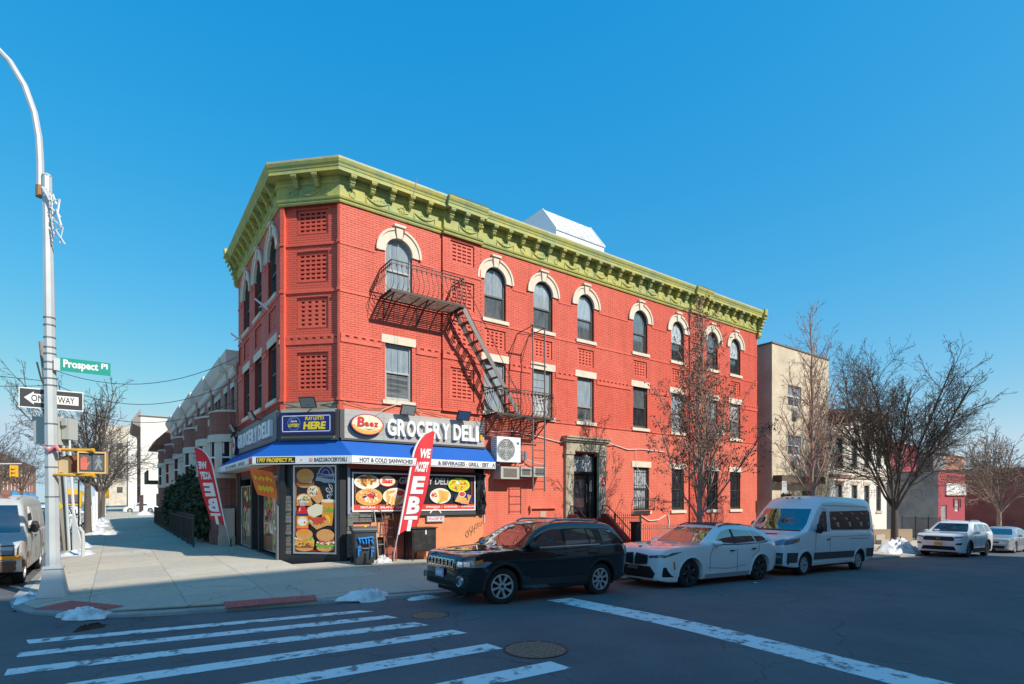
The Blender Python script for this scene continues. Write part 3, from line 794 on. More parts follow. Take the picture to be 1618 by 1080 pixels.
# frieze relief: wreaths and swags in turn, panel joints
def wreath(F, a, c): 
    k = MB(); k.arch(F, a, 10.64, .075, .105, c, c + .02, 0, 2 * math.pi, 16)
    for s in (-1, 1): k.prism(F, [(a + s * .02, 10.54), (a + s * .075, 10.50), (a + s * .085, 10.52), (a + s * .03, 10.56)], c, c + .014)
    k.build('wreath', CORN, CO)
def swag(F, a, c, wd=.36):
    k = MB(); pts = []
    for i in range(9):
        t = -1 + 2 * i / 8; pts.append(F(a + t * wd, 10.60 + .13 * t * t - .03, c + .012))
    k.tube(pts, [.012, .022, .032, .04, .044, .04, .032, .022, .012], 6)
    for s in (-1, 1): k.tube([F(a + s * wd, 10.71, c + .01), F(a + s * wd * 1.02, 10.58, c + .01), F(a + s * wd * .98, 10.52, c + .01)], [.016, .02, .01], 5)
    for i in range(5): k.ell(F, a - .2 + .1 * i, 10.68 - .03 * math.cos(i), .025, .02, c, c + .018, n=6)
    k.build('swag', CORN, CO)
a = .35; i = 0
while a < LR - .3:
    c = .17 if inbr(a) else .06
    if all(abs(a - e) > .3 for e in (3.33, 4.82, 16.2, 17.4)):
        (wreath if i % 2 == 0 else swag)(FRONT, a, c)
    a += .78; i += 1
for a in (.4, .94, 1.48): (swag if a == .94 else wreath)(FC, a, .06)
for i in range(8): (wreath if i % 2 else swag)(FL, .5 + i * .8, .06)
for a in (2.8, 7.55, 10.2, 12.85, 15.1, 19.9):
    k = MB(); k.box(FRONT, a, a + .03, 10.485, 10.80, .055, .075); k.build('frieze_joint', CORN, CO)
# end consoles
def endconsole(F, a, s):
    f = Fr(F(0, 0, 0), F.n, F.v, F.u); k = MB()
    k.prism(f, [(-.02, 10.1), (.1, 10.12), (.16, 10.22), (.15, 10.36), (.19, 10.5), (.21, 10.76), (.28, 10.96), (.38, 11.05), (.46, 11.16), (.50, 11.32), (.52, 11.46), (.46, 11.52), (.4, 11.47), (-.02, 11.47)], a - .11, a + .11)
    for q in range(6): k.ell(Fr(F(a, 10.45 + q * .15, .16 + q * .065), F.n, F.v, F.u), 0, 0, .042, .042, -.135, .135, n=10)
    k.build('end_console', CORN, CO)
endconsole(FRONT, LR + .04, 1); endconsole(FL, -.05, -1)
# drip stains of the roof edge: loose flashing bits
# roof bulkheads
k = MB()
f = Fr((0, 0, 0), (0, 1, 0), (0, 0, 1), (1, 0, 0))
k.prism(f, [(3.0, 10.8), (3.0, 13.85), (3.95, 15.1), (6.2, 15.1), (6.2, 10.8)], 10.75, 13.75, 0)
k.build('roof_bulkhead', WHITEMET, BLD)
k = MB()
for x in (10.75, 13.75):
    k = MB(); k.prism(f, [(2.97, 13.83), (2.97, 13.88), (3.94, 15.14), (6.23, 15.14), (6.23, 15.10), (3.97, 15.10)], x - .03, x + .03); k.build('bulkhead_trim', WHITEMET, BLD)
k = MB(); k.wb(16.1, 18.9, 1.4, 2.6, 10.8, 12.22); k.wb(16.0, 19.0, 1.3, 2.7, 12.22, 12.30); k.build('roof_bulkhead', COPING, BLD)
for i in range(1, 7):
    k = MB(); x = 10.75 + 3 * i / 7; k.bar((x, 2.995, 13.86), (x, 3.945, 15.11), .03, .02); k.build('cladding_seam', COPING, BLD)
k = MB(); k.wb(10.7, 13.8, 2.96, 2.985, 13.78, 13.90); k.build('bulkhead_trim', COPING, BLD)
for x, y, h, r_ in ((5.2, 3.2, 12.6, .06), (8.6, 4.0, 13.0, .05), (15.3, 3.5, 12.9, .05)):
    k = MB(); k.tube([(x, y, 10.8), (x, y, h)], r_, 8); k.tube([(x, y, h), (x, y, h + .12)], r_ * 1.6, 8); k.build('vent_pipe', GALV, BLD)
# ------------------------------------------------------------------ doorway of the upper flats, stoop and railings
mb = MB()
for a0, a1 in ((8.6, 8.98), (10.33, 10.72)):
    mb.box(FRONT, a0, a1, .6, 3.42, -.1, .13); mb.box(FRONT, a0 - .03, a1 + .03, 3.42, 3.56, -.1, .17); mb.box(FRONT, a0 - .03, a1 + .03, .6, .9, -.1, .17)
    mb.box(FRONT, a0 + .07, a1 - .07, 1.05, 3.3, .12, .145)
o = mb.build('door_pilaster', OLDSTONE, BLD)
mb = MB(); mb.box(FRONT, 8.6, 10.72, 3.56, 3.9, -.1, .15); mb.box(FRONT, 8.54, 10.78, 3.9, 3.97, -.1, .21); mb.box(FRONT, 8.49, 10.83, 3.97, 4.05, -.1, .28); mb.box(FRONT, 8.46, 10.86, 4.05, 4.11, -.1, .32)
mb.build('door_entablature', OLDSTONE, BLD)
DF = M('door_black', (.012, .012, .013), .35, coat=.4)
mb = MB(); c = -.2
mb.box(FRONT, 8.98, 9.06, .95, 3.5, c - .05, c + .1); mb.box(FRONT, 9.98, 10.06, .95, 2.72, c - .05, c + .06); mb.box(FRONT, 10.25, 10.33, .95, 3.5, c - .05, c + .1)
mb.box(FRONT, 9.06, 10.25, 2.70, 2.80, c - .05, c + .08); mb.box(FRONT, 9.06, 10.25, 3.4, 3.5, c - .05, c + .08)
dfm = mb.build('door_frame', DF, BLD)
mb = MB(); mb.box(FRONT, 9.06, 10.25, 2.80, 3.4, c - .03, c); mb.build('transom_pane', GL_LACE, dfm)
mb = MB(); mb.box(FRONT, 9.065, 9.2, .97, 2.69, c - .04, c + .01); mb.box(FRONT, 9.86, 9.975, .97, 2.69, c - .04, c + .01); mb.box(FRONT, 9.2, 9.86, .97, 1.22, c - .04, c + .01); mb.box(FRONT, 9.2, 9.86, 2.5, 2.69, c - .04, c + .01)
dl = mb.build('door', DF, BLD)
mb = MB(); mb.box(FRONT, 9.2, 9.86, 1.22, 2.5, c - .03, c - .015); mb.build('pane', glassmat('door_glass', (.05, .05, .055), (.11, .11, .115)), dl)
mb = MB(); mb.tube([FRONT(9.9, 1.55, c + .02), FRONT(9.9, 1.6, c + .07), FRONT(9.9, 2.25, c + .07), FRONT(9.9, 2.3, c + .02)], .018, 6); mb.build('handle', ALU, dl)
mb = MB(); mb.box(FRONT, 10.07, 10.24, .97, 2.69, c - .03, c - .01); mb.build('side_pane', GL_DARK, dfm)
mb = MB(); mb.box(FRONT, 10.09, 10.22, 2.0, 2.45, c - .008, c + .03); mb.build('notice_panel', ALU, dfm)
mb = MB(); mb.box(FRONT, 10.37, 10.48, 1.72, 1.98, .14, .2); mb.build('intercom', ALU, BLD)
lm = MB(); f = Fr(FRONT(9.66, 3.3, .1), (1, 0, 0), (0, 0, 1), (0, -1, 0)); f2 = Fr(FRONT(9.66, 3.12, .12), (1, 0, 0), (0, -1, 0), (0, 0, 1))
lm.lathe(f2, [(.05, .0), (.11, .06), (.12, .2), (.14, .24), (.03, .27), (.02, .32)], 12); lm.wb(9.63, 9.69, -.12, .15, 3.4, 3.44)
tag(lm.build('door_lamp', M('lamp_glass', (.55, .52, .45), .3), smooth=True), 'round glass lamp hanging over the apartment door', 'lamp')
t = thing('door_sticker', 'red round sign with white figure beside the apartment door', 'sign', FRONT(10.55, 2.4, .15))
mb = MB(); F0 = Fr((0, 0, 0), (1, 0, 0), (0, 0, 1), (0, -1, 0)); mb.ell(F0, 0, 0, .13, .17, 0, .015, 0); mb.build('plate', M('sign_red', (.62, .03, .05), .5), t)
mb = MB(); mb.ell(F0, .0, .06, .03, .03, .015, .019); mb.prism(F0, [(-.06, -.06), (.07, -.05), (.03, .04), (-.03, .04)], .015, .019); mb.prism(F0, [(-.02, -.1), (.06, -.1), (.05, -.06), (-.02, -.06)], .015, .019); mb.build('figure', WHITE, t)
STOOP = M('stoop_red', (.26, .035, .028), .75, var=.15, vs=6)
gz = Sz(9.7, -1.5)
st_ = thing('stoop', 'dark red masonry stoop with steps up to the apartment door', 'stoop', (9.66, 0, gz))
H = .95 - gz; n = 7
for i in range(n):
    mb = MB(); mb.wb(-.75, .75, -.35 - .19 * (n - i), -.35 - .19 * (n - i - 1), -.05, H * (i + 1) / (n + 1)); mb.build('step', STOOP, st_)
mb = MB(); mb.wb(-.75, .75, -.35, .1, -.05, H); mb.build('landing', STOOP, st_)
for s in (-1, 1):
    mb = MB(); mb.prism(Fr((0, 0, 0), (0, 1, 0), (0, 0, 1), (1, 0, 0)), [(-1.75, -.05), (.0, -.05), (0, H + .18), (-.4, H + .18), (-1.75, .42)], s * .75, s * .95)
    mb.build('cheek_wall', STOOP, st_)
    mb = MB(); mb.tube([(s * .85, -.1, H + .5), (s * .85, -.45, H + .48), (s * .85, -1.6, .95)], .022, 6)
    for y, z0, z1 in ((-.15, H + .1, H + .5), (-.8, H - .25, H + .13), (-1.55, .4, .98)): mb.tube([(s * .85, y, z0), (s * .85, y, z1)], .016, 6)
    mb.build('handrail', IRON, st_)
mb = MB(); mb.wb(.98, 1.26, -1.75, -1.5, -.05, 1.22); mb.wb(.95, 1.29, -1.78, -1.47, 1.22, 1.27); mb.build('newel_post', BLACK, st_)

def ironfence(name, label, x0, x1, y, h, mat, gap=.125, zf=Sz, group=None, along='x', finial=True):
    """posts, rails and pickets following the ground"""
    L = abs(x1 - x0); t = thing(name, label, 'fence', (x0, y, zf(x0, y)) if along == 'x' else (y, x0, zf(y, x0)), group=group)
    z0 = t.location.z; s = 1 if x1 > x0 else -1
    P = (lambda d, z: (s * d, 0, z)) if along == 'x' else (lambda d, z: (0, s * d, z))
    Z = (lambda d: zf(x0 + s * d, y) - z0) if along == 'x' else (lambda d: zf(y, x0 + s * d) - z0)
    npk = int(L / gap)
    mb0 = MB(); b = h
    mb0.tube([(0, 0, .05), (0, 0, h)], .009, 4, cap=False)
    if finial: mb0.add([(-.022, 0, h), (0, -.022, h), (.022, 0, h), (0, .022, h), (0, 0, h + .1), (0, 0, h - .03)], [(0, 1, 4), (1, 2, 4), (2, 3, 4), (3, 0, 4), (1, 0, 5), (2, 1, 5), (3, 2, 5), (0, 3, 5)])
    me = mb0.mesh('picket', mat)
    for i in range(npk):
        d = (i + .5) * gap
        o = bpy.data.objects.new('picket', me); col.objects.link(o); o.parent = t; o.location = P(d, Z(d))
    for k in (.16, h - .1):
        r_ = MB(); r_.bar(P(0, Z(0) + k), P(L, Z(L) + k), .03, .02); r_.build('rail', mat, t)
    m = max(1, round(L / 2.2))
    for i in range(m + 1):
        d = L * i / m; p_ = MB(); q = P(d, Z(d)); p_.wb(q[0] - .025, q[0] + .025, q[1] - .025, q[1] + .025, q[2] - .1, q[2] + h + .08); p_.build('post', mat, t)
    return t
ironfence('iron_fence', 'grey iron picket fence in front of the red wall behind the white crossover', 11.1, 16.0, -1.45, 1.12, IRONLT)
ironfence('iron_fence', 'grey iron picket fence before the far end of the red wall, behind the van', 16.6, 21.4, -1.45, 1.12, IRONLT)
ironfence('iron_fence', 'black railing along the areaway left of the stoop, behind the black car', 5.6, 8.5, -1.45, 1.2, IRON)
t = ironfence('iron_gate', 'dark iron areaway gate with spear tops beside the stoop newel', 10.62, 12.1, -.7, 1.5, IRON, .11)
t['category'] = 'gate'

# ------------------------------------------------------------------ fire escape
FE = thing('fire_escape', 'dark iron fire escape with two balconies, steep stair and drop ladder', 'fire escape', (1.2, 0, 7.8))
L0 = Vector((1.2, 0, 7.8))
class FEM(MB):
    def build(s, name, mat, parent=FE, **kw):
        s.v = [(x - L0.x, y - L0.y, z - L0.z) for x, y, z in s.v] if parent is FE or parent.parent is FE else s.v
        return MB.build(s, name, mat, parent, **kw)
def balcony(x0, x1, z, skip=None):
    d = -.87
    k = FEM()
    for y in [-.06 - .068 * i for i in range(13)]: k.wb(x0, x1, y - .017, y + .017, z, z + .012)
    for i in range(6): k.wb(x0 + (x1 - x0) * i / 5 - .02, x0 + (x1 - x0) * i / 5 + .02, d, -.02, z - .022, z - .001)
    k.build('platform_slat', RUST, kind='stuff')
    k = FEM(); k.wb(x0 - .02, x1 + .02, d - .02, d + .02, z - .05, z + .03); k.wb(x0 - .02, x0 + .02, d + .021, -.0, z - .05, z + .03); k.wb(x1 - .02, x1 + .02, d + .021, 0, z - .05, z + .03); k.build('platform_frame', IRON)
    k = FEM(); h = .87
    pts = [(x0, -.01, z + h), (x0, d, z + h), (x1, d, z + h), (x1, -.01, z + h)]
    for p, q in zip(pts, pts[1:]): k.bar(p, q, .035, .02)
    for p, q in zip(pts, pts[1:]): k.bar((p[0], p[1], z + h - .1), (q[0], q[1], z + h - .1), .02, .012)
    k.build('rail', IRON)
    k = FEM()
    def bal(p, n_):
        b = [(p[0] + n_[0] * o, p[1] + n_[1] * o, z + t * h) for o, t in ((0, .03), (.09, .10), (.15, .22), (.16, .34), (.12, .48), (.05, .62), (.01, .75), (0, 1))]
        k.tube(b, .0085, 4, cap=False)
        k.wb(p[0] - .02, p[0] + .02, p[1] - .02, p[1] + .02, z + h - .16, z + h - .1)
    n = int((x1 - x0) / .155)
    for i in range(n + 1):
        bal((x0 + (x1 - x0) * i / n, d), (0, -1))
    for i in range(1, 6):
        y = d * i / 6; bal((x0, y), (-1, 0)); bal((x1, y), (1, 0))
    k.build('baluster', IRON, kind='stuff')
    for x in (x0 + .12, (x0 + x1) / 2, x1 - .12):
        k = FEM(); k.bar((x, -.005, z - .62), (x, d + .1, z - .05), .03, .03); k.bar((x, -.012, z - .65), (x, -.012, z - .05), .035, .02); k.bar((x, -.02, z - .045), (x, d, z - .045), .03, .02)
        k.tube([(x, -.01, z - .6), (x, -.13, z - .52), (x, -.17, z - .38), (x, -.1, z - .3), (x, -.05, z - .36)], .009, 4)
        k.build('bracket', IRON)
balcony(1.22, 3.66, 7.80); balcony(4.93, 7.32, 4.55)
ax, az, bx, bz = 3.62, 7.82, 5.86, 4.58
for y in (-.30, -.82):
    k = FEM(); k.bar((ax, y, az), (bx, y, bz), .022, .14); k.build('stair_stringer', IRONLT if y < -.5 else IRON)
    k = FEM(); k.tube([(ax - .1, y, az + .85), (ax + .15, y, az + .7), (bx - .1, y, bz + .8), (bx, y, bz + .05)], .012, 5); k.build('stair_rail', IRON)
for i in range(12):
    t_ = (i + .6) / 12; x = ax + (bx - ax) * t_; z = az + (bz - az) * t_
    k = FEM()
    for dx in (-.09, -.03, .03): k.wb(x + dx, x + dx + .035, -.81, -.31, z - .01, z + .01)
    k.build('stair_tread', RUST)
for x in (6.37, 6.89):
    k = FEM(); k.bar((x, -.93, 1.98 if x < 6.6 else 1.98), (x, -.93, 7.72), .03, .045); k.build('ladder_rail', IRONLT)
k = FEM()
for i in range(17): k.tube([(6.37, -.93, 2.05 + .27 * i), (6.89, -.93, 2.05 + .27 * i)], .010, 5)
k.build('ladder_rung', IRON, kind='stuff')
for x in (6.37, 6.89):
    k = FEM(); k.bar((x, -.93, 7.68), (x, -.01, 7.62), .022, .022); k.bar((x, -.93, 7.35), (x, -.01, 7.62), .02, .02); k.bar((x, -.93, 7.68), (x, -.93, 7.30), .03, .03); k.build('ladder_guide', IRON)
    k = FEM(); k.bar((x, -.93, 4.3), (x - .25, -.1, 3.95), .022, .022); k.build('ladder_brace', IRON)
for z in (7.68, 6.33): k = FEM(); k.bar((6.25, -.95, z), (6.95, -.95, z), .03, .03); k.build('ladder_bar', IRON)
k = FEM(); k.bar((6.0, -.96, 4.5), (7.6, -.96, 4.5), .03, .03); k.build('ladder_bar', IRON)
k = FEM(); k.tube([(3.8, -.1, 8.6), (4.6, -.2, 6.9), (5.9, -.85, 5.35)], .008, 4); k.build('stay_rod', IRON)
# ------------------------------------------------------------------ air conditioners and pipes on the wall
t = thing('condenser_unit', 'large white split air conditioner condenser with round fan grille beside the shop sign', 'air conditioner', (5.68, -.06, 2.98))
mb = MB(); mb.wb(-.5, .5, -.42, -.06, 0, .86); mb.build('casing', WHITEMET, t)
F1 = Fr((-.12, -.42, .43), (1, 0, 0), (0, 0, 1), (0, -1, 0))
mb = MB(); mb.ell(F1, 0, 0, .36, .36, .002, .006, n=32); fanm = mb.build('fan_recess', M('fan_recess', (.10, .11, .09), .7), t)
mb = MB()
for q in range(4): mb.prism(F1, [(.06 * math.cos(q * 1.571), .06 * math.sin(q * 1.571)), (.31 * math.cos(q * 1.571 - .35), .31 * math.sin(q * 1.571 - .35)), (.33 * math.cos(q * 1.571 + .3), .33 * math.sin(q * 1.571 + .3))], .007, .014)
mb.ell(F1, 0, 0, .07, .07, .007, .02, n=14); mb.build('fan_blade', M('fan_grey', (.33, .34, .32), .5), t)
mb = MB()
for r_ in (.08, .14, .2, .26, .32, .36): mb.arch(F1, 0, 0, r_ - .004, r_ + .004, .02, .028, 0, 2 * math.pi, 28)
for q in range(12): mb.bar(F1(.07 * math.cos(q * .5236), .07 * math.sin(q * .5236), .024), F1(.36 * math.cos(q * .5236), .36 * math.sin(q * .5236), .024), .006, .006)
mb.build('fan_guard', WHITEMET, t)
mb = MB(); mb.wb(.33, .43, -.425, -.42, .62, .70); mb.build('badge', M('badge_blue', (.02, .2, .42), .4), t)
mb = MB()
for i in range(11): mb.wb(-.506, -.5, -.40, -.1, .07 + i * .07, .10 + i * .07)
mb.build('side_louvre', M('louvre_grey', (.25, .27, .3), .6), t)
mb = MB()
for s in (-.35, .35): mb.wb(s - .02, s + .02, -.42, .05, -.04, 0); mb.bar((s, .03, -.3), (s, -.38, -.03), .03)
mb.build('wall_bracket', IRONLT, t)
def wall_ac(x, z, wd, ht, dp, label, grille):
    t = thing('window_air_conditioner', label, 'air conditioner', (x, 0, z), group='wall air conditioners under the condenser')
    mb = MB(); mb.wb(-wd / 2, wd / 2, -dp, .1, 0, ht); mb.build('casing', M('ac_grey', (.45, .43, .39), .55, var=.1, vs=8), t)
    f = Fr((0, -dp, ht / 2), (1, 0, 0), (0, 0, 1), (0, -1, 0)); mb = MB(); mb.box(f, -wd * .36, wd * .36, -ht * .36, ht * .36, .001, .006); mb.build('coil', grille, t)
    mb = MB()
    for i in range(9): mb.box(f, -wd * .36, wd * .36, -ht * .34 + i * ht * .085, -ht * .34 + i * ht * .085 + .006, .006, .012)
    mb.build('fin', M('ac_grey', (.45, .43, .39), .55), t)
    return t
wall_ac(5.72, 2.40, .78, .42, .5, 'beige air conditioner with brown coil directly under the white condenser', M('ac_coil', (.12, .09, .07), .8))
wall_ac(6.45, 2.50, .5, .33, .45, 'small grey air conditioner with two pipe holes, middle of the wall units', M('ac_dark', (.06, .06, .06), .8))
wall_ac(7.02, 2.50, .56, .36, .5, 'grey air conditioner with its cover off, rightmost of the wall units', M('ac_dark', (.06, .06, .06), .8))
mb = MB(); mb.wb(6.5, 6.7, -.16, 0, 3.1, 3.42); tag(mb.build('electric_box', ALU), 'small grey electric box beside the white condenser', 'electric box')
mb = MB(); mb.tube([(6.6, -.1, 3.1), (6.6, -.14, 2.98), (6.35, -.2, 2.9), (6.25, -.3, 2.82)], .02, 6); mb.tube([(6.68, -.12, 3.12), (7.0, -.16, 3.02), (7.4, -.2, 2.98), (7.45, -.3, 2.85), (7.2, -.42, 2.8)], .025, 6); mb.tube([(6.35, -.1, 2.5), (6.3, -.2, 2.42), (6.6, -.25, 2.44)], .016, 6)
tag(mb.build('pipe_run', M('pipe_insulation', (.4, .39, .36), .8)), 'grey insulated refrigerant pipes looping between the wall air conditioners', 'pipes')
mb = MB(); mb.wb(6.9, 8.15, -.11, 0, 1.36, 1.47); mb.wb(6.92, 6.96, -.1, 0, 1.2, 1.36); tag(mb.build('bricked_up_sill', BRICKLO), 'salmon painted sill of a bricked up window above the black car', 'sill')
mb = MB(); mb.wb(7.42, 7.70, -.02, 0, .98, 1.26); tag(mb.build('wall_plate', M('wall_plate', (.55, .35, .25), .7)), 'small pale square plate below the bricked up sill', 'plate')
t = thing('window_air_conditioner', 'white window air conditioner in the second floor window behind the street tree', 'air conditioner', (18.0, -.05, 4.78))
mb = MB(); mb.wb(-.4, .36, -.42, .05, 0, .42); mb.build('casing', WHITEMET, t)
mb = MB(); mb.wb(-.36, .1, -.43, -.42, .05, .37); mb.build('grille', M('ac_dark', (.06, .06, .06), .8), t)
# wires on the wall
def wire(name, pts, r, mat, label, cat='cable', sag=None):
    mb = MB()
    if sag is not None:
        p, q = Vector(pts[0]), Vector(pts[1]); pts = [p.lerp(q, t / 14) - Vector((0, 0, sag * 4 * (t / 14) * (1 - t / 14))) for t in range(15)]
    mb.tube(pts, r, 5); return tag(mb.build(name, mat, smooth=True), label, cat)
wire('wall_cable', [(5.1, -.03, 4.02), (6.2, -.04, 4.12), (7.3, -.03, 4.0), (8.4, -.05, 3.86), (8.6, -.2, 3.98)], .018, CABLEW, 'pale cable along the salmon wall from the fire escape to the doorway')
wire('wall_cable', [(10.75, -.2, 3.98), (11.3, -.04, 3.92), (12.1, -.05, 3.78), (12.9, -.04, 3.84), (14.4, -.03, 3.8)], .02, CABLEW, 'pale cable looping right from the stone doorway above the barred window')
wire('wall_cable', [(12.55, -.03, 3.82), (12.6, -.04, 3.1), (12.75, -.3, 2.6), (13.25, -.3, 1.9)], .010, CABLEW, 'thin white cable hanging across the barred window')
wire('wall_cable', [(12.9, -.04, 1.02), (13.4, -.05, .78), (14.0, -.05, .80), (14.5, -.05, 1.0)], .022, CABLEW, 'white hose sagging below the barred window sill')
wire('wall_cable', [(14.7, -.03, 1.0), (14.75, -.03, .7), (14.72, -.03, .45)], .03, CABLEW, 'short white pipe down the wall behind the tree')
wire('wall_cable', [(1.0, -.14, 4.2), (1.35, -.1, 4.45), (1.75, -.06, 4.62), (2.3, -.06, 4.6), (2.6, -.1, 4.4)], .014, M('conduit_pale', (.6, .45, .36), .6), 'pale conduit arching over the shop sign below the window')
wire('wall_cable', [(1.95, -.05, 4.55), (2.6, -.06, 4.5), (3.5, -.07, 4.38), (4.4, -.06, 4.38)], .008, CABLE, 'black cable drooping above the shop sign')
wire('wall_cable', [(.1, -.08, 4.55), (.8, -.06, 4.42), (1.4, -.06, 4.46)], .008, CABLE, 'black cable at the left corner above the round shop logo')
wire('wall_cable', [(1.72, -.02, 9.9), (1.74, -.12, 8.8), (1.72, -.12, 7.0), (1.75, -.13, 4.7)], .005, CABLE, 'thin black wire hanging down past the first arched window')
wire('wall_cable', [(2.05, -.82, 11.3), (2.1, -.3, 10.75), (2.12, -.1, 10.6)], .012, CABLEW, 'white wire hanging from the roof edge over the cornice')
wire('wall_cable', [FC(0, 4.55, .03), FC(.5, 4.42, -.05), FC(1.2, 4.46, -.06), FC(1.85, 4.5, .02)], .010, CABLE, 'black cable drooping above the lottery sign')
# ------------------------------------------------------------------ shop front
RED = M('print_red', (.62, .02, .025), .5); YEL = M('print_yellow', (.80, .62, .02), .5); NAVY = M('print_navy', (.012, .02, .16), .45)
BLK = M('print_black', (.018, .015, .018), .4); ORA = M('print_orange', (.78, .28, .03), .5); TAN = M('print_bread', (.70, .33, .10), .5, var=.25, vs=14); CREAM = M('print_cream', (.80, .70, .50), .5)
GRN = M('print_green', (.16, .42, .04), .5, var=.3, vs=25); BRN = M('print_brown', (.26, .09, .035), .5, var=.35, vs=22); GOLD = M('print_gold', (.74, .42, .08), .5, var=.3, vs=18); SILV = M('print_silver', (.45, .46, .5), .4)
CHEESE = M('print_cheese', (.82, .45, .05), .5, var=.2, vs=25); TOM = M('print_tomato', (.62, .06, .03), .5, var=.3, vs=20); LBLUE = M('print_blue', (.05, .25, .62), .5)
ART = [BLK, RED, YEL, NAVY, WHITE, ORA, TAN, CREAM, GRN, BRN, GOLD, SILV, CHEESE, TOM, LBLUE]
(aBLK, aRED, aYEL, aNAVY, aWHT, aORA, aTAN, aCRM, aGRN, aBRN, aGLD, aSLV, aCHS, aTOM, aLBL) = range(15)
SHUT = M('shop_frame_black', (.022, .023, .026), .5, var=.2, vs=8)
SPANEL = GREY
# walls behind the shop front
mb = MB()
mb.box(FRONT, 0.02, 4.95, -.4, 2.62, -.3, -.12)
mb.build('shop_back_wall', SHUT, BLD)
mb = MB(); mb.box(FRONT, 0.0, .20, -.3, 2.9, -.2, .02); mb.box(FRONT, 4.6, 4.95, 2.5, 2.9, -.12, .0); mb.build('shop_pier', SHUT, BLD)
# rough grey brick pier and sill left of the window, brick by brick
ROUGH = M('rough_grey_brick', (.16, .155, .145), .9, var=.35, vs=10, bump=.6, bs=40)
rb = random.Random(5)
for r_ in range(18):
    for x0, x1 in ((.205, .36),) if r_ < 14 else ((.205, .55), (.56, .98)):
        z = (.0 + r_ * .115) if r_ < 14 else (1.02 + (r_ - 14) * .075)
        h = .107 if r_ < 14 else .068
        if r_ < 14 and not (z < 2.3): continue
        mb = MB(); mb.box(FRONT, x0, x1, z, z + h, -.1, .03 + rb.uniform(0, .05)); mb.build('rough_brick', ROUGH, BLD)
for F_, a0 in ((FC, .155), (FC, 1.70)):
    for r_ in range(15):
        mb = MB(); mb.box(F_, a0, a0 + .17, .08 + r_ * .115, .08 + r_ * .115 + .107, -.2, -.055 + rb.uniform(0, .04)); mb.build('rough_brick', ROUGH, BLD)
# orange wall under the picture board, laid in painted bricks
mb = MB(); mb.box(FRONT, 2.45, 4.95, -.4, 1.16, -.11, 0); mb.box(FRONT, .4, 1.35, .55, 1.0, -.11, -.02); OW = mb.build('orange_wall', ORANGE, BLD)
mb = MB(); brickrun(mb, FRONT, 2.46, 4.94, -.1, 1.15, [], c=0, proud=.004, seed=31); mb.build('brick', ORANGE, OW, kind='stuff')
REDDOOR = M('old_door_red', (.33, .075, .05), .6, var=.15, vs=5)
mb = MB(); mb.box(FRONT, 1.36, 2.02, -.25, 1.0, -.12, -.03); mb.box(FRONT, 1.36, 2.02, 1.0, 1.32, -.12, -.05, 1); mb.build('cellar_door', [REDDOOR, BRN], BLD)
mb = MB(); mb.box(FRONT, 2.14, 2.45, -.25, 1.15, -.12, -.02); mb.build('door_panel', REDDOOR, BLD)
mb = MB(); mb.tube([FRONT(2.08, -.3, .03), FRONT(2.08, 1.34, .03)], .055, 8); mb.build('drain_pipe', BLACK, BLD)
mb = MB(); mb.box(FRONT, 2.2, 4.62, 1.16, 1.30, -.1, .07); mb.box(FRONT, 2.2, 4.62, 1.19, 1.215, .07, .1); mb.build('board_ledge', M('ledge_dark', (.06, .065, .07), .5), BLD)
# chamfer frame
mb = MB(); mb.box(FC, .0, .15, -.3, 2.85, -.3, .02); mb.box(FC, 1.78, LC, -.3, 2.85, -.3, .02); mb.box(FC, .15, 1.78, -.3, .07, -.3, .03); mb.box(FC, .15, 1.78, 2.72, 2.9, -.3, 0); mb.box(FC, .15, 1.78, .07, 2.72, -.3, -.08)
mb.build('shop_pier', SHUT, BLD)
# the left side: door, side light, window panes with printed film
FILM = M('shop_window_film', (.30, .16, .09), .12, c2=(.55, .42, .30), vs2=2.6, amt2=1, edge=(.42, .6), coat=.8)
FILM2 = M('shop_window_film_b', (.42, .22, .10), .12, c2=(.14, .07, .05), vs2=3.4, amt2=1, edge=(.42, .6), coat=.8)
Y = lambda y: 8.15 - y
mb = MB()
for y0, y1 in ((1.33, 1.62), (4.28, 4.40), (5.45, 5.66), (7.72, 8.15)): mb.box(FL, Y(y1), Y(y0), -.4, 2.9, -.25, .02)
mb.box(FL, 0, LF, 2.45, 2.9, -.25, -.02); mb.box(FL, 0, LF, -.4, -.05, -.25, .0)
mb.build('shop_pier', SHUT, BLD)
mb = MB(); mb.box(FL, 0, LF, -.3, 2.6, -.5, -.42); mb.build('shop_back_wall', DARK, BLD)
def pane_framed(F, a0, a1, b0, b1, c, m, name='shop_window', fm=ALU, t=.04):
    k = MB(); k.box(F, a0, a0 + t, b0, b1, c - .05, c + .02); k.box(F, a1 - t, a1, b0, b1, c - .05, c + .02); k.box(F, a0 + t, a1 - t, b0, b0 + t, c - .05, c + .02); k.box(F, a0 + t, a1 - t, b1 - t, b1, c - .05, c + .02)
    o = k.build(name, fm, BLD); k = MB(); k.box(F, a0 + t, a1 - t, b0 + t, b1 - t, c - .03, c); k.build('pane', m, o); return o
pane_framed(FL, Y(2.36), Y(1.62), .08, 2.42, -.03, FILM)
pane_framed(FL, Y(7.72), Y(5.66), -.05, 2.2, -.03, FILM2)
do = pane_framed(FL, Y(4.28), Y(2.38), .0, 2.15, -.16, FILM2, 'shop_door')
mb = MB(); mb.box(FL, Y(4.1), Y(2.5), .88, .95, -.15, -.10); mb.tube([FL(Y(3.9), .75, -.09), FL(Y(3.9), 1.25, -.09)], .018, 6); mb.build('push_bar', ALU, do)
mb = MB(); mb.box(FL, Y(4.2), Y(2.46), .06, .5, -.155, -.13); mb.build('kick_plate', BRN, do)
pane_framed(FL, Y(5.45), Y(4.40), .0, 2.15, -.25, GL_DARK, 'side_light')
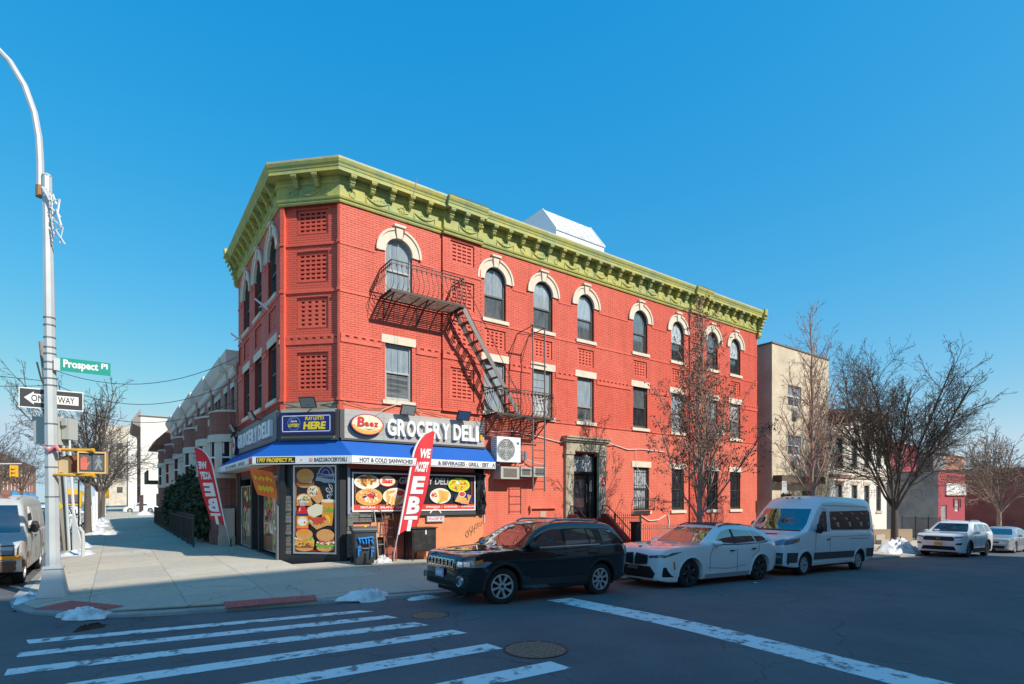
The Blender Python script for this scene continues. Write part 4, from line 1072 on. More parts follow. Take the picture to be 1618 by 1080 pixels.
mb = MB(); mb.box(FL, Y(4.28), Y(2.38), 2.17, 2.44, -.2, -.06); o = mb.build('transom', FILM, BLD)
# printed food on the window film: cups, loaves and stripes in flat print
def filmart(F, a0, a1, b0, b1, c, seed):
    r_ = random.Random(seed); k = MB(); lay = c
    for i in range(26):
        a = r_.uniform(a0, a1 - .1); b = r_.uniform(b0, b1 - .15); lay += .0006
        ra = r_.uniform(.05, .16); m = r_.choice((aTAN, aORA, aRED, aCRM, aBRN, aGRN, aWHT, aGLD))
        if r_.random() < .55: k.ell(F, a + ra * .5, b + .1, min(ra, (a1 - a0) / 2.4), r_.uniform(.06, .18), lay, None, m, 12, r_.uniform(0, 3))
        else: k.poly(F, [(a, b), (a + ra, b), (a + ra * 1.1, b + .38), (a - .02, b + .38)], lay, m)
    return k
for a0, a1, b0, b1, c, s in ((Y(2.30), Y(1.68), .15, 2.3, -.027, 3), (Y(7.64), Y(5.74), .1, 2.0, -.027, 4), (Y(4.2), Y(2.46), 1.0, 2.0, -.157, 5), (Y(4.2), Y(2.46), .52, .84, -.156, 6)):
    filmart(FL, a0, a1, b0, b1, c, s).build('printed_film', ART, BLD)
mb = MB(); mb.tube([FL(Y(1.55), 1.42, .03), FL(Y(1.55), 1.48, .06)], .05, 8); tag(mb.build('padlock', M('brass', (.7, .42, .08), .35, metal=.8)), 'brass padlock on the shutter rail at the shop corner', 'padlock')
mb = MB(); mb.box(FL, Y(1.52), Y(1.36), -.12, 1.5, .03, .09); tag(mb.build('shutter_post', M('post_grey', (.12, .125, .13), .5)), 'grey shutter post standing at the shop corner', 'post')

# grey sign band over the shop, in boards
mb = MB()
bandF = [(FRONT, 0.02, 4.92), (FC, .0, LC), (FL, .35, LF)]
SB = thing('sign_band', 'grey panelled fascia band wrapping the shop corner above the blue awning', 'fascia', (0, 0, 3.48))
def bandboards(F, a0, a1, m, rows=5, step=1.22):
    h = .85 / rows; n = max(1, round((a1 - a0) / step))
    for r_ in range(rows):
        for i in range(n):
            k = MB(); k.box(F, a0 + (a1 - a0) * i / n + .002, a0 + (a1 - a0) * (i + 1) / n - .002, 3.48 + r_ * h + .002, 3.48 + (r_ + 1) * h - .002, .02, .10)
            k.v = [(x, y, z - 3.48) for x, y, z in k.v]; k.build('fascia_board', m, SB)
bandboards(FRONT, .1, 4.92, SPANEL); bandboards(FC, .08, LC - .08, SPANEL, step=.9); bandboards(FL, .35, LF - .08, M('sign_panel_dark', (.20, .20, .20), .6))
for F_, q0, q1 in ((FRONT, -.03, .10), (FC, LC - .085, LC + .02), (FC, -.02, .08), (FL, LF - .085, LF + .03)):
    k = MB(); k.box(F_, q0, q1, 3.48, 4.30, .0, .105); k.v = [(x, y, z - 3.48) for x, y, z in k.v]; k.build('corner_trim', M('trim_dark', (.07, .07, .075), .5), SB)
k = MB(); k.box(FRONT, 0, 4.95, 3.42, 3.48, 0, .12); k.box(FC, 0, LC, 3.42, 3.48, 0, .12); k.box(FL, .3, LF, 3.42, 3.48, 0, .12); k.v = [(x, y, z - 3.48) for x, y, z in k.v]; k.build('bottom_trim', M('trim_dark'), SB)
mb = MB(); mb.box(FC, .12, 1.76, 4.36, 4.56, CC, CC + .05); tag(mb.build('plywood_strip', M('old_plywood', (.33, .27, .2), .9, var=.3, vs=7)), 'bare plywood strip above the lottery sign', 'board')

# raised letters
def letters(F, word, a, b, ht, wds, c0, c1, mat, label, shadow=None, group=None):
    t = thing('sign_lettering', label, 'lettering', F(a, b, c0)); x = a
    o0 = Vector(F(a, b, c0))
    for ch, wdt in zip(word, wds):
        if ch != ' ':
            k = MB(); k.text(ch, F, x, b, wdt * .90, ht, c0, c1, 0, .035); k.v = [tuple(Vector(p) - o0) for p in k.v]; k.build('letter', mat, t)
        x += wdt
    return t
wds = [.335, .325, .335, .31, .28, .325, .32, .11, .33, .28, .26, .15]
LET = M('letter_white', (.82, .82, .81), .4)
letters(FRONT, 'GROCERY DELI', 1.38, 3.63, .52, [v * 3.28 / 3.36 for v in wds], .10, .20, LET, 'large raised white GROCERY DELI letters on the sunlit grey fascia')
letters(FL, 'GROCERY DELI', 1.0, 3.60, .50, [v * 5.35 / 3.36 for v in wds], .10, .20, M('letter_silver', (.78, .79, .80), .3), 'large raised GROCERY DELI letters on the shaded side fascia')
k = MB(); k.box(FRONT, 4.72, 4.80, 3.68, 3.92, .10, .16); tag(k.build('letter_stub', YELLOW), 'small orange stub at the right end of the shop fascia', 'sign')
def logo(F, a, b, ra, rb_, label, name='oval_sign'):
    t = thing(name, label, 'sign', F(a, b, .1)); o0 = Vector(F(a, b, .1))
    def bd(k, nm, m):
        k.v = [tuple(Vector(p) - o0) for p in k.v]; k.build(nm, m, t)
    k = MB(); k.ell(F, a, b, ra, rb_, .10, .24, n=40); bd(k, 'box', NAVY)
    k = MB(); k.ell(F, a, b, ra * .975, rb_ * .97, .24, .243, n=40, mi=aRED); k.ell(F, a, b, ra * .93, rb_ * .91, .243, .246, aCRM, 40)
    # warm lower half
    pts = [(a + ra * .93 * math.cos(q), b + rb_ * .91 * math.sin(q)) for q in [math.pi * (1.02 + .96 * i / 16) for i in range(17)]]
    k.poly(F, pts, .2475, aGLD); k.ell(F, a + .05 * ra, b - .12 * rb_, ra * .78, rb_ * .42, .249, None, aCRM, 24)
    bd(k, 'face', ART)
    k = MB(); s = ra / .5
    # script lettering: big B then aez
    k.text('B', F, a - .62 * ra, b - .28 * rb_, .42 * ra, .95 * rb_, .2505, .2525, aBLK, .03, .12); k.text('B', F, a - .645 * ra, b - .25 * rb_, .42 * ra, .95 * rb_, .253, .256, aRED, .03, .12)
    x = a - .19 * ra
    for ch in 'aez':
        k.text(ch, F, x + .02 * ra, b - .20 * rb_, .25 * ra, .42 * rb_, .2505, .2525, aBLK, .04, .1); k.text(ch, F, x, b - .17 * rb_, .25 * ra, .42 * rb_, .253, .256, aRED, .04, .1); x += .28 * ra
    k.poly(F, [(a - .72 * ra, b + .45 * rb_), (a - .5 * ra, b + .62 * rb_), (a - .22 * ra, b + .6 * rb_), (a - .45 * ra, b + .52 * rb_)], .255, aRED)
    k.prism(F, [(a - .3 * ra, b - .38 * rb_), (a + .1 * ra, b - .42 * rb_), (a + .62 * ra, b - .28 * rb_), (a + .1 * ra, b - .5 * rb_)], .2505, .252, aNAVY)
    bd(k, 'lettering', ART)
    return t
logo(FRONT, .74, 3.90, .50, .31, 'oval red and cream Baez logo sign left of the sunlit shop letters')
logo(FL, .42, 3.78, .30, .36, 'round Baez logo sign at the far end of the shaded side fascia')
# lottery sign
t = thing('lottery_sign', 'blue illuminated box sign reading PLAY LOTTO HERE on the corner fascia', 'sign', FC(.1, 3.58, .1)); o0 = Vector(FC(.1, 3.58, .1))
def bdo(k, nm, m, t, o0):
    k.v = [tuple(Vector(p) - o0) for p in k.v]; return k.build(nm, m, t)
k = MB(); k.box(FC, .10, 1.80, 3.56, 4.22, .10, .22); bdo(k, 'box', BLK, t, o0)
k = MB(); k.box(FC, .14, 1.76, 3.60, 4.18, .22, .224, aNAVY)
for a0, a1, b0, b1 in ((.22, 1.68, 3.655, 3.675), (.22, 1.68, 4.105, 4.125), (.20, .22, 3.675, 4.105), (1.68, 1.70, 3.675, 4.105)): k.box(FC, a0, a1, b0, b1, .224, .227, aWHT)
k.ell(FC, .57, 3.90, .205, .205, .224, .227, aLBL, 26); k.ell(FC, .57, 3.90, .185, .185, .227, .229, aNAVY, 26)
for q, m in enumerate((aRED, aORA, aYEL, aGRN)): k.ell(FC, .57, 3.92, .15, .13, .229 + q * .0004, None, m, 8, 0, .4 + q * .7, 1.1 + q * .7)
bdo(k, 'face', ART, t, o0)
k = MB(); k.text('THE NEW YORK', FC, .47, 3.93, .2, .05, .231, .233, aWHT, .02); k.text('LOTTERY', FC, .40, 3.79, .33, .10, .231, .234, aYEL, .04, .08)
k.text('PLAY LOTTO', FC, .92, 3.985, .58, .105, .224, .228, aYEL, .03, .12); k.text('HERE', FC, .86, 3.72, .68, .22, .224, .228, aYEL, .05, .12)
bdo(k, 'lettering', ART, t, o0)
# floodlights
def flood(F, a, b, label, tilt=.5, lens=M('flood_lens', (.30, .31, .30), .25)):
    t = thing('floodlight', label, 'floodlight', F(a, b, .1), group='floodlights over the shop sign')
    u, v, n = Vector(F.u), Vector(F.v), Vector(F.n)
    nn = (n * math.cos(tilt) - v * math.sin(tilt)).normalized(); vv = (v * math.cos(tilt) + n * math.sin(tilt)).normalized()
    f = Fr(n * .28 + v * .1, u, vv, nn)
    k = MB(); k.box(f, -.24, .24, -.16, .16, -.05, .0); k.build('housing', M('flood_black', (.03, .03, .032), .5), t)
    k = MB(); k.box(f, -.215, .215, -.135, .135, .001, .006); k.build('lens', lens, t)
    k = MB(); k.bar(tuple(n * 0), tuple(n * .26 + v * .04), .03); k.bar(tuple(u * .2 + n * .2), tuple(u * .2 + n * .28 + v * .1), .02); k.build('arm', IRON, t)
LB = M('flood_lens_blue', (.05, .09, .19), .25)
flood(FRONT, 1.98, 4.32, 'black floodlight with pale lens over the G of the shop letters')
flood(FRONT, 3.95, 4.32, 'black floodlight with blue lens over the D of the shop letters', .5, LB)
flood(FC, 1.08, 4.36, 'black floodlight standing above the lottery sign')
flood(FL, 4.6, 4.3, 'white floodlight above the shaded side fascia')
flood(FL, .9, 4.3, 'black floodlight at the far end of the shaded side fascia')

# awning
AW = thing('awning', 'blue canvas awning with white lettered valance wrapping the shop corner', 'awning', (0, 0, 2.72)); o0 = Vector((0, 0, 2.72))
dr, dc, dl = .55, .27, .70
back = [(5.08, -.02), (0.0, -.02), (-1.33 - .02, 1.33), (-1.35, 8.5)]
frnt = [(5.08, -dr), (dr - dc * 1.4142, -dr), (-1.33 - dl, 1.33 + dl - dc * 1.4142), (-1.33 - dl, 8.5)]
zt, zv, zb = 3.45, 2.95, 2.72
names = ['front', 'corner', 'side']
for i in range(3):
    b0, b1, f0, f1 = back[i], back[i + 1], frnt[i], frnt[i + 1]
    k = MB(); n = 8; rows = []
    for j in range(n + 1):
        s = j / n; sg = -.02 * math.sin(math.pi * s)
        rows.append([(b0[0] + (f0[0] - b0[0]) * s + ((b1[0] + (f1[0] - b1[0]) * s) - (b0[0] + (f0[0] - b0[0]) * s)) * q / 6, b0[1] + (f0[1] - b0[1]) * s + ((b1[1] + (f1[1] - b1[1]) * s) - (b0[1] + (f0[1] - b0[1]) * s)) * q / 6, zt + (zv - zt) * s + sg * (1 - .3 * abs(q - 3) / 3)) for q in range(7)])
    k.grid(rows); bdo(k, 'canopy', BLUE, AW, o0)
    # valance with thickness
    d = Vector((f1[0] - f0[0], f1[1] - f0[1], 0)).normalized(); nrm = Vector((-d.y, d.x, 0))
    if nrm.dot(Vector((5, 5, 0))) > 0: nrm = -nrm
    k = MB(); F_ = Fr((*f1, 0), -d, (0, 0, 1), nrm); L_ = math.hypot(f1[0] - f0[0], f1[1] - f0[1])
    k.box(F_, 0, L_, zb, zv, -.02, .0); va = bdo(k, 'valance', M('valance_white', (.76, .77, .78), .6, var=.04, vs=6), AW, o0)
    k = MB(); m_ = MB()
    if i == 0:
        x = .22
        for wtx, wl in (('HOT & COLD SANWICHES', 1.66), ('& BEVERAGES', .98), ('GRILL', .4), ('EBT', .26), ('ATM', .3)):
            if wtx.startswith('& B'): x = 2.74 + .0
            k.text(wtx, F_, x, 2.775, wl, .125, .0, .004, 3, .034); x += wl + .05
            if wtx != 'ATM' : k.ell(F_, x + .01, 2.83, .017, .017, .001, .004, 1, 8); x += .08
    elif i == 1:
        k.box(F_, .12, 1.36, 2.75, 2.92, .0, .004, 0); k.text('1797 PROSPECT PL.', F_, .16, 2.775, 1.16, .12, .004, .007, 2, .04)
        k.ell(F_, 1.55, 2.83, .022, .022, .001, .004, 1, 8)
        k.box(F_, 1.800, 1.900, 2.78, 2.88, 0, .003, 1); k.box(F_, 1.815, 1.885, 2.795, 2.865, .003, .005, 4); k.box(F_, 1.825, 1.875, 2.805, 2.855, .005, .007, 1); k.ell(F_, 1.85, 2.83, .014, .014, .007, .009, 4, 10)
        k.text('BAEZGROCERYDELI', F_, 1.95, 2.775, 1.0, .12, 0, .004, 3, .03)
    else:
        k.text('HOT & COLD SANWICHES', F_, 2.0, 2.775, 2.2, .105, 0, .004, 3, .0); k.text('& BEVERAGES', F_, 4.5, 2.775, 1.1, .105, 0, .004, 3, 0); k.box(F_, L_ - .55, L_ - .1, 2.75, 2.92, .0, .004, 1)
    bdo(k, 'lettering', [BLK, RED, YEL, M('print_slate', (.06, .065, .085), .5), WHITE], va, o0) if 0 else None
    k.v = [tuple(Vector(p) - o0) for p in k.v]; k.build('lettering', [BLK, RED, YEL, M('print_slate', (.06, .065, .085), .5), WHITE], va)
    # soffit in panels
    nn = max(1, round(L_ / .62))
    for q in range(nn):
        s0, s1 = q / nn + .002, (q + 1) / nn - .002; P_ = lambda A, B, s: (A[0] + (B[0] - A[0]) * s, A[1] + (B[1] - A[1]) * s)
        k = MB(); pts = [P_(b0, b1, s0), P_(b0, b1, s1), P_(f0, f1, s1), P_(f0, f1, s0)]
        if area(pts) < .02: continue
        k.v = []; k.prism(WORLD, pts, zb + .02, zb + .035); bdo(k, 'soffit_panel', M('soffit_white', (.6, .58, .54), .7), AW, o0)
for p, q in ((back[0], frnt[0]), (back[3], frnt[3])):
    k = MB(); k.quad((*p, zt), (*q, zv), (*q, zb), (*p, zb)); bdo(k, 'side_flap', BLUE, AW, o0)
k = MB()
for i in range(6): k.bar((.4 + i * .9, -.02, 3.43), (.4 + i * .9, -dr + .02, 2.9), .02)
for i in range(7): k.bar((-1.36, 1.9 + i, 3.43), (-1.33 - dl + .02, 1.9 + i, 2.9), .02)
bdo(k, 'frame_bar', IRONLT, AW, o0)

# ------------------------------------------------------------------ posters
def plate(F, a, b, ra, c, m, food):
    pass
t = thing('sandwich_poster', 'tall black poster of burgers, wraps, bottle and Coffee cup in the corner window', 'poster', FC(.41, .1, -.07)); o0 = Vector(FC(.41, .1, -.07))
a0, a1, b0, b1 = .41, 1.78, .10, 2.70
k = MB()
for x0, x1, y0, y1 in ((a0, a0 + .05, b0, b1), (a1 - .05, a1, b0, b1), (a0 + .05, a1 - .05, b0, b0 + .05), (a0 + .05, a1 - .05, b1 - .05, b1)): k.box(FC, x0, x1, y0, y1, -.075, .0)
bdo(k, 'frame', ALU, t, o0)
k = MB(); k.box(FC, a0 + .05, a1 - .05, b0 + .05, b1 - .05, -.078, -.06); bdo(k, 'sheet', BLK, t, o0)
G = Fr(FC(a0 + .05, b0 + .05, -.06), FC.u, FC.v, FC.n)   # 1.27 x 2.5
class Art(MB):
    def __init__(s): MB.__init__(s); s.c = .0006
    def e(s, a, b, ra, rb_, m, rot=0, n=22): s.ell(G, a, b, ra, rb_, s.c, None, m, n, rot); s.c += .0005
    def p(s, pts, m): s.poly(G, pts, s.c, m); s.c += .0005
    def t(s, body, a, b, wd, ht, m, bold=.02, shear=0): s.text(body, G, a, b, wd, ht, s.c, s.c + .0004, m, bold, shear); s.c += .0005
    def blobs(s, a, b, ra, rb_, ms, n, sz, seed):
        r_ = random.Random(seed)
        for i in range(n):
            q = r_.uniform(0, 6.28); d = math.sqrt(r_.random())
            s.ell(G, a + ra * d * math.cos(q), b + rb_ * d * math.sin(q), sz * r_.uniform(.6, 1.3), sz * r_.uniform(.5, 1.1), s.c, None, r_.choice(ms), 8, q); s.c += .0001
A = Art()
A.p([(0, 0), (.03, 0), (.03, 2.5), (0, 2.5)], aBRN); A.p([(1.24, 0), (1.27, 0), (1.27, 1.9), (1.24, 1.9)], aRED); A.p([(.5, .03), (1.27, .03), (1.27, .055), (.5, .055)], aRED)
# egg roll
A.e(.30, 2.02, .29, .13, aTAN); A.e(.30, 2.06, .3, .07, aTOM); A.p([(.2, 2.06), (.5, 2.02), (.52, 2.12), (.3, 2.12)], aCRM); A.e(.38, 2.1, .12, .05, aCHS); A.e(.30, 2.24, .28, .21, aTAN); A.e(.27, 2.32, .16, .09, aORA)
# badge
A.e(.95, 2.28, .24, .25, aSLV, 0, 30); A.e(.95, 2.28, .205, .215, aNAVY, 0, 30); A.e(.95, 2.3, .12, .13, aSLV, 0, 24); A.e(.95, 2.3, .1, .11, aNAVY, 0, 24)
A.p([(.68, 2.24), (.62, 2.10), (1.27, 2.02), (1.2, 2.16), (1.24, 2.3)], aSLV); A.p([(.68, 2.32), (.68, 2.18), (1.2, 2.11), (1.2, 2.25)], aSLV); A.p([(.70, 2.30), (.70, 2.20), (1.18, 2.13), (1.18, 2.23)], aNAVY); A.t('SANDWICHES', .72, 2.185, .44, .075, aSLV, .02)
# wraps
A.p([(.40, 1.70), (.55, 1.95), (.75, 1.90), (.90, 1.52), (.7, 1.4)], aTAN); A.e(.56, 1.78, .2, .19, aTAN, .4); A.e(.55, 1.79, .165, .155, aCRM, .4); A.blobs(.55, 1.77, .14, .11, (aTOM, aCRM, aGRN, aWHT, aBRN), 40, .025, 1)
A.p([(.02, 1.45), (.08, 1.62), (.45, 1.62), (.55, 1.42), (.3, 1.36)], aTAN); A.e(.26, 1.55, .23, .17, aTAN); A.e(.26, 1.55, .2, .14, aCRM); A.blobs(.26, 1.53, .17, .11, (aTOM, aCRM, aBRN, aWHT, aGRN), 44, .026, 2)
A.p([(0.02, 1.36), (.55, 1.36), (.5, 1.44), (.05, 1.43)], aORA)
# cup and steam
for x, y, s in ((1.05, 1.62, .05), (1.12, 1.72, .045), (1.02, 1.82, .05), (1.12, 1.92, .05), (1.16, 1.82, .035), (1.08, 2.0, .035)): A.e(x, y, s, s * 1.5, aSLV, .5, 12); A.e(x + .01, y, s * .55, s, aBLK, .5, 12)
A.p([(.86, .78), (1.16, .78), (1.26, 1.50), (.82, 1.50)], aORA); A.e(1.04, 1.50, .22, .05, aWHT); A.e(1.04, 1.49, .19, .035, aCRM); A.e(1.0, .95, .1, .14, aYEL, .3); A.t('Coffee', .84, 1.16, .38, .17, aGRN, .05, .1)
# sandwich
A.p([(.38, .9), (.68, .66), (1.1, .82), (1.02, 1.0), (.7, .95)], aTAN); A.blobs(.66, .93, .27, .12, (aTOM, aGRN, aCRM, aBRN, aGRN), 60, .03, 3); A.p([(.4, 1.02), (.68, .80), (.98, .95), (.96, 1.05), (.7, 1.0)], aTOM); A.p([(.37, 1.10), (.60, 1.02), (.86, 1.12), (.88, 1.38), (.66, 1.42), (.40, 1.30)], aCRM); A.p([(.37, 1.12), (.58, 1.04), (.60, .99), (.4, 1.06)], aTAN)
# bottle
A.p([(.05, .60), (.42, .60), (.43, 1.1), (.36, 1.28), (.3, 1.36), (.16, 1.36), (.1, 1.28), (.05, 1.1)], aRED); A.p([(.15, 1.36), (.31, 1.36), (.31, 1.46), (.15, 1.46)], aSLV); A.p([(.05, .70), (.42, .70), (.42, 1.06), (.05, 1.06)], aORA); A.e(.235, .9, .16, .14, aCRM); A.e(.235, .88, .12, .07, aWHT); A.p([(.05, 1.06), (.42, 1.06), (.42, 1.12), (.05, 1.12)], aNAVY); A.blobs(.24, .86, .1, .05, (aRED, aWHT), 10, .025, 4); A.p([(.12, 1.2), (.16, 1.2), (.18, 1.3), (.15, 1.3)], aCRM)
# burgers
A.e(.30, .12, .29, .10, aTAN); A.p([(.02, .12), (.6, .12), (.58, .3), (.03, .3)], aBRN); A.p([(.0, .20), (.6, .16), (.62, .36), (.02, .38)], aCHS); A.blobs(.3, .25, .3, .09, (aCHS, aORA, aBRN), 36, .04, 5); A.blobs(.3, .40, .31, .035, (aGRN, aGRN, aCRM), 40, .035, 6); A.e(.30, .52, .27, .16, aTAN); A.e(.27, .58, .18, .08, aORA)
A.e(.96, .12, .27, .10, aTAN); A.blobs(.97, .2, .29, .06, (aGRN,), 46, .04, 7); A.blobs(.97, .28, .26, .05, (aCRM, aTOM, aCRM), 34, .035, 8); A.blobs(.97, .36, .25, .05, (aTOM, aTOM, aRED), 30, .045, 9); A.e(.97, .50, .28, .18, aTAN); A.blobs(.97, .52, .22, .12, (aCRM, aTAN), 26, .012, 10)
bdo(A, 'printed_food', ART, t, o0)

t = thing('menu_board', 'wide framed menu board of food plates under the awning beside the feather flag', 'poster', FRONT(.26, 1.3, .06)); o0 = Vector(FRONT(.26, 1.3, .06))
k = MB(); k.box(FRONT, .22, 4.60, 1.28, 2.56, -.1, .05); bdo(k, 'backing', SHUT, t, o0)
k = MB(); k.box(FRONT, .20, .27, 1.26, 2.62, .05, .10); bdo(k, 'edge_channel', M('edge_blue_grey', (.25, .3, .4), .4), t, o0)
k = MB()
for x0, x1, y0, y1 in ((.34, 4.58, 1.33, 1.37), (.34, 4.58, 2.46, 2.50), (.34, .38, 1.37, 2.46), (4.54, 4.58, 1.37, 2.46)): k.box(FRONT, x0, x1, y0, y1, .05, .075)
bdo(k, 'frame', WHITEMET, t, o0)
G = Fr(FRONT(.38, 1.37, .05), FRONT.u, FRONT.v, FRONT.n)   # 4.16 x 1.09
A = Art(); A.c = .003
A.p([(0, 0), (4.16, 0), (4.16, 1.09), (0, 1.09)], aBLK); A.p([(0, 0), (4.16, 0), (4.16, .17), (0, .17)], aTOM); A.p([(.06, .17), (.08, .17), (.08, 1.09), (.06, 1.09)], aRED); A.p([(4.06, .17), (4.08, .17), (4.08, 1.09), (4.06, 1.09)], aRED)
x = .22
for wd_, l_ in (('FRITURAS', .46), ('SALAMI', .36), ('CHEESE', .36), ('HOME', .3)): A.t(wd_, x, .055, l_, .065, aWHT, .03); x += l_ + .05; A.e(x + .01, .085, .012, .012, aWHT); x += .1
x = 2.36
for wd_, l_ in (('EMPANADAS', .5), ('SANDWICHES', .5), ('QUESADILLAS', .5)):
    A.t(wd_, x, .055, l_, .065, aWHT, .03); x += l_ + .05
    if wd_ != 'QUESADILLAS': A.e(x + .02, .085, .012, .012, aWHT)
    x += .1
A.e(.42, .84, .40, .22, aWHT); A.e(.42, .86, .35, .18, aCRM); A.blobs(.42, .88, .26, .14, (aBRN, aBRN, aGLD, aTAN), 60, .05, 21)
A.e(.48, .40, .42, .26, aGLD); A.e(.48, .40, .39, .23, aTAN); A.blobs(.48, .42, .32, .18, (aGLD, aCRM, aORA), 40, .04, 22); A.blobs(.48, .43, .2, .12, (aNAVY, aBLK, aWHT, aTOM), 44, .03, 23); A.p([(.38, .42), (.52, .38), (.62, .46), (.5, .52)], aRED)
A.e(1.05, .88, .27, .17, aRED, 0, 28); A.e(1.05, .88, .25, .15, aCRM, 0, 28); A.t('Baez', .88, .81, .34, .15, aRED, .05, .1)
A.t('GROCERY DELI', 1.42, .80, 1.72, .22, aSLV, .03, .1); A.t('CORP', 3.2, .76, .24, .09, aWHT, .03, .1)
A.e(1.32, .42, .42, .26, aWHT); A.e(1.32, .42, .39, .235, aCRM)
for i, (p_, q_, r0) in enumerate(((1.08, .3, 1.2), (1.2, .27, 1.4), (1.3, .25, 1.5), (1.42, .3, 1.2), (1.16, .55, .2), (1.4, .5, .5), (1.5, .36, .9), (1.05, .46, 1.6))): A.e(p_, q_, .16, .045, aGLD if i % 2 else aTAN, r0, 12)
A.e(1.47, .52, .16, .11, aWHT); A.e(1.47, .52, .135, .09, aTOM)
A.e(2.0, .42, .30, .24, aWHT); A.blobs(2.05, .42, .22, .16, (aTAN, aORA, aGLD), 40, .05, 24)
A.e(2.86, .44, .38, .25, aWHT); A.e(2.86, .44, .35, .22, aCRM); A.p([(2.84, .22), (3.12, .30), (3.18, .56), (2.78, .64)], aGLD); A.p([(2.9, .26), (3.08, .33), (2.86, .58)], aTAN); A.blobs(2.64, .46, .1, .07, (aTOM,), 16, .03, 25); A.blobs(2.66, .33, .08, .05, (aWHT,), 8, .03, 26); A.blobs(2.80, .25, .07, .05, (aGRN, aYEL), 14, .03, 27)
A.e(3.55, .80, .42, .24, aGRN); A.e(3.55, .80, .40, .22, aYEL); A.blobs(3.55, .80, .32, .16, (aGLD, aTOM, aGRN, aCHS, aYEL), 70, .04, 28); A.blobs(3.5, .88, .07, .05, (aSLV, aWHT), 10, .03, 29)
A.e(3.72, .36, .36, .2, aNAVY); A.p([(3.38, .26), (3.75, .2), (3.85, .36), (3.5, .46)], aGLD); A.p([(3.9, .2), (4.02, .45), (3.86, .5)], aTAN); A.p([(3.6, .2), (3.9, .16), (3.95, .3), (3.7, .32)], aTAN); A.e(3.66, .50, .14, .10, aWHT); A.e(3.66, .5, .115, .08, aTOM)
bdo(A, 'printed_food', ART, t, o0)
# crumpled black plastic at its right end
k = MB(); rr = random.Random(12); rows = []
for i in range(9):
    rows.append([(4.62 + .33 * j / 4 + rr.uniform(-.02, .02), -.02 - rr.uniform(0, .16), 1.18 + 1.35 * i / 8 - .12 * (j == 0) * 0) for j in range(5)])
k.grid(rows); tag(k.build('plastic_sheet', M('black_plastic', (.02, .02, .022), .3)), 'crumpled black plastic sheet at the right end of the menu board', 'plastic sheet')
wire('wall_cable', [(4.93, -.1, 2.6), (4.98, -.06, 2.2), (4.94, -.07, 1.9), (4.97, -.05, 1.4), (4.95, -.05, .9)], .014, CABLEW, 'white cable hanging beside the black plastic sheet')
t = thing('ebt_sign', 'small white sign with red WE ACCEPT EBT letters on the orange wall', 'sign', FRONT(2.78, 1.0, .02)); o0 = Vector(FRONT(2.78, 1.0, .02))
k = MB(); k.box(FRONT, 2.76, 3.38, .98, 1.16, .06, .09); k.arch(FRONT, 3.07, 1.16, .20, .235, .06, .085, R(25), R(155), 12); bdo(k, 'board', WHITEMET, t, o0)
k = MB(); k.box(FRONT, 2.775, 3.365, .992, 1.148, .09, .092, aNAVY); k.box(FRONT, 2.79, 3.35, 1.006, 1.134, .092, .094, aWHT); k.text('WE ACCEPT EBT', FRONT, 2.81, 1.03, .52, .085, .094, .097, aRED, .03); bdo(k, 'lettering', ART, t, o0)
k = MB()
for pts in ([(4.28, .62), (4.22, .5), (4.3, .42), (4.36, .55), (4.30, .64)], [(4.42, .78), (4.36, .66), (4.46, .6), (4.44, .45)], [(4.5, .8), (4.48, .6), (4.58, .74), (4.56, .58)], [(4.62, .86), (4.58, .72), (4.68, .72), (4.7, .9), (4.62, .86)], [(4.78, .92), (4.74, .78), (4.84, .8), (4.86, .95)]): k.tube([FRONT(a, b, .012) for a, b in pts], .009, 4)
tag(k.build('graffiti', BLK), 'black scrawled graffiti tag on the orange wall', 'graffiti')
# hanging orange banner over the side door
t = thing('hanging_banner', 'crooked orange banner with yellow lettering hanging under the awning by the side door', 'banner', (-1.95, 2.35, 2.68))
k = MB(); F_ = Fr((0, 0, 0), (.55, -.83, -.1), (-.2, .0, .98), (-.83, -.55, 0)); rows = [[F_(-.05 + .12 * (j / 6) + (a / 5) * .85, -.85 * j / 6 - .1 * (a / 5), .05 * math.sin(a * 1.1 + j * .4)) for a in range(6)] for j in range(7)]
k.grid(rows); k.build('cloth', M('banner_orange', (.74, .16, .025), .6), t)
k = MB(); k.text('PIZZA', F_, .1, -.42, .58, .2, .055, .06, 0, .04); k.text('', F_, 0, 0, 1, 1)
for i in range(9): k.box(F_, .14 + .075 * i, .185 + .075 * i, -.38 + .05 * (i % 2), -.24 - .03 * (i % 3), .054, .06); k.box(F_, .18 + .07 * i, .222 + .07 * i, -.72 + .04 * ((i + 1) % 2), -.56 + .03 * (i % 2), .054, .06)
k.v = k.v[len(text_geo('PIZZA', .04)[0]):]; nf = len(text_geo('PIZZA', .04)[1]); k.f = [tuple(i - len(text_geo('PIZZA', .04)[0]) for i in f) for f in k.f[nf:]]; k.m = k.m[nf:]
k.build('lettering', YEL, t)
# ------------------------------------------------------------------ vehicles
TYRE = M('tyre_rubber', (.014, .014, .015), .85); RIM = M('alloy', (.62, .63, .65), .35, metal=.6); RIMD = M('dark_alloy', (.05, .05, .055), .35, metal=.6); TRIMB = M('black_plastic_trim', (.022, .023, .025), .6)
CARGL = M('car_glass', (.010, .012, .014), .015, spec=.9, coat=1.0); CARGL.node_tree.nodes['Principled BSDF'].inputs['IOR'].default_value = 2.1
LAMP = M('headlamp_lens', (.20, .25, .32), .08, coat=1, metal=.3); LAMPD = M('dark_lamp_lens', (.06, .07, .08), .06, coat=1); AMBER = M('amber_lens', (.75, .22, .02), .15, coat=1); REDL = M('tail_lens', (.35, .01, .012), .12, coat=1)
UNDER = M('underbody', (.008, .008, .008), .9); PLATE = M('plate_white', (.65, .64, .62), .5); PLATEY = M('plate_orange', (.78, .42, .03), .5)

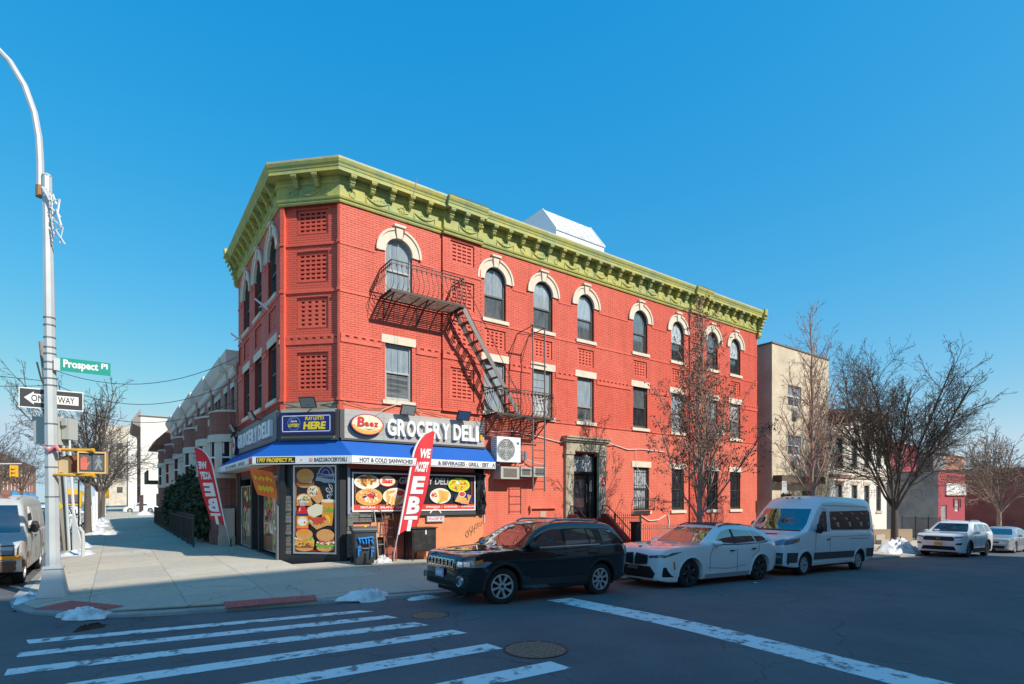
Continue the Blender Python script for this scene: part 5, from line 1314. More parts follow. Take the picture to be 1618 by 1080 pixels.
def wheel(root, x, y, z, Rr, wd, side, style, rim, steer=0):
    """side +1: outer face towards +y"""
    f = Fr((0, 0, 0), (1, 0, 0), (0, 0, 1), (0, side, 0))
    k = MB(); r = Rr * .66
    k.lathe(f, [(r, -wd / 2), (Rr * .93, -wd / 2), (Rr, -wd * .36), (Rr, wd * .36), (Rr * .96, wd * .46), (Rr * .88, wd / 2 + .004), (r + .01, wd / 2 - .004), (r, wd / 2 - .03)], 28)
    o = k.build('wheel', TYRE, root, smooth=True); o.location = (x, y, z); o.rotation_euler = (0, 0, steer)
    k = MB(); c = wd / 2 - .015
    k.lathe(f, [(r + .004, c - .05), (r + .004, c + .008), (r - .018, c + .012), (r - .024, c - .02)], 28)
    q_ = MB(); q_.lathe(f, [(r - .022, c - .02), (r - .03, c - .12)], 28); q_.build('wheel_well', UNDER, o)
    n, w0, w1 = style
    for i in range(n):
        t = 2 * math.pi * i / n + .3; ca, sa = math.cos(t), math.sin(t)
        P = lambda q, s: (q * ca - s * sa, q * sa + s * ca)
        k.prism(f, [P(.05, -w0), P(r - .02, -w1), P(r - .02, w1), P(.05, w0)], c - .05, c - .005)
    k.ell(f, 0, 0, .075, .075, c - .05, c + .004, n=16)
    k.build('rim', rim, o, smooth=True, angle=30)
    k = MB(); k.ell(f, 0, 0, r - .01, r - .01, c - .12, c - .10, n=20); k.build('brake_disc', UNDER, o)
    k = MB(); k.ell(f, 0, 0, .035, .035, c + .004, c + .010, n=14); k.build('hub_cap', TRIMB, o)
    return o

class Car:
    def __init__(s, name, label, cat, L, W, top, roof, bot, plan, wx, Rr, paint, tumble=.2, belt_in=.05, group=None, archr=None, shoulder=.0, crown=.05, flat=None):
        s.L, s.W = L, W; s.root = thing(name, label, cat, (0, 0, 0), 0, group); s.paint = paint; s.wx = wx; s.Rr = Rr
        ar = archr or Rr + .06
        st = set(np.linspace(0, L, 52).tolist()) | {.015, .04, .09, L - .015, L - .05}
        for x in wx:
            for q in range(13): st.add(x + ar * math.cos(math.pi * q / 12))
            st |= {x - ar - .004, x + ar + .004}
        st = sorted(v for v in st if 0 <= v <= L)
        def zb(x):
            b = smooth_tab(bot, x)
            for c in wx:
                if abs(x - c) <= ar: b = max(b, Rr + math.sqrt(max(0, ar * ar - (x - c) ** 2)))
            return b
        rows = []
        for x in st:
            b = zb(x); t = smooth_tab(top, x); r = max(lerp_tab(roof, x) if flat else smooth_tab(roof, x), t); w = smooth_tab(plan, x) * W / 2; g = r - t
            b0 = smooth_tab(bot, x); h = t - b0
            prof = []
            def side(z):  # half width of the lower body
                q = (z - b0) / max(h, .01); q = min(max(q, 0), 1)
                return w * (0.955 + .045 * math.sin(min(q / .62, 1) * math.pi / 2) - (.015 + shoulder) * max(0, (q - .72) / .28) ** 2)
            prof.append((0, b)); prof.append((w * .80, b))
            for q in (0, .02, .10, .22, .36, .5, .62, .74, .86, .95): 
                z = b + (t - b) * q; prof.append((side(z) * (1 if q else .985), z))
            wb_ = side(t) - .012
            if g > .02:
                we = wb_ - belt_in * min(1, g / .3)
                wr = we - tumble * g
                prof.append((wb_, t + .006))
                for q in (.0, .15, .35, .55, .75, .88): prof.append((we + (wr - we) * q + .03 * math.sin(math.pi * q) * min(1, g), t + .012 + (g - .012) * q))
                prof += [(wr - .012, t + g * .95), (wr - .05, r), (wr * .8, r + crown * .45), (wr * .45, r + crown * .85), (0, r + crown)]
            else:
                cr = min(.04, .5 * w)
                for q in (1, .985, .97, .95, .92, .88, .84, .78, .7, .55, .35, 0): prof.append((wb_ * q, t + .012 + cr * (1 - q * q) ** .8 * .9))
            rows.append([(x, y, z) for y, z in prof])
        n = len(rows[0]); k = MB()
        k.grid([[(x, y, z) for x, y, z in r] for r in rows]); k.grid([[(x, -y, z) for x, y, z in r] for r in rows])
        for r in (rows[0], rows[-1]):
            k.quad(*([(x, y, z) for x, y, z in r] + [(x, -y, z) for x, y, z in reversed(r[1:-1])]))
        # merge and orient
        bmx = bmesh.new(); me = k.mesh('body', paint); bmx.from_mesh(me); bmesh.ops.remove_doubles(bmx, verts=bmx.verts, dist=.0005); bmesh.ops.recalc_face_normals(bmx, faces=bmx.faces)
        bmx.to_mesh(me); 
        me.polygons.foreach_set('use_smooth', [True] * len(me.polygons)); me.set_sharp_from_angle(angle=R(35)); me.update()
        s.bvh = BVHTree.FromBMesh(bmx); bmx.free()
        s.body = bpy.data.objects.new('body', me); col.objects.link(s.body); s.body.parent = s.root
        k = MB(); k.wb(.25, L - .25, -W * .32, W * .32, .2, min(.8, Rr * 2 + .1)); k.build('underbody', UNDER, s.root)
    def hit(s, axis, a, b):
        if axis == 'L': o, d = (a, 3, b), (0, -1, 0)
        elif axis == 'R': o, d = (a, -3, b), (0, 1, 0)
        elif axis == 'F': o, d = (-3, a, b), (1, 0, 0)
        elif axis == 'B': o, d = (s.L + 3, a, b), (-1, 0, 0)
        else: o, d = (a, b, 5), (0, 0, -1)
        p, n, i, q = s.bvh.ray_cast(Vector(o), Vector(d))
        return (p, n) if p else (None, None)
    def patch(s, name, axis, poly, mat, off=.006, nu=10, nv=8, parent=None, thick=.03):
        """a skin laid on the body inside a 2D outline"""
        ys = [p[1] for p in poly]; y0, y1 = min(ys), max(ys); rows = []
        for j in range(nv + 1):
            y = y0 + (y1 - y0) * (j / nv); y = min(max(y, y0 + 1e-4), y1 - 1e-4); xs = []
            for i in range(len(poly)):
                p, q = poly[i], poly[(i + 1) % len(poly)]
                if (p[1] - y) * (q[1] - y) < 0: xs.append(p[0] + (q[0] - p[0]) * (y - p[1]) / (q[1] - p[1]))
            if len(xs) < 2: continue
            a, b = min(xs), max(xs); row = []
            for i in range(nu + 1):
                p, nn = s.hit(axis, a + (b - a) * i / nu, y)
                row.append((p, nn))
            rows.append(row)
        D = {'L': (0, 1, 0), 'R': (0, -1, 0), 'F': (-1, 0, 0), 'B': (1, 0, 0), 'T': (0, 0, 1)}[axis]; D = Vector(D)
        last = Vector((0, 0, 0)); pts = []
        for r in rows:
            o = []
            for p, nn in r:
                if p is None: p, nn = last, D
                last = p
                if nn.dot(D) < 0: nn = -nn
                o.append(p + (nn * .6 + D * .4) * off)
            pts.append(o)
        if len(pts) < 2: return None
        k = MB(); k.grid(pts)
        rim = pts[0] + [r[-1] for r in pts[1:]] + pts[-1][::-1][1:] + [r[0] for r in pts[-2:0:-1]]
        k.grid([rim + [rim[0]], [p - D * thick for p in rim] + [rim[0] - D * thick]])
        return k.build(name, mat, parent or s.root, smooth=True, angle=50)
    def strip(s, name, axis, pts, wd, mat, off=.004, parent=None, n=6):
        """a thin line laid along the body (door gaps, mouldings)"""
        P = []
        for (a, b), (c, d) in zip(pts, pts[1:]):
            for i in range(n): P.append((a + (c - a) * i / n, b + (d - b) * i / n))
        P.append(pts[-1]); L = []; last = None
        D = Vector({'L': (0, 1, 0), 'R': (0, -1, 0), 'F': (-1, 0, 0), 'B': (1, 0, 0), 'T': (0, 0, 1)}[axis])
        for i, (a, b) in enumerate(P):
            q = P[min(i + 1, len(P) - 1)]; p = P[max(i - 1, 0)]; dx, dy = q[0] - p[0], q[1] - p[1]; l = math.hypot(dx, dy) or 1; nx, ny = -dy / l * wd / 2, dx / l * wd / 2
            r = []
            for sg in (-1, 1):
                h, nn = s.hit(axis, a + nx * sg, b + ny * sg)
                if h is None: h = last or Vector((0, 0, 0))
                last = h; r.append(h + D * off)
            L.append([r[0] - D * .02, r[0], r[1], r[1] - D * .02])
        k = MB(); k.grid(L); return k.build(name, mat, parent or s.root)
    def both(s, fn, *a, **kw):
        return [fn(a[0], ax, *a[1:], **kw) for ax in 'LR']
    def wheels(s, wd, style, rim, steer=0, inset=.02):
        for i, x in enumerate(s.wx):
            for sd in (1, -1): wheel(s.root, x, sd * (s.W / 2 * .965 - wd / 2 - inset), s.Rr, s.Rr, wd, sd, style, rim, steer if i == 0 else 0)
    def mirror(s, x, z, mat, sz=(.10, .22, .16), base=None):
        for sd in (1, -1):
            p, _ = s.hit('L' if sd > 0 else 'R', x + .05, z)
            y = (p.y if p else sd * s.W / 2)
            k = MB(); f = Fr((x, y + sd * .13, z), (1, 0, 0), (0, 1, 0), (0, 0, 1)); a, b, c = sz
            pr = [(-a, 0), (-a * .5, .8), (0, 1), (a * .9, .95), (a, 0), (a * .9, -.95), (0, -1), (-a * .5, -.8)]
            rows = []
            for j in range(7):
                t = -1 + 2 * j / 6; r = math.sqrt(max(0.02, 1 - abs(t) ** 3))
                rows.append([(x + (-a * math.cos(q) * r * (1 if math.cos(q) > 0 else .55)), y + sd * (.13 + b / 2 * t), z + c / 2 * math.sin(q) * r) for q in [2 * math.pi * i / 12 for i in range(13)]])
            k.grid(rows); k.quad(*rows[0][:-1]); k.quad(*rows[-1][:-1])
            k.wb(x - .03, x + .06, min(y - sd * .05, y + sd * .1), max(y - sd * .05, y + sd * .1), z - c * .45, z - c * .15)
            k.build('mirror', mat, s.root, smooth=True)
    def handle(s, x, z, mat, ln=.2):
        for ax, sd in (('L', 1), ('R', -1)):
            p, _ = s.hit(ax, x, z)
            if p is None: continue
            k = MB(); k.wb(x - ln / 2, x + ln / 2, min(p.y, p.y + sd * .035), max(p.y, p.y + sd * .035), z - .016, z + .016); k.build('door_handle', mat, s.root)
    def place(s, x, y, z, rz, rx=0, ry=0):
        s.root.location = (x, y, z); s.root.rotation_euler = (rx, ry, rz)
GAP = M('panel_gap', (.006, .006, .006), .8)
def archflare(c, x, r0, r1, mat, name='wheel_arch', n=18, a0=-.12, a1=math.pi + .12):
    for ax, sd in (('L', 1), ('R', -1)):
        rows = []
        for i in range(n + 1):
            t = a0 + (a1 - a0) * i / n; row = []
            for rr in (r0, (r0 + r1) / 2, r1):
                p, nn = c.hit(ax, x + (rr + .012) * math.cos(t), c.Rr + (rr + .012) * math.sin(t))
                y = p.y if p else sd * c.W / 2 * .96
                row.append((x + rr * math.cos(t), y + sd * .014, c.Rr + rr * math.sin(t)))
            row = [(row[0][0], row[0][1] - sd * .08, row[0][2])] + row + [(row[-1][0], row[-1][1] - sd * .03, row[-1][2])]
            rows.append(row)
        k = MB(); k.grid(rows); k.build(name, mat, c.root, smooth=True)

# ---- black compact SUV, nose towards the corner
PBLACK = M('car_paint_black', (.006, .007, .009), .12, coat=1.0, spec=.6)
c = Car('parked_car', 'black compact SUV with chrome slotted grille parked nose to the corner', 'car', 4.46, 1.82,
    [(0, .80), (.03, .86), (.10, .93), (.35, .985), (.9, 1.035), (1.25, 1.055), (2.2, 1.06), (3.4, 1.10), (4.1, 1.12), (4.40, 1.06), (4.46, .95)],
    [(0, .5), (1.18, 1.03), (1.36, 1.13), (1.75, 1.38), (2.0, 1.505), (2.3, 1.575), (2.9, 1.61), (3.5, 1.60), (3.86, 1.575), (4.04, 1.50), (4.22, 1.28), (4.34, 1.10), (4.46, .5)],
    [(0, .42), (.05, .34), (.4, .24), (1.2, .26), (3.3, .27), (4.0, .30), (4.40, .42), (4.46, .55)],
    [(0, .66), (.03, .75), (.10, .84), (.22, .915), (.45, .975), (.8, 1.0), (3.8, 1.0), (4.2, .965), (4.4, .88), (4.46, .78)],
    (.90, 3.53), .36, PBLACK, tumble=.30, archr=.43, group='vehicles parked along the street')
J = c
c.wheels(.225, (8, .015, .026), RIM, steer=R(-8))
for x in c.wx: archflare(c, x, .42, .485, TRIMB)
c.patch('windscreen', 'F', [(-.62, 1.10), (.62, 1.10), (.60, 1.25), (.52, 1.47), (-.52, 1.47), (-.60, 1.25)], CARGL, nu=14, nv=10)
c.both(c.patch, 'front_window', [(1.62, 1.115), (2.44, 1.135), (2.42, 1.46), (2.12, 1.455), (1.9, 1.36)], CARGL)
c.both(c.patch, 'rear_window', [(2.52, 1.135), (3.20, 1.15), (3.10, 1.475), (2.52, 1.47)], CARGL)
c.both(c.patch, 'quarter_window', [(3.25, 1.15), (3.40, 1.155), (3.30, 1.47), (3.16, 1.475)], CARGL)
c.both(c.patch, 'cargo_window', [(3.62, 1.18), (3.98, 1.21), (4.02, 1.28), (3.90, 1.43), (3.52, 1.46)], CARGL)
c.patch('rear_screen', 'B', [(-.55, 1.18), (.55, 1.18), (.48, 1.45), (-.48, 1.45)], CARGL)
for sd in 'LR':
    c.strip('window_trim', sd, [(1.50, 1.09), (2.48, 1.112), (3.5, 1.135)], .018, CHROME, .01)
    c.strip('door_gap', sd, [(1.46, .42), (1.46, .75), (1.52, 1.06)], .010, GAP); c.strip('door_gap', sd, [(2.48, .40), (2.48, 1.10)], .010, GAP); c.strip('door_gap', sd, [(3.42, 1.1), (3.36, .85), (3.12, .72)], .010, GAP); c.strip('sill_moulding', sd, [(1.33, .42), (3.1, .42)], .13, TRIMB, .022); c.strip('fuel_flap', sd, [(3.62, 1.0), (3.8, 1.0)], .003, GAP, .004)
    sg = -1 if sd == 'R' else 1
    y = c.hit(sd, 1.8, .68)[0].y; f = Fr((1.62, y, .66), (sg * -1 * -1, 0, 0), (0, 0, 1), (0, sg, 0))
k = MB()
y = c.hit('L', 1.9, .70)[0].y
k.text('COMPASS', Fr((2.05, y - .004, .675), (-1, 0, 0), (0, 0, 1), (0, 1, 0)) if 0 else Fr((1.66, y - .006, .665), (1, 0, 0), (0, 0, 1), (0, -1, 0)) if 0 else Fr((1.62, y + .002, .665), (1, 0, 0), (0, 0, 1), (0, 1, 0)), 0, 0, .34, .042, 0, .006, 0, .02, mirror=False)
k.build('badge', ALU, c.root)
c.handle(2.30, .93, PBLACK); c.handle(3.22, .95, PBLACK); c.mirror(1.60, 1.13, TRIMB, (.11, .24, .17))
# front end
c.patch('grille_surround', 'F', [(-.53, .72), (.53, .72), (.57, .80), (.55, .885), (-.55, .885), (-.57, .80)], PBLACK, .012, 14, 6)
for i in range(7):
    a = -.44 + i * .147
    c.patch('grille_slot', 'F', [(a - .055, .725), (a + .055, .725), (a + .06, .875), (a - .06, .875)], CHROME, .028, 3, 4)
    c.patch('grille_mesh', 'F', [(a - .030, .745), (a + .030, .745), (a + .034, .857), (a - .034, .857)], UNDER, .034, 3, 4)
for s in (-1, 1):
    o = c.patch('headlight', 'F', [(s * .60, .715), (s * .885, .745), (s * .90, .85), (s * .80, .885), (s * .585, .88)], LAMP, .012, 8, 5)
    c.patch('projector', 'F', [(s * .63, .755), (s * .72, .755), (s * .72, .85), (s * .63, .85)], CHROME, .02, 4, 4, parent=o); c.patch('projector', 'F', [(s * .74, .765), (s * .81, .765), (s * .81, .85), (s * .74, .85)], CHROME, .02, 4, 4, parent=o)
    c.patch('turn_signal', 'L' if s > 0 else 'R', [(.24, .80), (.40, .84), (.40, .90), (.26, .88)], AMBER, .012, 4, 3)
    k = MB(); p = c.hit('F', s * .68, .49)[0]; f = Fr((p.x - .02, p.y, p.z), (0, 1, 0), (0, 0, 1), (-1, 0, 0)); k.arch(f, 0, 0, .075, .10, -.03, .02, 0, 2 * math.pi, 20); k.build('fog_lamp_ring', CHROME, c.root)
    k = MB(); k.ell(f, 0, 0, .055, .055, -.04, .005, n=16); k.build('fog_lamp', LAMP, c.root)
c.patch('bumper_trim', 'F', [(-.74, .36), (.74, .36), (.80, .52), (.60, .56), (-.60, .56), (-.80, .52)], TRIMB, .016, 16, 6)
c.patch('lower_grille', 'F', [(-.5, .40), (.5, .40), (.52, .47), (-.52, .47)], UNDER, .022, 10, 3)
p = c.hit('F', 0, .60)[0]; k = MB(); k.wb(p.x - .05, p.x - .03, -.155, .155, .52, .68); pl = k.build('licence_plate', M('plate_lilac', (.42, .38, .55), .5), c.root)
k = MB(); k.text('HKL 4', Fr((p.x - .051, .13, .57), (0, -1, 0), (0, 0, 1), (-1, 0, 0)), 0, 0, .26, .06, 0, .004) if 0 else k.box(Fr((p.x - .051, .12, .56), (0, -1, 0), (0, 0, 1), (-1, 0, 0)), 0, .24, 0, .07, 0, .003); k.build('plate_print', PLATE, pl)
c.strip('bonnet_crease', 'T', [(.25, .42), (1.15, .52)], .012, PBLACK, .006); c.strip('bonnet_crease', 'T', [(.25, -.42), (1.15, -.52)], .012, PBLACK, .006)
for s in (-1, 1):
    k = MB(); k.tube([(2.25, s * .60, 1.60), (2.4, s * .60, 1.655), (3.0, s * .60, 1.67), (3.55, s * .60, 1.645), (3.7, s * .60, 1.58)], .022, 6); k.build('roof_rail', ALU, c.root, smooth=True)
    k = MB(); k.tube([(1.32, s * .1, 1.14), (1.36, s * .1 + .45, 1.16)], .012, 5); k.build('wiper', TRIMB, c.root)
    c.patch('tail_light', 'B', [(s * .62, .92), (s * .82, .92), (s * .80, 1.10), (s * .66, 1.10)], REDL, .012, 4, 4)
k = MB(); k.tube([(3.7, .3, 1.62), (3.85, .3, 1.80)], .006, 4); k.build('aerial', TRIMB, c.root)

# ---- white crossover with twin black kidney grilles
PWHITE = M('car_paint_white', (.80, .81, .82), .2, coat=1.0)
c = Car('parked_car', 'white crossover with black twin grille and dark windows parked between black car and van', 'car', 4.75, 1.92,
    [(0, .70), (.02, .84), (.07, .94), (.25, 1.0), (.8, 1.055), (1.4, 1.09), (2.4, 1.07), (3.6, 1.10), (4.2, 1.13), (4.6, 1.10), (4.75, .95)],
    [(0, .5), (1.42, 1.06), (1.62, 1.17), (2.05, 1.43), (2.35, 1.56), (2.75, 1.625), (3.2, 1.625), (3.8, 1.56), (4.15, 1.45), (4.45, 1.25), (4.6, 1.12), (4.75, .5)],
    [(0, .30), (.05, .22), (.4, .18), (1.2, .2), (3.4, .21), (4.2, .25), (4.65, .38), (4.75, .5)],
    [(0, .70), (.03, .80), (.10, .88), (.25, .95), (.55, .985), (.9, 1.0), (4.0, 1.0), (4.4, .975), (4.65, .90), (4.75, .80)],
    (.92, 3.785), .37, PWHITE, tumble=.40, archr=.425, group='vehicles parked along the street')
B = c
c.wheels(.245, (5, .05, .075), RIMD)
for o in list(c.root.children):
    if o.name.startswith('wheel'):
        sd = 1 if o.location.y > 0 else -1; f = Fr((0, 0, 0), (1, 0, 0), (0, 0, 1), (0, sd, 0))
        for i in range(5):
            t = 2 * math.pi * i / 5 + .3; k = MB(); ca, sa = math.cos(t), math.sin(t); Pp = lambda q, s_: (q * ca - s_ * sa, q * sa + s_ * ca)
            k.prism(f, [Pp(.14, .03), Pp(.225, .055), Pp(.225, .085), Pp(.13, .045)], .106, .110); k.build('spoke_face', CHROME, o)
for x in c.wx: archflare(c, x, .418, .45, PWHITE)
c.patch('windscreen', 'F', [(-.68, 1.14), (.68, 1.14), (.64, 1.32), (.56, 1.53), (-.56, 1.53), (-.64, 1.32)], CARGL, nu=14, nv=10)
c.both(c.patch, 'front_window', [(1.88, 1.135), (2.66, 1.115), (2.62, 1.505), (2.42, 1.50), (2.18, 1.38)], CARGL)
c.both(c.patch, 'rear_window', [(2.74, 1.115), (3.62, 1.135), (3.42, 1.49), (2.74, 1.51)], CARGL)
c.both(c.patch, 'quarter_window', [(3.68, 1.14), (4.12, 1.18), (4.06, 1.26), (3.86, 1.41), (3.50, 1.48)], CARGL)
c.patch('rear_screen', 'B', [(-.58, 1.2), (.58, 1.2), (.5, 1.48), (-.5, 1.48)], CARGL)
for sd in 'LR':
    c.strip('window_trim', sd, [(1.78, 1.105), (2.7, 1.09), (3.7, 1.11), (4.2, 1.16)], .022, TRIMB, .010)
    c.strip('pillar_trim', sd, [(2.70, 1.11), (2.68, 1.51)], .07, TRIMB, .012)
    c.strip('door_gap', sd, [(1.62, .40), (1.60, .8), (1.74, 1.07)], .010, GAP); c.strip('door_gap', sd, [(2.72, .36), (2.70, 1.08)], .010, GAP); c.strip('door_gap', sd, [(3.70, 1.1), (3.66, .9), (3.34, .72)], .010, GAP); c.strip('sill_moulding', sd, [(1.45, .27), (3.25, .28)], .12, M('sill_grey', (.3, .32, .35), .4), .02)
    c.strip('reflector', sd, [(.36, .50), (.33, .70)], .045, AMBER, .008)
    c.strip('body_crease', sd, [(1.5, .50), (2.4, .44), (3.1, .52)], .02, M('sill_grey'), .003)
c.handle(2.48, .93, TRIMB, .16); c.handle(3.42, .96, TRIMB, .16); c.mirror(1.86, 1.14, PWHITE, (.11, .26, .15))
for s in (-1, 1):
    c.patch('kidney_surround', 'F', [(s * .035, .58), (s * .40, .60), (s * .43, .72), (s * .40, .87), (s * .06, .88), (s * .03, .75)], TRIMB, .03, 8, 8)
    o = c.patch('kidney_grille', 'F', [(s * .06, .61), (s * .37, .625), (s * .40, .72), (s * .37, .845), (s * .085, .855), (s * .055, .75)], UNDER, .045, 8, 8)
    for i in range(5): c.patch('grille_slat', 'F', [(s * (.10 + .06 * i), .63), (s * (.115 + .06 * i), .63), (s * (.115 + .06 * i), .84), (s * (.10 + .06 * i), .84)], TRIMB, .055, 2, 5, parent=o)
    o = c.patch('headlight', 'F', [(s * .46, .775), (s * .84, .80), (s * .93, .875), (s * .80, .88), (s * .46, .83)], LAMPD, .014, 10, 4)
    for q in (.58, .72): c.patch('light_guide', 'F', [(s * q, .80), (s * (q + .03), .80), (s * (q + .07), .85), (s * (q + .04), .85)], LAMP, .02, 3, 3, parent=o)
    c.patch('headlight_wing', 'L' if s > 0 else 'R', [(.10, .83), (.30, .87), (.62, .955), (.30, .935)], LAMPD, .012, 8, 4)
    c.patch('air_curtain', 'F', [(s * .80, .32), (s * .90, .32), (s * .86, .56), (s * .83, .56)], UNDER, .014, 3, 5)
    c.patch('tail_light', 'B', [(s * .5, .98), (s * .88, .98), (s * .86, 1.09), (s * .5, 1.06)], REDL, .014, 5, 4)
c.patch('lower_grille', 'F', [(-.58, .27), (.58, .27), (.66, .38), (.50, .56), (-.50, .56), (-.66, .38)], UNDER, .016, 12, 5)
c.patch('lower_lip', 'F', [(-.66, .225), (.66, .225), (.66, .26), (-.66, .26)], PWHITE, .03, 12, 2)
p = c.hit('F', 0, .5)[0]; k = MB(); k.wb(p.x - .06, p.x - .03, -.16, .16, .47, .56); k.build('licence_plate', M('plate_dark', (.12, .1, .09), .5), c.root)
for s in (-1, 1):
    k = MB(); k.tube([(2.35, s * .62, 1.58), (2.6, s * .61, 1.645), (3.2, s * .60, 1.65), (3.85, s * .58, 1.575)], .016, 6); k.build('roof_rail', TRIMB, c.root, smooth=True)
c.patch('roof_panel', 'T', [(2.35, -.52), (3.6, -.5), (3.6, .5), (2.35, .52)], TRIMB, .006, 8, 6)
k = MB(); k.ell(Fr((.19, 0, 1.045), (1, 0, .12), (0, 1, 0), (0, 0, 1)), 0, 0, .045, .045, 0, .006, n=14); k.build('bonnet_badge', TRIMB, c.root)

# ---- white passenger van
PVAN = M('van_paint_white', (.78, .79, .80), .3, coat=.7)
c = Car('parked_van', 'white high roof passenger van with long dark side window and grey lower trim', 'van', 5.98, 2.06,
    [(0, .95), (.03, 1.02), (.10, 1.10), (.35, 1.18), (.9, 1.30), (1.15, 1.36), (1.7, 1.34), (5.6, 1.36), (5.98, 1.30)],
    [(0, .5), (1.05, 1.33), (1.22, 1.45), (1.6, 1.82), (1.95, 2.15), (2.2, 2.34), (2.5, 2.44), (3.0, 2.49), (4.6, 2.50), (5.6, 2.48), (5.85, 2.44), (5.95, 2.30), (5.98, 2.1)],
    [(0, .42), (.06, .33), (.5, .28), (1.8, .3), (5.2, .32), (5.8, .38), (5.98, .45)],
    [(0, .72), (.04, .80), (.14, .88), (.35, .945), (.8, .985), (1.3, 1.0), (5.7, 1.0), (5.9, .985), (5.98, .96)],
    (1.02, 4.77), .345, PVAN, tumble=.13, archr=.42, belt_in=.02, crown=.06, group='vehicles parked along the street')
V = c
c.wheels(.21, (7, .035, .045), M('hub_silver', (.5, .51, .53), .4, metal=.5), inset=.03)
c.patch('windscreen', 'F', [(-.82, 1.42), (.82, 1.42), (.84, 1.6), (.76, 2.08), (-.76, 2.08), (-.84, 1.6)], CARGL, nu=14, nv=12)
c.both(c.patch, 'front_window', [(1.72, 1.36), (2.42, 1.36), (2.44, 2.02), (2.22, 2.02), (2.0, 1.85)], CARGL)
c.both(c.patch, 'side_window', [(2.72, 1.42), (5.52, 1.42), (5.66, 1.50), (5.68, 2.04), (5.62, 2.10), (2.72, 2.08), (2.66, 2.02), (2.66, 1.46)], CARGL, nu=20)
c.patch('rear_screen', 'B', [(-.75, 1.45), (.75, 1.45), (.72, 2.05), (-.72, 2.05)], CARGL)
for sd in 'LR':
    c.strip('lower_trim', sd, [(1.50, .60), (4.30, .60)], .22, M('trim_grey', (.045, .05, .055), .6), .018); c.strip('lower_trim', sd, [(5.24, .62), (5.86, .62)], .30, M('trim_grey'), .018); c.strip('lower_trim', sd, [(.12, .58), (.56, .58)], .30, M('trim_grey'), .014)
    c.strip('door_gap', sd, [(1.55, .75), (1.62, 1.3)], .010, GAP); c.strip('door_gap', sd, [(2.55, .72), (2.55, 2.05), (2.2, 2.1)], .010, GAP); c.strip('side_rail', sd, [(2.6, 1.20), (5.5, 1.22)], .016, M('van_crease', (.30, .32, .35), .5), .006); c.strip('roof_gutter', sd, [(2.3, 2.22), (5.7, 2.22)], .02, M('van_crease'), .008)
    c.strip('sliding_rail', sd, [(3.9, 1.12), (5.4, 1.12)], .03, M('van_crease'), .006)
for x in c.wx: archflare(c, x, .41, .47, PVAN)
for x in c.wx: archflare(c, x, .385, .415, M('trim_grey'), 'arch_liner')
c.handle(2.42, 1.12, TRIMB, .16); c.mirror(1.70, 1.48, TRIMB, (.10, .2, .34))
for s in (-1, 1):
    o = c.patch('headlight', 'F', [(s * .52, .93), (s * .84, .95), (s * .95, 1.16), (s * .80, 1.15), (s * .52, 1.04)], LAMP, .012, 8, 6)
    c.patch('headlight_wing', 'L' if s > 0 else 'R', [(.08, .96), (.42, 1.02), (.62, 1.18), (.40, 1.17), (.10, 1.08)], LAMP, .012, 8, 5); c.patch('turn_signal', 'L' if s > 0 else 'R', [(.44, 1.03), (.60, 1.06), (.66, 1.19), (.54, 1.18)], AMBER, .016, 4, 4)
    c.patch('fog_lamp', 'F', [(s * .62, .56), (s * .78, .56), (s * .78, .64), (s * .62, .64)], LAMP, .02, 4, 3); c.patch('tail_light', 'B', [(s * .88, .95), (s * .98, .95), (s * .97, 1.4), (s * .88, 1.4)], REDL, .012, 3, 5)
c.patch('grille', 'F', [(-.46, .78), (.46, .78), (.52, 1.02), (-.52, 1.02)], TRIMB, .014, 12, 5)
c.patch('bumper', 'F', [(-.9, .38), (.9, .38), (.92, .72), (-.92, .72)], M('trim_grey'), .016, 14, 5)
c.patch('cowl', 'F', [(-.8, 1.37), (.8, 1.37), (.8, 1.41), (-.8, 1.41)], TRIMB, .01, 10, 2); c.patch('bonnet_vent', 'F', [(-.35, 1.255), (.25, 1.255), (.25, 1.28), (-.35, 1.28)], UNDER, .01, 6, 2)
c.patch('inspection_sticker', 'F', [(.46, 1.46), (.74, 1.46), (.74, 1.52), (.46, 1.52)], PLATE, .012, 3, 2)
k = MB()
for y in (-.2, .0, .2): k.wb(2.1 + abs(y) * .2, 2.16 + abs(y) * .2, y - .03, y + .03, 2.41, 2.47)
k.build('marker_lamp', AMBER, c.root)

# ---- white SUV further down and the silver saloon behind it
c = Car('parked_car', 'white large SUV with black grille and orange plate facing us beyond the van', 'car', 4.99, 2.0,
    [(0, .86), (.02, .95), (.08, 1.03), (.3, 1.09), (.9, 1.14), (1.4, 1.17), (2.4, 1.16), (4.0, 1.20), (4.8, 1.2), (4.99, 1.0)],
    [(0, .5), (1.42, 1.14), (1.6, 1.24), (2.0, 1.52), (2.25, 1.66), (2.7, 1.74), (3.4, 1.75), (4.3, 1.70), (4.65, 1.58), (4.85, 1.25), (4.99, .5)],
    [(0, .36), (.06, .26), (.5, .22), (4.4, .25), (4.9, .4), (4.99, .5)],
    [(0, .74), (.03, .82), (.12, .90), (.3, .96), (.7, 1.0), (4.4, 1.0), (4.8, .95), (4.99, .84)],
    (.98, 3.80), .385, PWHITE, tumble=.34, archr=.44, group='vehicles parked along the street')
H = c
c.wheels(.24, (5, .05, .06), RIMD)
for x in c.wx: archflare(c, x, .43, .49, TRIMB)
c.patch('windscreen', 'F', [(-.72, 1.23), (.72, 1.23), (.70, 1.4), (.6, 1.64), (-.6, 1.64), (-.70, 1.4)], CARGL, nu=12, nv=8)
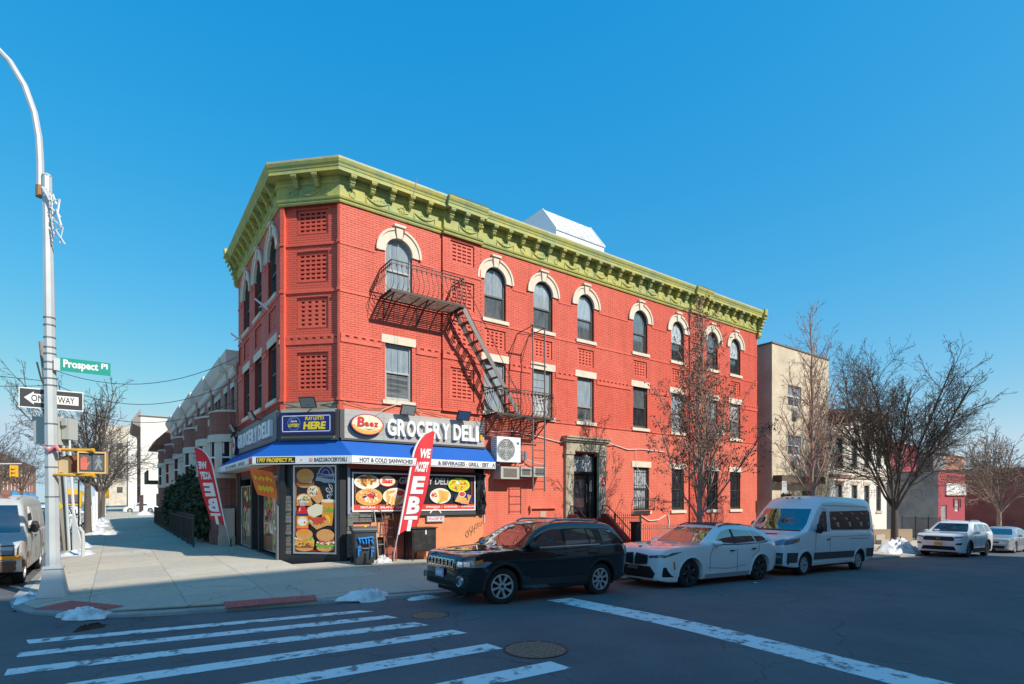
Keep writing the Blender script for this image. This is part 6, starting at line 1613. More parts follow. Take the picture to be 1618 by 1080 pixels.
c.both(c.patch, 'front_window', [(1.86, 1.21), (2.66, 1.21), (2.64, 1.62), (2.36, 1.62), (2.1, 1.48)], CARGL); c.both(c.patch, 'rear_window', [(2.74, 1.21), (3.62, 1.22), (3.58, 1.63), (2.74, 1.63)], CARGL); c.both(c.patch, 'cargo_window', [(3.7, 1.23), (4.45, 1.25), (4.3, 1.58), (3.68, 1.62)], CARGL)
for sd in 'LR':
    c.strip('door_gap', sd, [(1.6, .45), (1.7, 1.15)], .012, GAP); c.strip('door_gap', sd, [(2.7, .42), (2.7, 1.18)], .012, GAP); c.strip('sill_moulding', sd, [(1.48, .36), (3.3, .36)], .18, TRIMB, .02)
c.mirror(1.82, 1.22, PWHITE); c.handle(2.5, 1.0, PWHITE)
c.patch('grille', 'F', [(-.60, .80), (.60, .80), (.64, .96), (.56, 1.0), (-.56, 1.0), (-.64, .96)], TRIMB, .014, 12, 5); c.patch('lower_grille', 'F', [(-.7, .36), (.7, .36), (.62, .54), (-.62, .54)], UNDER, .014, 10, 4)
k = MB(); p = c.hit('F', 0, .9)[0]; f = Fr((p.x - .03, 0, .9), (0, -1, 0), (0, 0, 1), (-1, 0, 0)); k.box(f, -.07, -.04, -.05, .05, 0, .015); k.box(f, .04, .07, -.05, .05, 0, .015); k.box(f, -.04, .04, -.012, .012, 0, .015); k.build('emblem', CHROME, c.root)
p = c.hit('F', 0, .66)[0]; k = MB(); k.wb(p.x - .05, p.x - .03, -.155, .155, .58, .72); k.build('licence_plate', PLATEY, c.root)
for s in (-1, 1):
    c.patch('headlight', 'F', [(s * .62, .93), (s * .88, .95), (s * .92, 1.04), (s * .64, 1.0)], LAMPD, .014, 6, 3); c.patch('fog_surround', 'F', [(s * .7, .62), (s * .88, .62), (s * .9, .74), (s * .66, .68)], TRIMB, .014, 5, 3)
    k = MB(); k.tube([(2.4, s * .6, 1.74), (2.6, s * .6, 1.81), (3.6, s * .6, 1.81), (4.2, s * .58, 1.72)], .02, 6); k.build('roof_rail', ALU, c.root, smooth=True)
c.patch('inspection_sticker', 'F', [(.44, 1.26), (.66, 1.26), (.66, 1.32), (.44, 1.32)], PLATE, .012, 3, 2)
PSILV = M('car_paint_silver', (.50, .51, .53), .22, metal=.35, coat=1.0)
c = Car('parked_car', 'silver saloon car at the right edge parked behind the white SUV', 'car', 4.84, 1.83,
    [(0, .62), (.02, .70), (.08, .77), (.4, .84), (1.0, .92), (1.3, .96), (2.4, .96), (3.8, 1.0), (4.5, 1.02), (4.84, .92)],
    [(0, .4), (1.15, .92), (1.35, 1.02), (1.8, 1.28), (2.15, 1.40), (2.6, 1.45), (3.1, 1.42), (3.6, 1.28), (4.1, 1.08), (4.3, 1.0), (4.84, .4)],
    [(0, .28), (.06, .22), (.5, .18), (4.3, .2), (4.84, .4)], [(0, .74), (.03, .82), (.12, .9), (.35, .965), (.8, 1.0), (4.2, 1.0), (4.7, .93), (4.84, .84)],
    (.95, 3.75), .33, PSILV, tumble=.42, archr=.38, group='vehicles parked along the street')
S = c
c.wheels(.22, (10, .02, .028), RIM)
c.patch('windscreen', 'F', [(-.66, 1.02), (.66, 1.02), (.6, 1.2), (.5, 1.36), (-.5, 1.36), (-.6, 1.2)], CARGL, nu=12, nv=8)
c.both(c.patch, 'front_window', [(1.66, 1.0), (2.5, 1.0), (2.46, 1.34), (2.2, 1.34), (1.9, 1.2)], CARGL); c.both(c.patch, 'rear_window', [(2.58, 1.0), (3.5, 1.03), (3.2, 1.32), (2.56, 1.35)], CARGL)
for s in (-1, 1): c.patch('headlight', 'F', [(s * .48, .62), (s * .82, .66), (s * .88, .78), (s * .50, .69)], LAMP, .014, 8, 4); c.patch('headlight_wing', 'L' if s > 0 else 'R', [(.06, .68), (.6, .84), (.3, .82), (.08, .76)], LAMP, .01, 6, 4)
c.patch('grille', 'F', [(-.36, .56), (.36, .56), (.4, .66), (-.4, .66)], TRIMB, .014, 8, 3); c.patch('lower_grille', 'F', [(-.6, .28), (.6, .28), (.66, .42), (-.66, .42)], UNDER, .012, 8, 3)
c.mirror(1.62, 1.0, PSILV); c.handle(2.4, .86, PSILV)
for sd in 'LR': c.strip('door_gap', sd, [(1.5, .4), (1.56, .94)], .012, GAP); c.strip('door_gap', sd, [(2.54, .36), (2.54, .96)], .012, GAP)
def setcar(c, xnose, ynear, scale=(1, 1, 1), wy=None):
    """nose towards -x, near side at y = ynear"""
    c.root.scale = scale
    L = c.L * scale[0]; yc = ynear + c.W * scale[1] / 2
    x0, x1 = xnose + c.wx[0] * scale[0], xnose + c.wx[1] * scale[0]
    z0, z1 = Rz(x0, yc), Rz(x1, yc); sl = (z1 - z0) / (x1 - x0)
    # local +x of the car runs from nose to tail = world +x; left of the nose direction is world -y
    c.root.location = (xnose, yc, z0 - sl * (x0 - xnose)); c.root.rotation_euler = (0, -math.atan(sl), 0)
setcar(J, -.08, -7.17)
setcar(B, 3.98 + 1.30, -7.42, (1.10, 1, .96))
setcar(V, 10.95, -7.42)
setcar(H, 27.3, -7.2); setcar(S, 34.6, -7.35)
# ------------------------------------------------------------------ neighbouring buildings
TANB = brickmat('tan_brick', (.70, .59, .43), (.64, .54, .39), (.5, .43, .33)); PLAINW = M('white_stucco', (.80, .76, .69), .85, var=.08, vs=2, c2=(.66, .6, .53), vs2=.8, amt2=.5); BROWNST = M('brownstone', (.27, .15, .11), .85, var=.15, vs=5)
WFR = M('white_frame', (.72, .72, .72), .5); RBRICK = brickmat('dark_red_brick', (.38, .12, .085), (.32, .10, .07), (.28, .13, .1)); BBRICK = brickmat('brown_brick', (.40, .175, .13), (.33, .14, .105), (.36, .24, .2)); PBRICK = M('plum_paint', (.36, .06, .08), .8, var=.12, vs=4)
GREYREN = M('grey_render', (.52, .46, .40), .95, var=.2, vs=1.2, c2=(.34, .29, .25), vs2=.35, amt2=.8, bump=.3, bs=15); OBRICK = brickmat('orange_brick', (.48, .20, .12), (.42, .17, .10), (.4, .3, .24)); CREAMB = brickmat('cream_brick', (.62, .54, .44), (.57, .5, .40), (.5, .45, .38))
def frames(x0, x1, y0, y1):
    """south, west, east, north faces"""
    return {'S': (Fr((x0, y0, 0), (1, 0, 0), (0, 0, 1), (0, -1, 0)), x1 - x0), 'W': (Fr((x0, y1, 0), (0, -1, 0), (0, 0, 1), (-1, 0, 0)), y1 - y0),
            'E': (Fr((x1, y0, 0), (0, 1, 0), (0, 0, 1), (1, 0, 0)), y1 - y0), 'N': (Fr((x1, y1, 0), (-1, 0, 0), (0, 0, 1), (0, 1, 0)), x1 - x0)}
def house(name, label, x0, x1, y0, y1, z0, z1, mat, opens={}, mats={}, cat='building', par=.35, cap=COPING, capdepth=.05, depth=.14, group=None):
    """walls with real openings, roof deck and parapet cap; opens[face] = (a0, a1, b0, b1, frame material, glass, sill/lintel stone or None)"""
    t = thing(name, label, cat, (0, 0, 0), group=group); Fs = frames(x0, x1, y0, y1)
    for f, (F, L) in Fs.items():
        k = MB(); wallskin(k, F, 0, L, z0, z1, [o[:4] for o in opens.get(f, [])], depth=depth); k.build('wall', mats.get(f, mat), t)
        for o in opens.get(f, []):
            fm, gl, stn = (list(o[4:]) + [WFR, (2, 2), None])[:3] if len(o) > 4 else (WFR, (2, 2), None)
            window(F, o[0], o[1], o[2], o[3], False, gl, fm, parent=t, sill=stn is not None, lintel=stn is not None, stone=stn or STONE, split=.5)
    k = MB(); k.quad((x0 + .02, y0 + .02, z1 - par), (x1 - .02, y0 + .02, z1 - par), (x1 - .02, y1 - .02, z1 - par), (x0 + .02, y1 - .02, z1 - par)); k.build('roof', COPING, t)
    k = MB(); d = capdepth
    k.wb(x0 - d, x1 + d, y0 - d, y0 + .25, z1, z1 + .07); k.wb(x0 - d, x1 + d, y1 - .25, y1 + d, z1, z1 + .07); k.wb(x0 - d, x0 + .25, y0 + .251, y1 - .251, z1, z1 + .068); k.wb(x1 - .25, x1 + d, y0 + .251, y1 - .251, z1, z1 + .068)
    k.build('parapet_cap', cap, t)
    k = MB(); k.wb(x0 + .5, x1 - .5, y0 + .5, y1 - .5, z0, z1 - par - .1); k.build('interior_wall', DARK, t)
    return t
# tan three storey house
ZG = lambda x: Sz(x, -.1)
o = []
for b0, b1 in ((6.89, 8.1), (4.15, 5.3)): o += [(1.66, 3.1, b0, b1, WFR, (0, 1), None)]
o += [(4.35, 5.1, 4.15, 5.3, WFR, (0, 1), None), (4.35, 5.1, 6.95, 8.1, WFR, (1, 1), None)] if 0 else [(4.35, 5.1, 4.15, 5.3, WFR, (0, 1), None)]
o += [(.9, 2.1, -.6, 2.0, FRAMED, (2, 2), None), (3.2, 4.6, .6, 2.2, FRAMED, (2, 2), None)]
t = house('tan_house', 'plain tan brick three storey house right of the red building', 23.4, 29.8, .02, 13, -1.2, 10.12, TANB, {'S': o}, cap=M('cap_brown', (.2, .16, .12), .7))
F_ = Fr((23.4, .02, 0), (1, 0, 0), (0, 0, 1), (0, -1, 0))
for a, b in ((2.05, 6.32), (2.0, 3.6)):
    k = MB(); k.box(F_, a, a + .85, b, b + .45, -.1, .03); k.box(F_, a + .1, a + .5, b - .02, b + .36, .03, .28); k.build('sleeve_air_conditioner', M('ac_grey'), t)
k = MB(); k.box(F_, .1, 4.9, 2.62, 3.0, 0, .5); k.build('entrance_canopy', M('canopy_dark', (.12, .09, .06), .8), t)
k = MB(); k.box(F_, 2.38, 2.41, 6.9, 8.09, -.13, -.05); k.box(F_, 2.38, 2.41, 4.16, 5.29, -.13, -.05); k.build('mullion', WFR, t)
# cream row houses with bracketed cornices
def rowhouse(name, label, x0, x1, z1, wall, trim, wins, cor):
    o = []
    for a0, a1 in wins: o += [(a0 - x0, a1 - x0, 3.82, 5.45, FRAMED, (2, 2), trim), (a0 - x0, a1 - x0, .9, 2.62, FRAMED, (2, 2), trim)]
    t = house(name, label, x0, x1, .04, 12, -1.4, z1, wall, {'S': o})
    F = Fr((x0, .04, 0), (1, 0, 0), (0, 0, 1), (0, -1, 0)); L = x1 - x0
    k = MB(); k.prism(Fr((x0 + .01, .04, 0), (0, -1, 0), (0, 0, 1), (1, 0, 0)), [(0, z1 - .62), (.08, z1 - .6), (.1, z1 - .3), (.35, z1 - .25), (.5, z1 - .05), (.5, z1 + .1), (0, z1 + .1)], 0, L - .02); k.build('cornice', cor, t)
    for i in range(int(L / .7)):
        k = MB(); k.box(F, .25 + i * .7, .4 + i * .7, z1 - .55, z1 - .27, .08, .33); k.build('bracket', cor, t)
    k = MB(); k.box(F, 0, L, 3.05, 3.25, 0, .09); k.build('band_course', trim, t)
    for s in range(6):
        k = MB(); k.box(F, .3, 1.6, -1.4 + .3 * s, -1.1 + .3 * s, 0, 2.0 - .3 * s); k.build('stoop_step', M('stoop_grey', (.4, .37, .33), .9), t)
    return t
rowhouse('row_house', 'narrow cream row house with brown cornice next to the tan house', 29.82, 32.6, 7.0, PLAINW, BROWNST, [(30.7, 31.65)], BROWNST)
rowhouse('row_house', 'wider white row house with pale projecting cornice behind the large bare tree', 32.62, 38.3, 7.46, PLAINW, M('trim_cream', (.55, .48, .40), .8), [(32.9, 33.75), (34.75, 35.55), (36.6, 37.4)], M('cornice_cream', (.62, .57, .5), .7))
k = house('side_house', 'narrow orange brick house edge beyond the white row house', 38.4, 39.2, 1.0, 11, -1.5, 6.2, OBRICK)
# vacant lot, low buildings further down
t = ironfence('iron_fence', 'tall black iron fence across the vacant lot before the grey wall', 40.6, 48.2, -.1, 1.8, BLACK, .16, lambda x, y: Sz(x, y) - .1, finial=False)
def woodfence():
    t = thing('picket_fence', 'weathered low wooden picket fence behind the snow heap', 'fence', (32.3, -1.3, Sz(32.3, -1.3)))
    m = M('weathered_wood', (.34, .25, .17), .9, var=.25, vs=8); k = MB(); k.wb(-.045, .045, -.012, .012, .05, .92); me = k.mesh('picket', m)
    for i in range(60):
        o = bpy.data.objects.new('picket', me); col.objects.link(o); o.parent = t; o.location = (.11 * i, 0, -.028 * .11 * i)
    for z in (.25, .75): k = MB(); k.bar((0, .03, z), (6.6, .03, z - .185), .05, .03); k.build('rail', m, t)
woodfence()
t = house('low_shop', 'low building with grey rendered side and small red front with a white sign', 48.3, 54.7, .05, 14, -2.0, 3.95, PBRICK, {'S': [(.6, 1.95, -1.5, 1.25, WFR, (4, 4), None), (3.9, 4.9, .7, 1.75, WFR, (4, 4), None)]}, {'W': GREYREN, 'N': GREYREN}, cap=M('cap_dark', (.06, .06, .06), .8))
F_ = Fr((48.3, .05, 0), (1, 0, 0), (0, 0, 1), (0, -1, 0))
for r_ in range(3):
    for i in range(12): k = MB(); k.box(F_, .45 + i * .46 + .2 * (r_ % 2), .75 + i * .46 + .2 * (r_ % 2), 3.1 + r_ * .22, 3.2 + r_ * .22, 0, .05); k.build('header_brick', RBRICK, t)
for a in (3.45, 5.05): k = MB(); k.box(F_, a, a + .3, 1.0, 1.75, .0, .02); k.build('slit_window', DARK, t)
k = MB(); k.box(F_, 1.5, 6.3, 2.1, 3.02, .0, .12); s_ = k.build('sign_board', WHITEMET, t)
k = MB(); rr = random.Random(8)
for i in range(26): a = rr.uniform(1.7, 5.8); b = 2.3 + .22 * rr.randrange(3); k.box(F_, a, a + rr.uniform(.06, .3), b, b + .07, .121, .126)
k.build('worn_lettering', M('faded_print', (.25, .24, .25), .8), s_)
k = MB(); k.box(F_, 1.5, 6.3, 2.02, 2.1, .0, .14); k.build('sign_edge', M('rust_edge', (.4, .2, .08), .8), t)
t = house('brick_warehouse', 'long low dark red brick building across the far cross street', 70, 92, -9, 6.5, -3.5, 4.95, RBRICK, {}, cap=M('cap_dark'))
k = MB(); k.wb(69.96, 69.99, -2.3, -.9, 1.6, 2.3); tag(k.build('wall_sign', WHITEMET), 'small white sign on the long dark red wall at the right edge', 'sign')
house('plum_house', 'plum red two storey house rising behind the grey wall', 62, 71.5, 9, 18, -2.5, 8.0, PBRICK, {'S': [(1.4, 2.3, 3.4, 6.0, WFR, (4, 4), None), (4.0, 4.9, 3.4, 6.0, WFR, (4, 4), None)]})
house('roof_house', 'orange brick stepped building with pale cornice behind the red brick warehouse', 78, 92, 10, 22, -2.5, 7.7, OBRICK, {}, cap=PLAINW, capdepth=.3)
house('grey_block', 'small grey roof block above the low red shop', 74, 78, 8.2, 10, -2.5, 6.9, M('grey_block', (.3, .3, .31), .8))

# ---- brick row along the side street (left), each house with a round bay
BAYB = brickmat('bay_brick', (.27, .085, .06), (.21, .065, .045), (.3, .2, .16))
LIM = M('bay_limestone', (.58, .54, .46), .8, var=.08, vs=3); CORW = M('cornice_white', (.66, .63, .57), .7, var=.06, vs=3)
def bayhouse(y0, y1, xf, label, first=False):
    t = house('brick_row_house', label, xf, xf + 10, y0, y1 - .015, -.4, 7.15, BBRICK, {'W': [(.4, 1.1, 5.15, 6.3, FRAMED, (1, 2), LIM), (1.35, 2.05, 5.15, 6.3, FRAMED, (1, 2), LIM), (y1 - y0 - 1.2, y1 - y0 - .5, 5.15, 6.3, FRAMED, (1, 2), LIM)] if y1 - y0 > 3 else [(.3, 1.0, 5.15, 6.3, FRAMED, (1, 2), LIM)]}, group='brick row houses along the side street')
    k = MB(); k.prism(Fr((xf, y0, 0), (-1, 0, 0), (0, 0, 1), (0, 1, 0)), [(0, 6.75), (.08, 6.8), (.1, 7.05), (.22, 7.15), (.36, 7.45), (.40, 7.6), (.1, 7.62), (0, 7.62)], .2, y1 - y0 - .02)
    k.wb(xf - .39, xf + .3, y0 + .01, y0 + .2, 7.05, 7.63); k.wb(xf + .005, xf + .3, y0 + .2, y1 - .02, 7.16, 7.6); k.build('cornice', CORW, t)
    if y1 - y0 < 3: cy = y0 + 1.3; r = 1.1
    else: cy = (y0 + y1) / 2 - .3; r = 1.35
    n = 14
    def ring(rr, z0, z1, m, nm):
        k = MB(); pts = [(xf - rr * math.sin(math.pi * i / n) * .72 - .02, cy - rr * math.cos(math.pi * i / n)) for i in range(n + 1)] + [(xf + .05, cy + rr), (xf + .05, cy - rr)]
        k.prism(WORLD, pts, z0, z1); return k.build(nm, m, t)
    ring(r, -.4, 2.55, BAYB, 'bay_base'); ring(r + .06, 2.55, 2.75, LIM, 'bay_sill'); ring(r - .03, 2.75, 4.0, DARK, 'bay_core'); ring(r + .07, 4.0, 4.3, LIM, 'bay_lintel'); ring(r, 4.3, 5.2, BAYB, 'bay_parapet'); ring(r + .05, 5.2, 5.28, LIM, 'bay_cap')
    for i in range(4):
        a0, a1 = math.pi * (i * .25 + .02), math.pi * (i * .25 + .08); k = MB()
        P = lambda a, q: (xf - q * math.sin(a) * .72 - .02, cy - q * math.cos(a))
        for aa in (i * .25, i * .25 + .19): k.prism(WORLD, [P(math.pi * aa, r), P(math.pi * (aa + .06), r), P(math.pi * (aa + .06), r - .15), P(math.pi * aa, r - .15)], 2.75, 4.0)
        k.build('bay_pier', LIM, t)
        k = MB(); k.prism(WORLD, [P(math.pi * (i * .25 + .06), r - .02), P(math.pi * (i * .25 + .19), r - .02), P(math.pi * (i * .25 + .19), r - .06), P(math.pi * (i * .25 + .06), r - .06)], 2.78, 3.97); bp_ = k.build('pane', GL_DARK, t)
        k = MB(); k.prism(WORLD, [P(math.pi * (i * .25 + .06), r), P(math.pi * (i * .25 + .19), r), P(math.pi * (i * .25 + .19), r - .05), P(math.pi * (i * .25 + .06), r - .05)], 3.36, 3.42); k.build('meeting_rail', WFR, bp_)
    k = MB(); k.box(Fr((xf, cy, 0), (0, -1, 0), (0, 0, 1), (-1, 0, 0)), -.12, .12, 4.7, 4.95, r * .72 + .01, r * .72 + .05); k.build('bay_plaque', LIM, t)
yy = [8.35, 9.95, 14.4, 19.2, 24.2, 29.4, 34.6]
for i, (a, b) in enumerate(zip(yy, yy[1:])):
    bayhouse(a, b, -1.36 - .02 * (a - 8), ['narrow brown brick row house touching the red corner building', 'brown brick row house with round bay, second from the red building', 'brown brick row house with round bay, third from the red building', 'brown brick row house with round bay, fourth from the red building', 'brown brick row house with round bay, fifth from the red building', 'farthest brown brick row house of the row, beside the porch house'][i])
ironfence('iron_fence', 'dark iron front yard fence along the brick row houses', 8.5, 35, -2.85, 1.2, IRON, .16, lambda x, y: Sz(x, y), along='y')
t = house('porch_house', 'brown shingled house with overhanging porch roof past the brick row', -2.05, 6, 35.6, 43, -.4, 6.3, M('shingle_brown', (.22, .13, .10), .9, var=.2, vs=6), {'W': [(1, 2, 3.2, 4.6, WFR, (2, 2), None), (4, 5, 3.2, 4.6, WFR, (2, 2), None)]})
k = MB(); k.prism(Fr((0, 35.3, 0), (1, 0, 0), (0, 0, 1), (0, 1, 0)), [(-2.9, 6.2), (-2.9, 6.0), (2, 6.0), (2, 8.0), (-1.2, 8.0)], 0, 8); k.build('roof', M('roof_shingle', (.25, .12, .09), .9, var=.2, vs=9), t)
k = MB(); k.wb(-3.3, -2.07, 35.7, 41, 3.0, 3.2); k.wb(-3.3, -3.2, 35.7, 41, 3.2, 4.0); k.build('balcony', M('balcony_dark', (.10, .08, .07), .8), t)
t = house('white_sided_block', 'tall block with white painted side wall and red brick street front', -2.2, 12, 86, 104, -.4, 14.6, RBRICK, {'W': [(a, a + 1.2, b, b + 1.7, WFR, (2, 2), LIM) for a in (2, 6, 10, 14) for b in (2.2, 5.4, 8.6)], 'S': [(2.0, 4.6, .6, 2.6, FRAMED, (2, 2), None)]}, {'S': M('white_wall', (.74, .70, .63), .85, var=.05, vs=1.5)}, capdepth=.25, cap=M('cap_grey', (.4, .38, .36), .8))
k = MB(); k.prism(Fr((-2.2, 86, 0), (-1, 0, 0), (0, 0, 1), (0, 1, 0)), [(0, 12.8), (1.0, 13.3), (1.1, 13.9), (0, 15.6)], 0, 18); k.build('mansard_roof', M('roof_slate', (.28, .25, .22), .9, var=.2, vs=3), t)
ironfence('iron_fence', 'brown boarded yard fence at the foot of the white sided block', 70, 85.5, -2.4, 2.4, M('fence_brown', (.07, .045, .04), .8), .2, lambda x, y: Sz(x, y), along='y', finial=False)
house('far_cream_block', 'pale cream building far down the side street', -2.8, 14, 150, 175, -.4, 17, PLAINW, {})
house('far_tan_block', 'pale tan apartment block closing the far end of the side street', -11, 6, 215, 230, -.4, 27, CREAMB, {'S': [(a, a + 1.6, b, b + 2, FRAMED, (2, 2), None) for a in (2, 6, 10, 14) for b in (4, 9, 14, 19)]})
house('far_brick_block', 'reddish brick building with storefronts far down the left side', -45, -23, 120, 182, -.4, 10.5, OBRICK, {'E': [(a, a + 1.4, b, b + 1.9, WFR, (2, 2), None) for a in range(3, 58, 5) for b in (3.6, 7.0)]})
house('far_brick_block', 'low brick building behind the trees at the left edge', -60, -24, 60, 118, -.4, 7.5, OBRICK, {'E': [(a, a + 1.4, 3.8, 5.7, WFR, (2, 2), None) for a in range(3, 55, 6)]})
for i in range(3):
    k = MB(); k.prism(Fr((-22.9, 138 + i * 14, 0), (1, 0, 0), (0, 0, 1), (0, 1, 0)), [(0, 3.4), (1.3, 2.3), (1.3, 1.9), (0, 1.9)], 0, 6); tag(k.build('shop_awning', M('awning_cyan', (.02, .28, .62), .6)), 'bright blue shop awning far off above the old van, %s of three' % ('nearest', 'middle', 'farthest')[i], 'awning', 'blue awnings far down the left side')
# ---- unseen blocks behind the camera, placed and sized to shade the crossing
def shadeblock(label, x0, x1, h, mat, yf, nm='unseen_apartment_block'):
    L = x1 - x0; op = [(a, a + 1.2, b, b + 1.8, FRAMED, (1, 2), None) for a in np.arange(1.2, L - 1.5, 4.2).tolist() for b in np.arange(1.2, h - 2.8, 3.4).tolist()]
    F = {'N': op}
    return house(nm, label, x0, x1, yf - 10, yf, -2.5, h, mat, F)
shadeblock('tall brown brick apartment block set back across the street behind the camera', 4.5, 38.2, 33.2, BBRICK, -40)
shadeblock('tan brick apartment block set back across the street, a little lower than its neighbour', 38.3, 43.5, 28.2, TANB, -40)
shadeblock('red brick apartment block set back across the street at the far end', 43.6, 112, 25.4, RBRICK, -40)
for i_, (x0, x1, m_) in enumerate(((-1.5, 6, OBRICK), (6.1, 14, BBRICK), (14.1, 22, PLAINW), (22.1, 31, RBRICK))): shadeblock('low row house across the street behind the camera, ' + ('nearest the corner', 'second from the corner', 'third from the corner', 'fourth from the corner')[i_], x0, x1, 6.4, m_, -21.3, 'row_house')  # unseen low row, added for reflections in the parked cars

# ------------------------------------------------------------------ trees
BARK = M('bark_tan', (.40, .29, .22), .9, var=.3, vs=14, c2=(.16, .115, .09), vs2=5, amt2=.7, bump=.5, bs=40); BARKD = M('bark_dark', (.105, .085, .072), .9, var=.3, vs=14, bump=.5, bs=40); BARKR = M('bark_rosy', (.44, .29, .225), .9, var=.3, vs=12, c2=(.2, .13, .105), vs2=5, amt2=.6)
RMIN = .004; TIPS = []
class Twigs:
    def __init__(s): s.v = []; s.f = []; s.n = 0
    def tube(s, pts, r0, r1, sides):
        pts = np.array(pts); N = len(pts); d = np.gradient(pts, axis=0); d /= np.linalg.norm(d, axis=1)[:, None] + 1e-9
        a = np.array((0, 0, 1.)) if abs(d[0][2]) < .85 else np.array((1., 0, 0)); x = np.cross(d, a); x /= np.linalg.norm(x, axis=1)[:, None] + 1e-9; y = np.cross(d, x)
        r = np.linspace(r0, r1, N)[:, None]; t = np.arange(sides) * 2 * math.pi / sides
        ring = pts[:, None, :] + (x[:, None, :] * np.cos(t)[None, :, None] + y[:, None, :] * np.sin(t)[None, :, None]) * r[:, :, None]
        i = s.n; s.v.append(ring.reshape(-1, 3)); s.n += N * sides
        for k in range(N - 1):
            for j in range(sides): jj = (j + 1) % sides; b = i + k * sides; s.f.append((b + j, b + jj, b + sides + jj, b + sides + j))
    def build(s, name, mat, parent):
        me = bpy.data.meshes.new(name); me.from_pydata(np.concatenate(s.v).tolist(), [], s.f); me.materials.append(mat)
        me.polygons.foreach_set('use_smooth', [True] * len(me.polygons)); o = bpy.data.objects.new(name, me); col.objects.link(o); o.parent = parent; return o
def unit(v): return v / (np.linalg.norm(v) + 1e-9)
def branch(tw, rg, p, d, L, r, lv, P):
    """one limb with its side shoots; P: per-level (segments, shoots per metre, shoot length ratio, angle, upward pull, sides)"""
    seg, dens, ratio, ang, up, sides = P[lv]
    pts = [p]; dirs = [d]; st = L / seg
    for i in range(seg):
        d = unit(d + rg.normal(0, .10 + .05 * lv, 3) + np.array((0, 0, up * (.5 + .5 * i / seg)))); p = p + d * st; pts.append(p); dirs.append(d)
    tw.tube(pts, r, max(r * .38, RMIN), sides)
    if lv + 1 >= len(P): TIPS.append(p); return
    n = max(1, int(L * dens + rg.random()))
    for k in range(n):
        t = .18 + .82 * (k + rg.random() * .8) / n; t = min(t, .985); f = t * seg; i = int(f); q = pts[i] + (pts[min(i + 1, seg)] - pts[i]) * (f - i); dd = dirs[min(i + 1, seg)]
        az = k * 2.4 + rg.random() * 1.2; a = unit(np.cross(dd, (.3, .2, 1) if abs(dd[2]) < .9 else (1, 0, 0))); b = np.cross(dd, a); th = ang * rg.uniform(.75, 1.25)
        nd = unit(dd * math.cos(th) + (a * math.cos(az) + b * math.sin(az)) * math.sin(th))
        branch(tw, rg, q, nd, L * ratio * (1.05 - .62 * t) * rg.uniform(.75, 1.2), max(r * .5 * (1.1 - .6 * t), RMIN * 1.15), lv + 1, P)
def conical(label, x, y, h, seed, mat, spread=1.0, group='bare street trees', low=1.3, leaves=0):
    TIPS.clear(); rg = np.random.default_rng(seed); t = thing('bare_tree', label, 'tree', (x, y, Sz(x, y)), group=group); tr = Twigs(); tw = Twigs()
    pts = [np.array((0, 0, -.1))]
    for i in range(14): pts.append(np.array((rg.normal(0, .03) * i * .35, rg.normal(0, .03) * i * .35, h * (i + 1) / 14)))
    tr.tube(pts, .115, .012, 8); tr.tube([(0, 0, -.05), (0, 0, .15), (0, 0, .5)], .17, .11, 9); tr.build('trunk', mat, t)
    P = [(7, 2.7, .42, .60, .12, 5), (4, 4.4, .5, .56, .08, 3), (3, 4.6, .55, .62, .03, 3), (2, 0, 0, 0, 0, 3)]
    n = 58 if leaves else 42
    for k in range(n):
        u = (k / n) ** .9; z = low + (h - low) * u * .96; i = z / h * 14; j = min(int(i), 13); p = pts[j + 1] if 0 else pts[0] * 0 + np.array((0, 0, z)) + (pts[min(j + 1, 14)] * (1, 1, 0))
        az = k * 2.39996 + rg.random() * .5; el = R(rg.uniform(46, 66) + 14 * u); L = spread * (3.4 * (1 - u) ** .75 + .5) * rg.uniform(.75, 1.1)
        branch(tw, rg, p, np.array((math.cos(az) * math.cos(el), math.sin(az) * math.cos(el), math.sin(el))), L, .030 * (1 - u) + .008, 0, P)
    tw.build('crown', mat, t)
    if leaves:   # dry leaves still hanging from the twigs
        v = []; f = []
        for i in rg.choice(len(TIPS), leaves):
            p = TIPS[i] + rg.normal(0, .05, 3); a = np.array((*rg.normal(0, .25, 2), -1.)) * rg.uniform(.04, .085); b = unit(np.cross(a, rg.normal(size=3))) * rg.uniform(.014, .03); q = len(v); v += [tuple(p), tuple(p + a * .5 + b), tuple(p + a), tuple(p + a * .5 - b)]; f.append((q, q + 1, q + 2, q + 3))
        me = bpy.data.meshes.new('dry_leaf'); me.from_pydata(v, [], f); me.materials.append(M('dry_leaf', (.16, .075, .045), .8, var=.3, vs=9)); o = bpy.data.objects.new('dry_leaf', me); col.objects.link(o); o.parent = t; o['kind'] = 'stuff'
    return t
